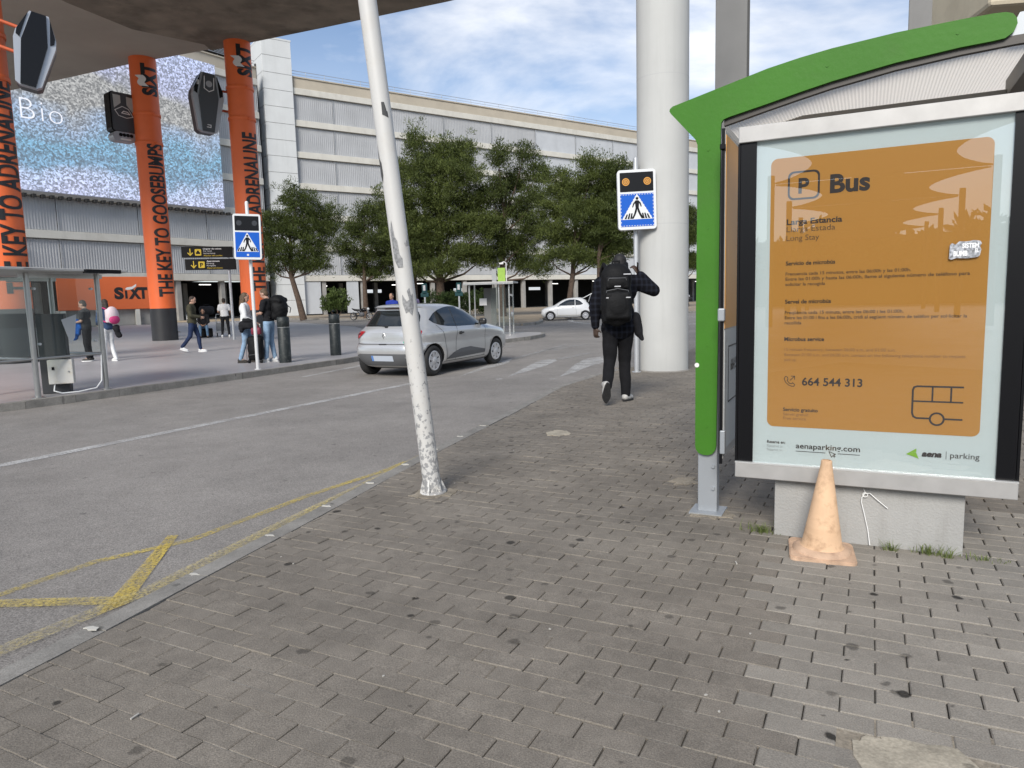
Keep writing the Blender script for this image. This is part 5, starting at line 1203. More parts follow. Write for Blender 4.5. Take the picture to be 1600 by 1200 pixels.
tree('dark pine with a curved bare trunk left of the smaller pine', (-19.1, 66), (-23.2, -15.4, 4.0, 11.9), .27, 11, 340, lobes=[(-19.0, 10.6, 2.0, 1.0), (-21.2, 8.9, 1.9, 1.0), (-17.2, 9.3, 1.9, 1.0), (-22.3, 7.1, 1.2, .9), (-16.4, 7.9, 1.3, .9), (-19.4, 8.1, 2.3, 1.1), (-20.8, 6.2, 2.0, .9), (-17.6, 6.5, 1.9, .9), (-19.4, 5.3, 2.1, .7), (-21.9, 4.6, 1.0, .6), (-16.8, 5.0, 1.1, .6), (-18.2, 4.7, 1.2, .6)], lean=(-.9, 0))
tree('small pine between the car park columns and the leaning pole', (-12.9, 64), (-15.2, -9.6, 3.4, 10.2), .22, 12, 240, lobes=[(-12.1, 9.3, 1.2, .8), (-10.9, 8.3, 1.4, .9), (-13.4, 7.9, 1.4, .8), (-14.3, 6.4, 1.2, .7), (-11.2, 6.6, 1.7, .8), (-12.8, 5.6, 1.6, .7), (-10.4, 5.2, 1.3, .7), (-13.6, 4.3, 1.2, .5), (-11.6, 4.1, 1.4, .6), (-9.9, 7.0, 1.1, .8)])
tree('tallest broad pine right behind the silver car', (-5.5, 57), (-9.4, -1.2, 3.0, 14.6), .36, 13, 640, 66, lobes=[(-6.9, 13.5, 1.0, 1.0), (-5.0, 12.6, 1.5, 1.0), (-3.4, 12.9, 1.2, .9), (-8.3, 11.3, 1.3, 1.0), (-6.2, 11.2, 2.0, 1.0), (-3.6, 11.0, 2.0, 1.0), (-8.6, 9.2, 1.5, .9), (-5.4, 9.3, 2.3, 1.0), (-2.8, 9.0, 1.9, 1.0), (-7.6, 7.2, 1.8, .9), (-4.4, 7.3, 2.4, 1.0), (-1.9, 7.0, 1.6, .9), (-6.4, 5.6, 2.0, .8), (-3.6, 5.2, 2.0, .8), (-8.3, 5.3, 1.3, .7), (-2.0, 4.6, 1.4, .6), (-5.2, 4.0, 1.8, .6), (-7.4, 3.7, 1.2, .5)], mt=M_pine2)
tree('tall thin crowned pine right of the tallest pine', (-.6, 57.5), (-2.6, 3.6, 3.0, 13.4), .27, 14, 330, 60, lobes=[(-.6, 12.3, 1.0, .9), (1.4, 12.6, 1.1, .9), (2.5, 11.2, 1.1, .8), (.4, 10.6, 1.5, .9), (-1.2, 9.6, 1.3, .8), (2.2, 9.2, 1.4, .8), (.6, 8.2, 1.8, .9), (-1.0, 7.0, 1.5, .8), (2.0, 6.8, 1.4, .8), (.4, 5.6, 1.8, .8), (-1.6, 4.8, 1.2, .6), (1.4, 4.2, 1.5, .6), (2.6, 3.6, 1.1, .5)])
tree('leafy pine behind the white car', (3.95, 49), (1.9, 8.2, 3.0, 10.4), .2, 15, 430, 64, lobes=[(3.6, 9.3, 1.1, .8), (5.6, 9.5, 1.3, .8), (4.6, 8.2, 1.7, .9), (6.8, 8.5, 1.2, .8), (2.9, 7.2, 1.2, .8), (5.2, 6.8, 1.8, .9), (7.0, 6.6, 1.3, .8), (3.3, 5.6, 1.3, .7), (5.4, 5.2, 1.7, .8), (7.0, 4.8, 1.2, .7), (4.2, 4.2, 1.3, .5), (6.0, 3.8, 1.3, .5), (2.6, 4.2, .9, .5)], mt=M_pine2, cr=.62, size=.21, lean=(.4, 0))
tree('slim trunked pine just left of the round column', (6.0, 48), (4.6, 9.6, 4.0, 10.2), .15, 16, 200, 60, lobes=[(7.2, 9.2, 1.3, .8), (8.2, 8.0, 1.2, .8), (6.6, 7.4, 1.2, .8), (8.0, 6.2, 1.2, .7), (6.4, 5.6, 1.2, .7), (7.6, 4.7, 1.1, .5)], cr=.6, size=.21)
tree('far pine seen between the round column and the green post', (20.3, 82), (18, 22.6, 3.4, 11.6), .2, 17, 210, 60, lobes=[(20.2, 10.6, 1.3, .9), (20.9, 9.3, 1.3, .9), (19.6, 8.6, 1.3, .8), (20.6, 7.8, 1.2, .8), (20.9, 5.4, 1.2, .8), (19.6, 4.9, 1.2, .7), (21.4, 4.6, .9, .5)])
tree('dark distant pine behind the tallest pine on its left', (-9.2, 70), (-12.6, -6.6, 3.6, 11.5), .24, 18, 260, 60)
hd = leafmass('hedge', [(-4.75 + i * .36, .1 * math.sin(i * 2.1), .95 + .06 * math.sin(i * 1.7), .5, .55, .72) for i in range(11)], 330, 46, .22, .10, leafmat('hedge leaves', (.035, .06, .018), (.12, .17, .05)), None, seed=31, shell=.7)
hd.location = (.7 - 0, 47.4, .15); tag(hd, 'clipped green hedge behind the island shelter', 'hedge')
hd.location = (-.5, 47.6, .25)
bsh = thing('young_pine', 'small bushy young pine above the lone bollard', 'shrub', (-14.0, 57.5, 0))
MB().tube([(0, 0, 0), (.1, 0, .7), (0, 0, 1.4)], [.06, .05, .02], 7).tube([(0, 0, .1), (-.35, 0, .7), (-.4, 0, 1.1)], [.05, .04, .02], 6).tube([(0, 0, .1), (.4, .1, .7), (.5, 0, 1.1)], [.05, .04, .02], 6).build('stems', M_trunk, bsh)
leafmass('foliage', [(0, 0, 1.75, .85, .8, .75), (-.5, 0, 1.3, .6, .6, .5), (.5, 0, 1.35, .6, .6, .5)], 110, 46, .26, .15, leafmat('young pine needles', (.05, .08, .02), (.16, .21, .06)), bsh, seed=33)
# green parking posts by the hedge
for x, y, lb_ in ((-5.45, 46.0, 'teal topped white post left of the hedge'), (-3.25, 46.0, 'teal topped white post in front of the hedge')):
    p = thing('parking_post', lb_, 'post', (x, y, 0), 0, 'teal topped posts')
    MB().box((0, 0, .85), (.10, .10, 1.7)).build('post', M_wpole, p); MB().box((0, 0, 1.78), (.50, .16, .26), bev=.02).build('arms', mat('teal enamel', (.02, .085, .085), .5), p)
    MB().prism(circle(0, 0, .17, 8), 1.9, 2.5).build('head', mat('teal enamel', (.02, .085, .085), .5), p); MB().box((0, -.17, 2.22), (.15, .04, .34)).build('display', M_wprint, p)

# ================================================================== cars
M_silverp = mat('silver car paint', (.53, .53, .525), .28, .5, coat=.7)
M_whitep = mat('white car paint', (.74, .74, .73), .3, 0, coat=.6)
M_tyre = mat('tyre rubber', (.018, .018, .018), .85, var=.15, vs=12)
M_arch = mat('wheel well', (.008, .008, .008), .95)
M_cglass = mat('dark car glass', (.012, .015, .016), .03, spec=.9)
M_plast = mat('grey bumper plastic', (.10, .102, .106), .6)
M_bplast = mat('black trim plastic', (.012, .012, .013), .4)
M_hub = mat('silver wheel trim', (.50, .50, .51), .35, .4)
M_red = mat('red tail lamp', (.33, .012, .018), .12, coat=.5); M_redd = mat('dark red lamp', (.10, .008, .012), .15)
M_plate_ = mat('blurred number plate', (.46, .50, .56), .5); M_plateb = mat('plate blue strip', (.10, .22, .52), .5)

class CarShape:
    """a body as a stack of horizontal rounded slices: z -> rear x, front x, half width"""
    def __init__(s, tab, n=5.): s.t = np.array(tab, float); s.n = n
    def row(s, z):
        t = s.t; return [np.interp(z, t[:, 0], t[:, i]) for i in (1, 2, 3)] + [np.interp(z, t[:, 0], t[:, 4])]
    def y(s, x, z):
        xr, xf, hw, n = s.row(z); a = (xf - xr) / 2; c = (xf + xr) / 2; u = min(.9999, abs((x - c) / a)); return hw * (1 - u ** n) ** (1 / n)
    def xrear(s, y, z):
        xr, xf, hw, n = s.row(z); a = (xf - xr) / 2; c = (xf + xr) / 2; u = min(.9999, abs(y / hw)); return c - a * (1 - u ** n) ** (1 / n)
    def body(s, zs, wheels, ra, name, mt, parent):
        m = MB(); k = 96; vs = []
        ang = np.linspace(0, 2 * math.pi, k, endpoint=False)
        for z in zs:
            xr, xf, hw, n = s.row(z); a = (xf - xr) / 2; c = (xf + xr) / 2
            for t in ang:
                ct, st = math.cos(t), math.sin(t); q = (abs(ct) ** n + abs(st) ** n) ** (-1 / n); 
                vs.append((c + a * ct * q, hw * st * q, z))
        fs = [(i * k + j, i * k + (j + 1) % k, (i + 1) * k + (j + 1) % k, (i + 1) * k + j) for i in range(len(zs) - 1) for j in range(k)]
        fs.append(tuple(range(k))[::-1]); fs.append(tuple((len(zs) - 1) * k + j for j in range(k)))
        m.add(vs, fs, 0, True); o = m.build(name, [mt, M_arch], parent)
        cut_ = MB()
        for wx in wheels:
            for sd in (-1, 1): cut_.cyl((wx, sd * .50, .30), (wx, sd * 1.2, .30), ra, n=48)
        co = cut_.build('cut', M_arch)
        md = o.modifiers.new('b', 'BOOLEAN'); md.operation = 'DIFFERENCE'; md.object = co; md.solver = 'EXACT'
        dg = bpy.context.evaluated_depsgraph_get(); me = bpy.data.meshes.new_from_object(o.evaluated_get(dg)); o.modifiers.clear(); o.data = me; me.name = name; bpy.data.objects.remove(co)
        for p in me.polygons:
            c = p.center; inside = any((c.x - wx) ** 2 + (c.z - .30) ** 2 < (ra - .004) ** 2 or (abs(math.hypot(c.x - wx, c.z - .30) - ra) < .01 and abs(p.normal.y) < .3) for wx in wheels)
            p.material_index = 1 if (inside and abs(c.y) > .45) or c.z < min(zs) + .01 else 0
            p.use_smooth = True
        return o
    def side(s, lo, hi, sd, off, nx=26, nz=8):
        """patch on the flank between two (x, z) curves, lifted off the skin"""
        lo, hi = np.array(lo), np.array(hi); x0, x1 = max(lo[0, 0], hi[0, 0]), min(lo[-1, 0], hi[-1, 0]); vs = []
        for i in range(nx + 1):
            x = x0 + (x1 - x0) * i / nx; a, b = np.interp(x, lo[:, 0], lo[:, 1]), np.interp(x, hi[:, 0], hi[:, 1])
            for j in range(nz + 1):
                z = a + (b - a) * j / nz; vs.append((x, sd * (s.y(x, z) + off), z))
        return vs, [(i * (nz + 1) + j, (i + 1) * (nz + 1) + j, (i + 1) * (nz + 1) + j + 1, i * (nz + 1) + j + 1) for i in range(nx) for j in range(nz)]
    def rear(s, rows, off, ny=18):
        """patch on the tail: rows of (z, y0, y1)"""
        vs = []
        for z, y0, y1 in rows:
            for j in range(ny + 1):
                y = y0 + (y1 - y0) * j / ny; vs.append((s.xrear(y, z) - off, y, z))
        k = ny + 1; return vs, [(i * k + j, i * k + j + 1, (i + 1) * k + j + 1, (i + 1) * k + j) for i in range(len(rows) - 1) for j in range(ny)]
    def seam(s, pts, sd, wd=.011, off=.0022):
        vs, fs = [], []
        for i, (x, z) in enumerate(pts):
            a = pts[max(0, i - 1)]; b = pts[min(len(pts) - 1, i + 1)]; dx, dz = b[0] - a[0], b[1] - a[1]; l_ = math.hypot(dx, dz); px, pz = -dz / l_ * wd / 2, dx / l_ * wd / 2
            for q in (-1, 1): X, Z = x + px * q, z + pz * q; vs.append((X, sd * (s.y(X, Z) + off), Z))
        return vs, [(2 * i, 2 * i + 1, 2 * i + 3, 2 * i + 2) for i in range(len(pts) - 1)]
def interp_pts(p, n=10):
    p = np.array(p, float); d = np.r_[0, np.cumsum(np.hypot(*np.diff(p, axis=0).T))]; t = np.linspace(0, d[-1], n * (len(p) - 1)); return list(zip(np.interp(t, d, p[:, 0]), np.interp(t, d, p[:, 1])))
def wheel(root, x, sd, yo, r, rim, spokes, hubm=None, turn=0.):
    wv = MB(); M = Matrix.Translation((x, sd * yo, r)) @ Matrix.Rotation(turn, 4, 'Z') @ Matrix.Rotation(-sd * math.pi / 2, 4, 'X')
    wv.lathe([(rim * .98, -.17), (r * .93, -.185), (r, -.15), (r, -.03), (r * .97, -.008), (r * .86, .006), (rim * 1.06, .004), (rim, -.008), (rim * .98, -.03)], 48, M); o = wv.build('wheel', M_tyre, root)
    h = MB(); n = spokes
    h.lathe([(rim * .99, -.012), (rim * .97, .004), (rim * .86, .006), (rim * .80, -.004)], 48, M)
    h.lathe([(.001, .012), (rim * .22, .010), (rim * .36, .004), (rim * .40, -.008)], 32, M)
    for i in range(n):
        a = 2 * math.pi * i / n; c, s = math.cos(a), math.sin(a); w0, w1 = rim * .17, rim * .24
        q = [(c * rim * .34 - s * w0, s * rim * .34 + c * w0), (c * rim * .34 + s * w0, s * rim * .34 - c * w0), (c * rim * .84 + s * w1, s * rim * .84 - c * w1), (c * rim * .84 - s * w1, s * rim * .84 + c * w1)]
        h.add([M @ Vector((a_, b_, z)) for z in (-.03, .002) for a_, b_ in q], [(4, 5, 6, 7), (0, 1, 5, 4), (1, 2, 6, 5), (3, 0, 4, 7), (2, 3, 7, 6)])
    h.build('wheel_trim', hubm or M_hub, o)
    MB().lathe([(.001, -.06), (rim * .98, -.06)], 32, M).build('wheel_backing', M_arch, o)
    return o

def hatchback():
    S = CarShape([(.17, .30, 3.80, .70, 4), (.22, .13, 3.93, .79, 4.2), (.30, .06, 4.00, .835, 4.6), (.40, .02, 4.05, .858, 5.6), (.50, .0, 4.06, .860, 6), (.58, .005, 4.06, .858, 6), (.64, .03, 4.05, .856, 6), (.67, .075, 4.04, .856, 6), (.72, .085, 4.0, .860, 6),
                  (.78, .085, 3.94, .866, 6), (.84, .09, 3.80, .868, 5.8), (.875, .097, 3.64, .864, 5.4), (.895, .10, 3.58, .846, 5.2), (.935, .125, 3.36, .826, 5), (.965, .15, 3.12, .812, 4.5), (1.0, .19, 2.96, .79, 4.4), (1.06, .245, 2.85, .765, 4.3), (1.15, .325, 2.68, .727, 4.2), (1.25, .405, 2.47, .682, 4.0),
                  (1.32, .455, 2.30, .646, 3.8), (1.365, .44, 2.14, .615, 3.6), (1.385, .36, 2.04, .59, 3.5), (1.41, .38, 1.90, .55, 3.3), (1.43, .50, 1.72, .48, 3.0), (1.443, .72, 1.54, .36, 2.6), (1.449, 1.0, 1.3, .12, 2.4)])
    zs = [.17, .19, .22, .26, .30, .35, .40, .46, .52, .58, .62, .64, .655, .67, .70, .74, .78, .81, .84, .86, .875, .885, .895, .905, .915, .935, .95, .965, .98, 1.0, 1.03, 1.06, 1.1, 1.15, 1.2, 1.25, 1.29, 1.32, 1.345, 1.365, 1.375, 1.385, 1.397, 1.41, 1.42, 1.43, 1.437, 1.443, 1.449]
    t = thing('parked_car', 'silver five door hatchback with dark glass stopped behind the leaning pole', 'car', (0, 0, 0))
    S.body(zs, (.62, 3.21), .352, 'body', M_silverp, t)
    for sd in (-1, 1):
        for lo, hi in (([(.66, 1.115), (.74, 1.055), (.95, 1.0), (1.2, .972), (1.50, .958)], [(.66, 1.125), (.85, 1.24), (1.05, 1.308), (1.3, 1.352), (1.50, 1.37)]), ([(1.53, .957), (2.0, .952), (2.40, .952), (2.62, .955)], [(1.53, 1.371), (1.8, 1.365), (2.0, 1.335), (2.2, 1.25), (2.40, 1.13), (2.62, .972)])):
            v, f = S.side(lo, hi, sd, .0045); MB().add(v, f, 0, True).build('side_window', M_cglass, t)
        v, f = S.side([(2.66, .953), (2.78, .952)], [(2.66, 1.02), (2.78, .956)], sd, .004, 6, 3); MB().add(v, f, 0, True).build('quarter_window', M_cglass, t)
        pm_ = MB()
        for lo, hi in (([(1.505, .957), (1.526, .957)], [(1.505, 1.371), (1.526, 1.371)]), ([(2.625, .953), (2.655, .953)], [(2.625, 1.0), (2.655, .985)])):
            v, f = S.side(lo, hi, sd, .005, 3, 8); pm_.add(v, f, 0, True)
        pm_.build('window_pillar', M_bplast, t)
        v, f = S.side([(1.08, .295), (1.5, .30), (2.2, .315), (2.66, .325)], [(1.08, .31), (1.3, .42), (1.6, .485), (2.0, .50), (2.66, .40)], sd, .0045, 30, 8); MB().add(v, f, 0, True).build('door_guard', M_plast, t)
        sm = MB()
        for p in ([(1.42, .27), (1.40, .5), (1.44, .75), (1.51, .95), (1.52, 1.37)], [(2.62, .27), (2.66, .5), (2.66, .75), (2.68, .94)], [(.80, 1.01), (.93, .88), (1.0, .72), (1.04, .55), (1.09, .27)]):
            v, f = S.seam(interp_pts(p), sd); sm.add(v, f)
        v, f = S.seam(interp_pts([(1.02, .255), (2.7, .265)], 30), sd, .012); sm.add(v, f); sm.build('door_seams', M_bplast, t)
        hy = S.y(1.66, .815); MB().box((1.62, sd * (hy + .018), .815), (.17, .03, .032), bev=.012).box((1.60, sd * (hy + .004), .812), (.10, .01, .06)).build('door_handle', M_bplast, t)
        my = S.y(2.55, 1.0); MB().box((2.57, sd * (my + .12), 1.015), (.12, .17, .14), bev=.045).box((2.55, sd * (my + .02), .965), (.06, .12, .05), bev=.01).build('wing_mirror', M_bplast, t)
        # tail lamp wraps round the corner
        v, f = S.rear([(.765, sd * .67, sd * .75), (.78, sd * .64, sd * .758), (.80, sd * .605, sd * .762), (.83, sd * .56, sd * .764), (.86, sd * .52, sd * .764), (.885, sd * .49, sd * .758), (.905, sd * .465, sd * .75), (.92, sd * .46, sd * .74)], .014, 20); o = MB().add(v, f, 0, True).build('tail_lamp', M_red, t)
        v, f = S.rear([(.80, sd * .67, sd * .735), (.85, sd * .60, sd * .74), (.885, sd * .56, sd * .73)], .017, 10); MB().add(v, f, 0, True).build('lamp_centre', M_redd, o)
        for x, tn in ((.62, 0), (3.21, R(-4))): wheel(t, x, sd, .842 - .01, .305, .205, 7, turn=tn)
    v, f = S.rear([(1.01, -.60, .60), (1.03, -.645, .645), (1.1, -.63, .63), (1.2, -.595, .595), (1.28, -.54, .54), (1.315, -.46, .46)], .006, 22); MB().add(v, f, 0, True).build('rear_window', M_cglass, t)
    v, f = S.rear([(.235, -.66, .66), (.30, -.71, .71), (.38, -.70, .70), (.44, -.66, .66), (.475, -.56, .56)], .006, 22); MB().add(v, f, 0, True).build('bumper_insert', M_plast, t)
    v, f = S.rear([(.33, -.26, .26), (.44, -.26, .26)], .014, 12); pl_ = MB().add(v, f, 0).build('number_plate', M_plate_, t)
    v, f = S.rear([(.332, .21, .258), (.438, .21, .258)], .0165, 4); MB().add(v, f, 0).build('blue_strip', M_plateb, pl_)
    sm = MB()
    for p in ([(-.70, .668), (.70, .668)],):
        v, f = S.rear([(.660, -.70, .70), (.672, -.70, .70)], .003, 24); sm.add(v, f)
    for sd in (-1, 1):
        v, f = S.rear([(.67, sd * .70, sd * .707), (.76, sd * .66, sd * .667), (.92, sd * .535, sd * .542), (.97, sd * .68, sd * .69)], .003, 2); sm.add(v, f)
    sm.build('tailgate_seam', M_bplast, t)
    v, f = S.rear([(.655, -.09, .09), (.675, -.09, .09)], .012, 6); MB().add(v, f).build('boot_handle', M_bplast, t)
    m = MB(); zc, xc = .825, S.xrear(0, .825) - .012
    a_, b_ = [(-.030, 0), (0, .060), (.030, 0), (0, -.060)], [(-.014, 0), (0, .032), (.014, 0), (0, -.032)]
    m.add([(xc, y, zc + z) for y, z in a_] + [(xc, y, zc + z) for y, z in b_] + [(xc + .01, y, zc + z) for y, z in a_], [(i, (i + 1) % 4, 4 + (i + 1) % 4, 4 + i) for i in range(4)] + [(i, (i + 1) % 4, 8 + (i + 1) % 4, 8 + i) for i in range(4)]); m.build('diamond_badge', mat('chrome', (.75, .75, .75), .12, .95), t)
    v, f = S.rear([(1.372, -.52, .52), (1.384, -.50, .50)], .05, 16); v2 = [(x + .05 + .10, y * .98, z + .014) for x, y, z in v[17 + 2:]]; MB().add(v, f, 0, True).build('roof_spoiler', M_silverp, t)
    v, f = S.rear([(1.343, -.2, .2), (1.358, -.2, .2)], .004, 6); MB().add(v, f).build('brake_light', M_redd, t)
    xw = S.xrear(0, 1.0) - .012; MB().box((xw - .004, -.02, 1.0), (.03, .07, .05), bev=.01).tube([(xw, -.02, 1.005), (S.xrear(.25, 1.03) - .014, .25, 1.03), (S.xrear(.42, 1.045) - .012, .42, 1.045)], .008, 6).build('rear_wiper', M_bplast, t)
    MB().plate(circle(0, 0, .032, 16), 0, .002).build('sticker', mat('green sticker', (.05, .35, .2), .5), t).matrix_local = Matrix.Translation((S.xrear(-.50, .70) - .006, -.50, .70)) @ Matrix.Rotation(R(-90), 4, 'Z')
    MB().tube([(.95, 0, 1.44), (.88, 0, 1.56)], .006, 5).build('aerial', M_bplast, t)
    MB().box((2.0, 0, .24), (3.0, 1.1, .16)).build('underbody', M_arch, t)
    return t
car = hatchback()
# x of the car is its forward axis; stands behind the pole heading right and away
CH = R(90 - 27)
car.location = (-2.55, 13.95, -.12); car.rotation_euler = (0, 0, CH)

def city_car():
    S = CarShape([(.18, .25, 3.38, .62, 4), (.25, .12, 3.46, .74, 4), (.34, .06, 3.52, .79, 4.2), (.45, .04, 3.545, .81, 4.5), (.56, .05, 3.545, .812, 4.5), (.66, .10, 3.52, .812, 4.4), (.74, .15, 3.46, .81, 4.2), (.80, .19, 3.38, .80, 4.), (.86, .22, 3.22, .785, 4.), (.92, .26, 3.00, .765, 4.), (.97, .30, 2.76, .74, 4.),
                  (1.02, .335, 2.62, .715, 4), (1.12, .41, 2.47, .675, 3.8), (1.22, .49, 2.31, .63, 3.6), (1.32, .58, 2.13, .575, 3.4), (1.40, .68, 1.93, .50, 3.1), (1.45, .80, 1.72, .40, 2.8), (1.475, .95, 1.5, .25, 2.5), (1.482, 1.15, 1.3, .08, 2.4)])
    zs = [.18, .21, .25, .3, .34, .4, .45, .5, .56, .61, .66, .7, .74, .77, .80, .83, .86, .89, .92, .945, .97, .995, 1.02, 1.07, 1.12, 1.17, 1.22, 1.27, 1.32, 1.36, 1.40, 1.43, 1.45, 1.465, 1.475, 1.482]
    t = thing('parked_car', 'small white city car with its tailgate raised', 'car', (0, 0, 0))
    S.body(zs, (.62, 2.92), .335, 'body', M_whitep, t)
    for sd in (-1, 1):
        for lo, hi in (([(.78, 1.06), (.9, 1.0), (1.1, .985), (1.27, .98)], [(.78, 1.08), (.95, 1.24), (1.1, 1.32), (1.27, 1.36)]), ([(1.31, .98), (1.9, .975), (2.42, .975)], [(1.31, 1.365), (1.7, 1.355), (1.95, 1.27), (2.2, 1.13), (2.42, .995)])):
            v, f = S.side(lo, hi, sd, .0045); MB().add(v, f, 0, True).build('side_window', M_cglass, t)
        sm = MB()
        for p in ([(1.24, .28), (1.22, .6), (1.27, .96)], [(2.45, .28), (2.48, .6), (2.45, .95)]): v, f = S.seam(interp_pts(p), sd, .01); sm.add(v, f)
        sm.build('door_seams', M_plast, t)
        my = S.y(2.35, 1.0); MB().box((2.38, sd * (my + .09), 1.02), (.12, .16, .13), bev=.045).build('wing_mirror', M_whitep, t)
        hy = S.y(1.42, .83); MB().box((1.42, sd * (hy + .01), .83), (.17, .03, .03), bev=.01).build('door_handle', M_hub, t)
        v, f = S.side([(.9, .31), (2.5, .31)], [(.9, .36), (2.5, .36)], sd, .004, 20, 2); MB().add(v, f).build('sill_strip', M_ledge, t)
        for x in (.62, 2.92): wheel(t, x, sd, .79, .30, .205, 8)
        v, f = S.rear([(.66, sd * .55, sd * .70), (.80, sd * .55, sd * .68)], .006, 6); MB().add(v, f).build('tail_lamp', M_red, t)
    # open tailgate: dark opening and the raised hatch
    v, f = S.rear([(.82, -.50, .50), (1.0, -.50, .50), (1.2, -.46, .46), (1.36, -.36, .36)], .006, 12); MB().add(v, f).build('boot_opening', M_arch, t)
    hg = MB(); hg.add([(.78, -.48, 1.44), (.78, .48, 1.44), (-.02, .56, 1.84), (-.02, -.56, 1.84), (.80, -.48, 1.40), (.80, .48, 1.40), (.02, .56, 1.77), (.02, -.56, 1.77)], [(0, 1, 2, 3), (7, 6, 5, 4), (0, 4, 5, 1), (2, 6, 7, 3), (1, 5, 6, 2), (0, 3, 7, 4)]).add([(-.02, -.56, 1.84), (-.02, .56, 1.84), (-.20, .54, 1.80), (-.20, -.54, 1.80), (.02, -.56, 1.77), (.02, .56, 1.77), (-.16, .54, 1.72), (-.16, -.54, 1.72)], [(0, 1, 2, 3), (7, 6, 5, 4), (2, 6, 7, 3), (1, 5, 6, 2), (0, 3, 7, 4)])
    o = hg.build('tailgate', M_whitep, t); MB().add([(.70, -.40, 1.433), (.70, .40, 1.433), (.10, .46, 1.728), (.10, -.46, 1.728)], [(0, 1, 2, 3)]).build('window', M_cglass, o)
    for sd in (-1, 1): MB().cyl((.40, sd * .5, 1.18), (.25, sd * .5, 1.64), .018, n=6).build('gas_strut', M_hub, t)
    MB().box((1.8, 0, .26), (2.6, 1.0, .16)).build('underbody', M_arch, t)
    return t
fiat = city_car(); fiat.location = (5.62, 47.6, -.12); fiat.rotation_euler = (0, 0, R(180 - 4))

# dim cars standing inside the car park
def garage_car(loc, rz, paint, label):
    c = copy_tree(car); c.location = loc; c.rotation_euler = (0, 0, rz); c['label'] = label; c['group'] = 'cars parked inside the car park'
    for ch in c.children:
        if ch.name.startswith('body'): ch.data = ch.data.copy(); ch.data.materials[0] = paint
    return c
M2, _ = wall_frame(*SEG[1])
def gpos(x, y): return tuple(M2 @ Vector((x, y, .06)))
garage_car(gpos(29.5, 4.0), R(35), mat('dark red paint', (.20, .012, .018), .3, coat=.5), 'dark red car in the shade of the car park left of the white car')
garage_car(gpos(8.5, 5.2), R(125), mat('grey paint', (.16, .165, .17), .3, .4), 'grey car parked inside the car park behind the young pine')
garage_car(gpos(11.8, 5.2), R(125), mat('white paint shade', (.6, .6, .6), .3), 'white car parked inside the car park behind the small pine')
garage_car(gpos(18.5, 4.5), R(35), mat('black paint', (.02, .02, .022), .25), 'black car inside the car park behind the silver car')

# ------------------------------------------------------------------ motorcycle
mo = thing('motorcycle', 'black motorcycle parked before the car park left of the silver car', 'motorcycle', (-11.9, 57.2, .01), R(-12))
for x in (-.68, .68):
    wl = MB().lathe([(.24, -.05), (.30, -.055), (.32, 0), (.30, .055), (.24, .05)], 28, Matrix.Translation((x, 0, .32)) @ Matrix.Rotation(math.pi / 2, 4, 'X')).build('wheel', M_tyre, mo)
    h = MB().lathe([(.225, -.02), (.245, -.03), (.245, .03), (.225, .02)], 24, Matrix.Translation((x, 0, .32)) @ Matrix.Rotation(math.pi / 2, 4, 'X'))
    for i in range(5): a = i * 1.2566; h.cyl((x, 0, .32), (x + .235 * math.cos(a), 0, .32 + .235 * math.sin(a)), .02, n=5)
    h.build('rim', M_hub, wl)
remeshed('engine', [('e', (.02, 0, .45), (.24, .16, .20)), ('c', (-.3, .14, .36), (-.75, .16, .48), .05, .06)], .025, M_plast, mo); remeshed('tank', [('e', (.18, 0, .80), (.27, .14, .15)), ('c', (.35, 0, .82), (.52, 0, .88), .09, .06)], .025, M_gloss, mo)
remeshed('seat', [('c', (-.05, 0, .77), (-.55, 0, .82), .10, .09), ('c', (-.55, 0, .82), (-.8, 0, .93), .09, .04)], .025, M_bplast, mo)
MB().tube([(.68, .1, .32), (.50, .1, .92)], .028, 7).tube([(.68, -.1, .32), (.50, -.1, .92)], .028, 7).tube([(.42, -.36, 1.0), (.50, -.1, .98), (.50, .1, .98), (.42, .36, 1.0)], .018, 6).build('fork', M_stain, mo)
MB().ball((.60, 0, .88), .10, 7).build('headlight', M_swhite, mo); MB().tube([(-.1, 0, .4), (-.68, .08, .32)], .03, 6).tube([(-.1, 0, .4), (-.68, -.08, .32)], .03, 6).tube([(.4, 0, .85), (-.1, 0, .5), (-.4, 0, .75)], .03, 6).build('frame', M_frame, mo)

# ================================================================== people
def skin(n, c): return mat('skin ' + n, c, .5, var=.06, vs=14)
def cloth(n, c, var=.22, vs=14): return mat('cloth ' + n, c, .9, var=var, vs=vs, spec=.2, bump=.25, bs=26)
def hand_parts(w, d, side, nrm, s=1., curl=.9):
    """palm, four unequal bent fingers and a thumb from the side of the palm"""
    w = Vector(w); d = Vector(d).normalized(); nrm = Vector(nrm).normalized(); sd = d.cross(nrm).normalized(); nrm = sd.cross(d).normalized(); P = []
    for k in (-.024, -.008, .008, .024): P.append(('c', w + sd * k * .6 * s, w + d * .085 * s + sd * k * s, .016 * s, .013 * s))
    for k, ln in ((-.030, .062), (-.010, .078), (.010, .072), (.029, .058)):
        a = w + d * .088 * s + sd * k * s; d1 = (d * math.cos(curl * .5) + nrm * math.sin(curl * .5)); b = a + d1 * ln * .5 * s; d2 = d * math.cos(curl * 1.5) + nrm * math.sin(curl * 1.5); c = b + d2 * ln * .5 * s
        P += [('c', a, b, .0095 * s, .0088 * s), ('c', b, c, .0088 * s, .0075 * s)]
    a = w + d * .025 * s - sd * .028 * s * side; b = a + (d * .55 - sd * .7 * side + nrm * .35).normalized() * .038 * s; c = b + (d * .8 - sd * .1 * side + nrm * .6).normalized() * .032 * s
    P += [('c', a, b, .013 * s, .0105 * s), ('c', b, c, .0105 * s, .0085 * s)]
    return P
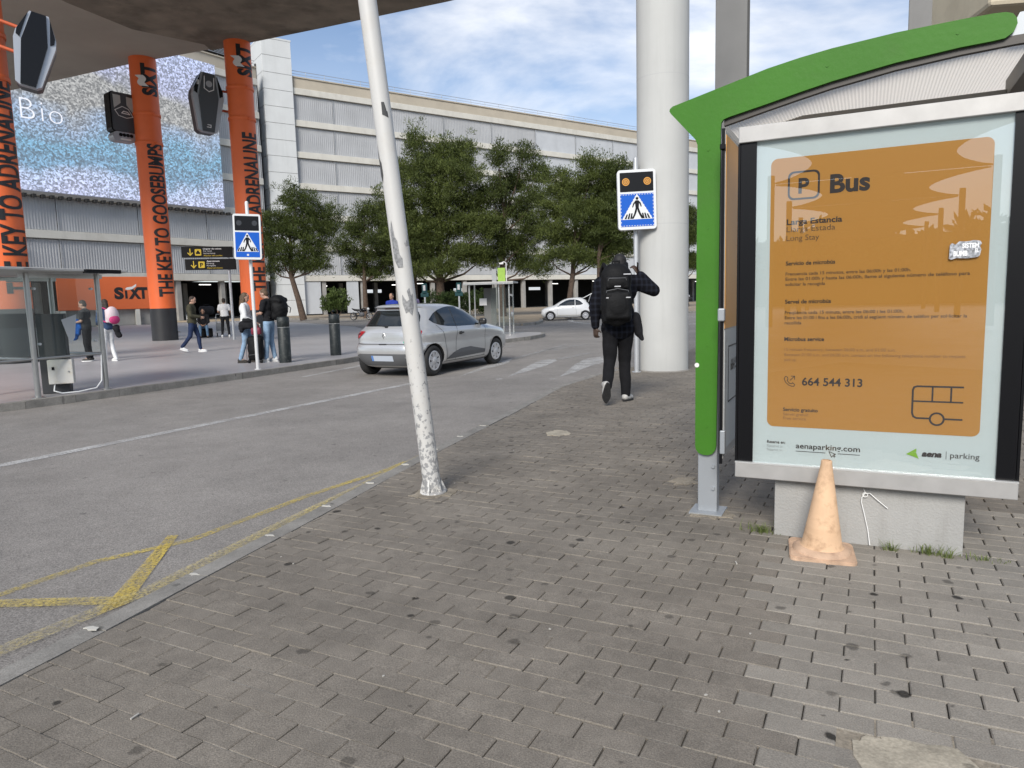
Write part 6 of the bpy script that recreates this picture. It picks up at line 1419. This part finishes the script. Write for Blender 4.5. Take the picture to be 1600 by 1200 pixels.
def shoe(root, heel, toe, sole_m, up_m, s=1., roll=0):
    h, t = Vector(heel), Vector(toe); d = (t - h).normalized(); sd = d.cross(Vector((0, 0, 1)));
    if sd.length < .2: sd = Vector((1, 0, 0))
    sd.normalize(); up = sd.cross(d).normalized(); L_ = (t - h).length
    Mx = Matrix((sd, d, up)).transposed()
    o = remeshed('shoe', [('c', h + d * .045 * s + up * .055 * s, h + d * L_ * .5 + up * .045 * s, .042 * s, .046 * s), ('c', h + d * L_ * .5 + up * .045 * s, t - d * .045 * s + up * .034 * s, .046 * s, .034 * s), ('c', h + d * .05 * s + up * .06 * s, h + d * .065 * s + up * .10 * s, .042 * s, .042 * s)], .012, up_m, root, 2)
    m = MB(); out_ = []
    for i in range(20):
        a = 2 * math.pi * i / 20; y = .5 + .5 * math.sin(a); wv = (.040 + .014 * math.exp(-((y - .7) / .2) ** 2)) * s; out_.append((wv * math.cos(a), L_ * y))
    vs = [h + sd * x + d * y + up * z for z in (-.004, .022) for x, y in out_]; n = 20
    m.add(vs, [tuple(range(n))[::-1], tuple(range(n, 2 * n))] + [(i, (i + 1) % n, n + (i + 1) % n, n + i) for i in range(n)]); m.build('sole', sole_m, o)
    return o
DEF = dict(pelvis=(0, 0, .95), chest=(0, .0, 1.27), neck=(0, .0, 1.47), head=(0, .025, 1.61), look=(0, 1, 0), shL=(-.18, 0, 1.40), shR=(.18, 0, 1.40), elL=(-.23, -.02, 1.13), elR=(.23, -.02, 1.13), wrL=(-.24, .06, .89), wrR=(.24, .06, .89),
           hpL=(-.09, 0, .90), hpR=(.09, 0, .90), knL=(-.10, .02, .49), knR=(.10, .02, .49), anL=(-.10, -.02, .09), anR=(.10, -.02, .09), ftL=(-.02, 1, 0), ftR=(.02, 1, 0))
def person(label, loc, rz, H, pose, sk, top, bot, shoes, hair, sleeves='long', long_hair=False, hem=.86, bulk=1., sole=None, female=False, leg=1., vox=.014, hairless=False, collar=True, topname='jacket', botname='trousers'):
    t = thing('person', label, 'person', loc, rz); J = {k: Vector(v) for k, v in {**DEF, **pose}.items() if k != 'curl'}; t.scale = (H / 1.75,) * 3
    lk = J['look'].normalized(); sdv = lk.cross(Vector((0, 0, 1))).normalized(); upv = sdv.cross(lk); hm = Matrix((sdv, lk, upv)).transposed(); hd_ = J['head']
    bd = [('e', hd_ + upv * .02, (.073, .092, .105), hm), ('e', hd_ + lk * .028 - upv * .045, (.056, .062, .07), hm), ('c', J['neck'] + Vector((0, 0, -.05)), hd_ - upv * .05 - lk * .015, .055, .052),
          ('c', hd_ + lk * .088 - upv * .005, hd_ + lk * .108 - upv * .03, .010, .013)]
    for s in (-1, 1): bd.append(('e', hd_ + sdv * .076 * s - lk * .005 - upv * .01, (.010, .02, .03), hm))
    for s, a, e, w in (('L', 'shL', 'elL', 'wrL'), ('R', 'shR', 'elR', 'wrR')):
        A, E, W_ = J[a], J[e], J[w]; bd += [('c', A, E, .045, .037), ('c', E, W_, .038, .026)]; k = -1 if s == 'L' else 1
        d = (W_ - E).normalized(); nrm = J.get('palm' + s, Vector((-k * .9, .3, 0)) - d * d.dot(Vector((-k * .9, .3, 0)))); bd += hand_parts(W_ + d * .01, J.get('hand' + s, d), k, nrm, 1.0, pose.get('curl', .75))
    bd += [('c', J['pelvis'], J['chest'], .095, .105), ('c', J['shL'], J['shR'], .05, .05), ('c', J['chest'], J['neck'], .09, .055)]
    for s in 'LR': bd += [('c', J['hp' + s], J['kn' + s], .07, .05), ('c', J['kn' + s], J['an' + s], .05, .034), ('c', J['an' + s], J['an' + s] + J['ft' + s].normalized() * .12 - Vector((0, 0, .05)), .035, .03), ('c', J['pelvis'], J['hp' + s], .09, .08)]
    remeshed('body', bd, min(vox, .011), sk, t, 2)
    # top
    b = bulk; C_, P_ = J['chest'], J['pelvis']; ax = (J['shR'] - J['shL']).normalized(); fw = Vector((0, 0, 1)).cross(ax).normalized(); tm_ = Matrix((ax, fw, ax.cross(fw))).transposed(); hz_ = hem
    lo_ = P_.lerp(C_, (hz_ - P_.z) / (C_.z - P_.z)) if abs(C_.z - P_.z) > .05 else P_
    hw = .155 if female else .165
    tp = [('e', C_ + (J['neck'] - C_) * .25, (.19 * b, .125 * b, .19), tm_), ('e', lo_.lerp(C_, .5), (hw * b, .118 * b, .24), tm_), ('e', lo_ + (C_ - lo_) * .22, (.170 * b, .125 * b, abs(C_.z - lo_.z) * .32), tm_), ('c', J['shL'], J['shR'], .072 * b, .072 * b), ('c', C_, J['neck'] + Vector((0, 0, -.03)), .12 * b, .072)]
    for s in 'LR':
        A, E, W_ = J['sh' + s], J['el' + s], J['wr' + s]
        if sleeves == 'long': tp += [('c', A, E, .072 * b, .058 * b), ('c', E, W_ - (W_ - E).normalized() * .02, .057 * b, .043 * b)]
        elif sleeves == 'short': tp += [('c', A, A.lerp(E, .68), .074 * b, .064 * b)]
    remeshed(topname, tp, vox, top, t, 3, disp=.007, dscale=7)
    # trousers
    bt = [('e', P_ + Vector((0, 0, -.02)), (.158, .118, .13)), ('c', P_, P_.lerp(C_, .3), .118, .11)]
    for s in 'LR':
        k_, a_ = J['kn' + s], J['an' + s]; bt += [('c', J['hp' + s], k_, .093 * leg, .066 * leg), ('c', k_, a_ + (k_ - a_) * .02, .064 * leg, .053 * leg)]
    remeshed(botname, bt, vox, bot, t, 3, disp=.006, dscale=8)
    for s in 'LR':
        a_ = J['an' + s]; f_ = J['ft' + s].normalized(); g_ = f_ if abs(f_.z) < .5 else f_; shoe(t, a_ - f_ * .075 - f_.cross(Vector((1, 0, 0))).normalized() * 0 + (Vector((0, 0, -.088)) if abs(f_.z) < .35 else Vector((0, -.075, -.02))), a_ + f_ * .19 + (Vector((0, 0, -.088)) if abs(f_.z) < .35 else Vector((0, -.075, -.02))), sole or shoes, shoes)
    if not hairless:
        hp = [('e', hd_ + upv * .045 - lk * .018, (.080, .092, .086), hm), ('e', hd_ - lk * .045 - upv * .005, (.074, .06, .085), hm)]
        if long_hair: hp += [('c', hd_ - lk * .06, J['neck'] - lk * .085 - Vector((0, 0, .12)), .065, .05), ('c', hd_ + sdv * .06 - lk * .02, J['neck'] + sdv * .07 - lk * .02 - Vector((0, 0, .05)), .035, .03), ('c', hd_ - sdv * .06 - lk * .02, J['neck'] - sdv * .07 - lk * .02 - Vector((0, 0, .05)), .035, .03)]
        remeshed('hair', hp, .012, hair, t, 2, disp=.004, dscale=30)
    ey = MB()
    for s in (-1, 1): ey.ball(hd_ + lk * .082 + sdv * .03 * s + upv * .015, .0095, 5)
    ey.build('eyes', M_bplast, t)
    return t
H_dark, H_brown, H_black = mat('dark hair', (.03, .02, .014), .7, var=.3, vs=30), mat('brown hair', (.09, .055, .03), .7, var=.3, vs=30), mat('black hair', (.010, .009, .009), .7, var=.3, vs=30)
SK1, SK2, SK3 = skin('light', (.42, .25, .18)), skin('tan', (.33, .19, .125)), skin('dark', (.055, .032, .022))
C_white, C_black, C_jean, C_navy, C_olive = cloth('white', (.66, .66, .66), .06), cloth('black', (.014, .014, .016)), cloth('jeans', (.22, .32, .44), .16), cloth('navy', (.02, .032, .075)), cloth('olive', (.055, .052, .034))
S_white, S_dark, S_grey = mat('white shoe', (.68, .68, .67), .5), mat('dark shoe', (.03, .025, .02), .6), mat('pale grey shoe', (.40, .39, .37), .6, var=.2, vs=30)

# man with the backpack, walking away, right hand at his ear
def plaid(name, c0, c1):
    m = bpy.data.materials.new(name); m.use_nodes = True; t = m.node_tree; b = t.nodes['Principled BSDF']; l = t.links.new; Nn = t.nodes.new
    tc_ = Nn('ShaderNodeTexCoord'); acc = None
    for dr, sc_ in (('X', 5.2), ('Z', 4.6)):
        wv = Nn('ShaderNodeTexWave'); wv.bands_direction = dr; wv.inputs['Scale'].default_value = sc_; wv.inputs['Distortion'].default_value = 1.2; l(tc_.outputs['Object'], wv.inputs['Vector'])
        r = Nn('ShaderNodeMapRange'); r.inputs[1].default_value = .6; r.inputs[2].default_value = .8; l(wv.outputs['Fac'], r.inputs[0])
        if acc is None: acc = r.outputs[0]
        else: a = Nn('ShaderNodeMath'); a.operation = 'ADD'; l(acc, a.inputs[0]); l(r.outputs[0], a.inputs[1]); acc = a.outputs[0]
    h = Nn('ShaderNodeMath'); h.operation = 'MULTIPLY'; h.inputs[1].default_value = .5; l(acc, h.inputs[0])
    x = Nn('ShaderNodeMix'); x.data_type = 'RGBA'; l(h.outputs[0], x.inputs[0]); x.inputs[6].default_value = (*c0, 1); x.inputs[7].default_value = (*c1, 1); l(x.outputs[2], b.inputs['Base Color']); b.inputs['Roughness'].default_value = .9; b.inputs['Specular IOR Level'].default_value = .1
    n = Nn('ShaderNodeTexNoise'); n.inputs['Scale'].default_value = 14; l(tc_.outputs['Object'], n.inputs['Vector']); bp = Nn('ShaderNodeBump'); bp.inputs['Strength'].default_value = .5; bp.inputs['Distance'].default_value = .02; l(n.outputs[0], bp.inputs['Height']); l(bp.outputs[0], b.inputs['Normal'])
    return m
walker = person('man in dark plaid jacket walking away with a black backpack, hand raised to ear', (1.375, 9.08, 0), R(-3), 1.87, dict(
    pelvis=(.0, .02, .97), chest=(-.01, .03, 1.29), neck=(.01, .06, 1.50), head=(.035, .085, 1.645), look=(.30, 1, -.12), shL=(-.20, .02, 1.43), shR=(.20, .04, 1.44),
    elL=(-.275, -.02, 1.14), wrL=(-.275, -.03, .92), elR=(.43, .06, 1.33), wrR=(.27, .13, 1.53), handR=(-.55, .1, .85), palmR=(-.6, .5, 0), handL=(.05, .05, -1), palmL=(.5, .6, 0), curl=1.05,
    hpL=(-.09, .0, .92), hpR=(.09, .03, .92), knL=(-.105, .02, .50), anL=(-.165, -.28, .235), knR=(.085, .14, .50), anR=(.095, .10, .09), ftL=(-.08, .30, -.95), ftR=(.50, .87, 0)),
    SK3, plaid('dark plaid', (.0055, .0055, .0075), (.016, .018, .026)), cloth('charcoal', (.009, .009, .0105)), S_grey, H_black, bulk=1.24, leg=1.17, hem=.80, sole=mat('black sole', (.014, .014, .014), .8, var=.5, vs=60), vox=.011, hairless=False)
MB().box((.245, .11, 1.60), (.012, .07, .14), M=Matrix.Rotation(R(12), 4, 'X')).build('phone', M_gloss, walker); walker.children[-1].name = 'phone'
# flap of the open jacket swinging at his right hip
remeshed('jacket_flap', [('c', (.20, .02, 1.02), (.24, .0, .84), .07, .055), ('c', (.24, .0, .84), (.28, -.02, .76), .05, .025)], .012, C_black, walker, 3, disp=.006, dscale=9)
bp_ = thing('backpack', 'large black backpack on the walking man with small pale logo tags', 'backpack', (1.315, 8.82, 1.38), R(-3))
M_bpk = mat('black nylon', (.0045, .0045, .005), .7, spec=.25, var=.35, vs=16, bump=.3, bs=40)
remeshed('body', [('b', (0, .02, -.02), (.37, .20, .66)), ('e', (0, .0, .22), (.19, .13, .17)), ('e', (0, -.02, -.12), (.195, .14, .27))], .014, M_bpk, bp_, 3, disp=.006, dscale=9)
remeshed('front_pocket', [('b', (0, -.135, -.13), (.30, .09, .33)), ('e', (0, -.145, -.12), (.15, .06, .17))], .012, M_bpk, bp_, 3); remeshed('top_pocket', [('b', (0, -.10, .15), (.28, .08, .16)), ('e', (0, -.11, .15), (.14, .05, .08))], .012, M_bpk, bp_, 3)
for s in (-1, 1): MB().tube([(s * .10, .08, .30), (s * .14, .16, .38), (s * .16, .30, .28), (s * .16, .33, .0), (s * .17, .14, -.2)], .026, 8).build('shoulder_strap', M_bpk, bp_)
MB().tube([(-.05, .05, .34), (-.04, .03, .41), (.04, .03, .41), (.05, .05, .34)], .012, 7).build('grab_handle', M_bpk, bp_)
zp = MB().tube([(-.14, -.125, -.02), (-.13, -.15, .05), (0, -.165, .075), (.13, -.15, .05), (.14, -.125, -.02)], .005, 6).tube([(-.13, -.11, .12), (-.10, -.15, .20), (.10, -.15, .20), (.13, -.11, .12)], .005, 6); zp.build('zip', M_plast, bp_)
M_tag = mat('pale tag', (.45, .45, .46), .5)
for x, z, w_ in ((-.125, -.035, .03), (.125, -.035, .055), (.0, .10, .075), (.12, .245, .09)): MB().box((x, -.185 if z < 0 else (-.165 if z < .2 else -.13), z), (w_, .012, .014), bev=.003).build('logo_tag', M_tag, bp_)

# couple by the thin pole
person('woman in a white top and pale jeans facing the man at the tilted sign', (-6.40, 17.25, 0), R(-82), 1.70, dict(elL=(-.23, .03, 1.14), wrL=(-.14, .20, .98), elR=(.23, .04, 1.13), wrR=(.15, .24, 1.0), knL=(-.10, .05, .49), knR=(.10, -.03, .49), anR=(.11, -.16, .09), anL=(-.10, .06, .09), look=(0, 1, -.25)), SK1, C_white, C_jean, S_dark, H_brown, female=True, long_hair=True, hem=.93, topname='sweater', botname='jeans')
person('man in a black tee shirt and pale jeans looking at his phone by the bollard', (-5.86, 17.3, 0), R(80), 1.80, dict(head=(0, .07, 1.60), look=(0, 1, -.45), elL=(-.22, .06, 1.15), wrL=(-.10, .27, 1.13), elR=(.22, .06, 1.15), wrR=(.08, .28, 1.13), anL=(-.10, .06, .09), anR=(.11, -.05, .09)), SK1, C_black, C_jean, S_white, H_brown, sleeves='short', hem=.92, topname='tee_shirt', botname='jeans')
bk = thing('backpack', 'bulky black travel backpack on the man in the black tee shirt', 'backpack', (-5.63, 17.30, 1.27), R(82))
remeshed('body', [('b', (0, -.03, 0), (.36, .26, .52)), ('e', (0, -.06, .0), (.21, .2, .27)), ('e', (0, -.02, .22), (.2, .19, .12)), ('c', (-.12, -.12, .2), (.12, -.16, .22), .07, .06)], .02, M_bpk, bk, 3, disp=.012, dscale=11)
for s in (-1, 1): MB().tube([(s * .10, .10, .20), (s * .14, .22, .24), (s * .15, .36, .10), (s * .15, .34, -.1), (s * .15, .12, -.2)], .025, 7).build('shoulder_strap', M_bpk, bk)
MB().tube([(.1, -.2, .1), (.14, -.28, .02), (.12, -.26, -.1)], .012, 6).build('dangling_strap', M_bpk, bk)
sc_ = thing('suitcase', 'black wheeled suitcase standing at the woman in white', 'suitcase', (-6.12, 17.05, 0), R(-6))
remeshed('body', [('b', (0, 0, .36), (.36, .24, .58)), ('e', (0, -.03, .34), (.19, .15, .28)), ('e', (0, -.09, .42), (.15, .08, .18))], .018, M_bpk, sc_, 3, disp=.008, dscale=10)
for s in (-1, 1): MB().cyl((s * .13, -.07, .045), (s * .17, -.07, .045), .045, n=14).build('wheel', M_frame, sc_)
MB().tube([(-.09, .1, .6), (-.09, .1, .92), (.09, .1, .92), (.09, .1, .6)], .01, 6).build('pull_handle', M_stain, sc_); MB().tube([(-.19, -.11, .08), (-.17, -.14, .3), (-.17, -.13, .6)], .008, 5).tube([(-.1, -.16, .2), (.1, -.16, .22)], .006, 5).build('grey_piping', M_plast, sc_)
jb = thing('jacket_bundle', 'black jacket folded over the arm of the woman in white', 'jacket', (-6.27, 17.0, .93), 0); remeshed('cloth', [('e', (0, 0, .0), (.20, .12, .12)), ('c', (-.12, 0, -.05), (-.15, -.02, -.16), .09, .05), ('c', (.1, 0, .04), (.16, 0, -.1), .09, .06), ('e', (.02, -.03, .09), (.14, .1, .07))], .016, C_black, jb, 2, disp=.02, dscale=14)
rb = bag('hand_bag', 'small dark red bag resting on the black suitcase', (-6.05, 16.95, .68), (.24, .12, .17), mat('wine red leather', (.16, .015, .03), .6), R(-5))

person('man in an olive jacket and dark jeans walking with a phone in front', (-9.72, 21.8, 0), R(-80), 1.73, dict(head=(0, .06, 1.60), look=(0, 1, -.35), elL=(-.24, .02, 1.14), wrL=(-.10, .24, 1.08), elR=(.24, .03, 1.13), wrR=(.09, .26, 1.08), knL=(-.09, .13, .50), anL=(-.09, .17, .09), knR=(.10, -.06, .50), anR=(.10, -.32, .17), ftR=(0, .9, -.3)), SK1, C_olive, C_navy, S_white, H_dark, bulk=1.1, hem=.86, topname='jacket', botname='jeans')
person('man in a white tee shirt and black trousers with his back turned', (-12.75, 31.9, 0), R(12), 1.76, dict(elL=(-.26, .02, 1.14), wrL=(-.20, .22, 1.02), elR=(.26, .02, 1.14), wrR=(.20, .22, 1.02), anL=(-.15, 0, .09), anR=(.15, 0, .09), knL=(-.12, .02, .49), knR=(.12, .02, .49)), SK2, C_white, C_black, S_white, H_dark, sleeves='short', hem=.90, bulk=1.05, vox=.02, topname='tee_shirt')
person('traveller in a dark top and jeans sitting among the luggage trolleys', (-13.75, 32.0, -.40), R(200), 1.72, dict(knL=(-.14, .36, .93), knR=(.14, .36, .93), anL=(-.15, .33, .50), anR=(.15, .36, .50), elL=(-.22, .08, 1.14), wrL=(-.10, .30, 1.02), elR=(.22, .08, 1.14), wrR=(.10, .30, 1.02), look=(0, 1, -.4)), SK2, C_black, cloth('blue jeans', (.10, .17, .26)), S_dark, H_dark, hem=.92, vox=.02)
sbx = thing('suitcase', 'dark case used as a seat among the luggage trolleys', 'suitcase', (-13.72, 32.12, 0), R(20)); MB().box((0, 0, .22), (.55, .38, .40), bev=.05).build('body', M_bpk, sbx); MB().tube([(-.1, 0, .42), (-.1, 0, .46), (.1, 0, .46), (.1, 0, .42)], .012, 6).build('handle', M_frame, sbx)
person('person in dark clothes holding a blue jacket behind the glass shelter', (-11.38, 19.15, 0), R(100), 1.66, dict(head=(0, .05, 1.60), elL=(-.22, .04, 1.14), wrL=(-.12, .24, 1.10), elR=(.22, .04, 1.14), wrR=(.10, .24, 1.10), look=(0, 1, -.3)), SK1, cloth('dark grey', (.03, .03, .032)), C_black, S_dark, H_dark, sleeves='short', hem=.9, sole=S_white, topname='tee_shirt')
jb2 = thing('jacket_bundle', 'bright blue jacket hanging from the arm of the person behind the glass', 'jacket', (-11.62, 19.08, .95), 0); remeshed('cloth', [('e', (0, 0, .1), (.17, .11, .10)), ('c', (-.02, 0, .05), (-.07, 0, -.28), .13, .10), ('c', (.1, 0, .05), (.05, 0, -.2), .09, .06)], .018, cloth('bright blue', (.02, .10, .36)), jb2, 2, disp=.02, dscale=12)
person('woman in white trousers and denim jacket with a pink backpack beside the shelter post', (-10.72, 18.95, 0), R(62), 1.66, dict(elL=(-.22, .04, 1.13), wrL=(-.12, .22, 1.04), elR=(.22, .03, 1.13), wrR=(.14, .20, 1.02), knL=(-.09, .02, .49), anL=(-.09, .06, .09), anR=(.10, -.12, .09)), SK1, cloth('denim', (.045, .075, .15)), C_white, S_white, H_dark, female=True, long_hair=True, hem=.85, botname='trousers')
pb = thing('backpack', 'white and pink backpack on the woman beside the shelter post', 'backpack', (-10.53, 18.85, 1.20), R(62)); 
remeshed('body', [('e', (0, -.06, .02), (.17, .13, .23)), ('b', (0, .0, 0), (.28, .12, .36))], .016, mat('pale pink nylon', (.62, .50, .52), .7), pb, 3); remeshed('front_pocket', [('e', (0, -.14, -.10), (.145, .08, .12))], .014, mat('magenta nylon', (.45, .03, .14), .7), pb, 2)
for s in (-1, 1): MB().tube([(s * .09, .05, .18), (s * .12, .14, .22), (s * .13, .26, .08), (s * .12, .2, -.12), (s * .12, .04, -.16)], .02, 6).build('shoulder_strap', mat('magenta nylon', (.45, .03, .14), .7), pb)
jb3 = thing('jacket_bundle', 'black cloth hanging behind the woman in white trousers', 'jacket', (-10.42, 18.86, .80), 0); remeshed('cloth', [('c', (0, 0, .08), (.04, 0, -.12), .09, .06), ('e', (.06, 0, -.1), (.07, .06, .09))], .018, C_black, jb3, 2, disp=.015, dscale=14)
person('person in a bright blue top behind the silver car and the leaning pole', (-4.15, 25.2, 0), R(160), 1.70, dict(), SK2, cloth('royal blue', (.02, .04, .25)), C_navy, S_dark, H_dark, vox=.02, topname='top')
person('person in a purple grey top behind the roof of the silver car', (-3.38, 25.0, 0), R(40), 1.74, dict(), SK2, cloth('purple grey', (.13, .11, .19)), C_black, S_dark, H_dark, vox=.02, topname='top')
person('distant walker in a white shirt with a black bag by the car park wall', (21.4, 86, -.10), R(20), 1.72, dict(knL=(-.1, .1, .5), anL=(-.1, .15, .09), anR=(.1, -.15, .09)), SK2, C_white, C_black, S_dark, H_dark, vox=.03, topname='shirt')
fb = bag('shoulder_bag', 'black shoulder bag of the distant walker', (21.7, 85.9, .70), (.35, .2, .4), M_bagk)
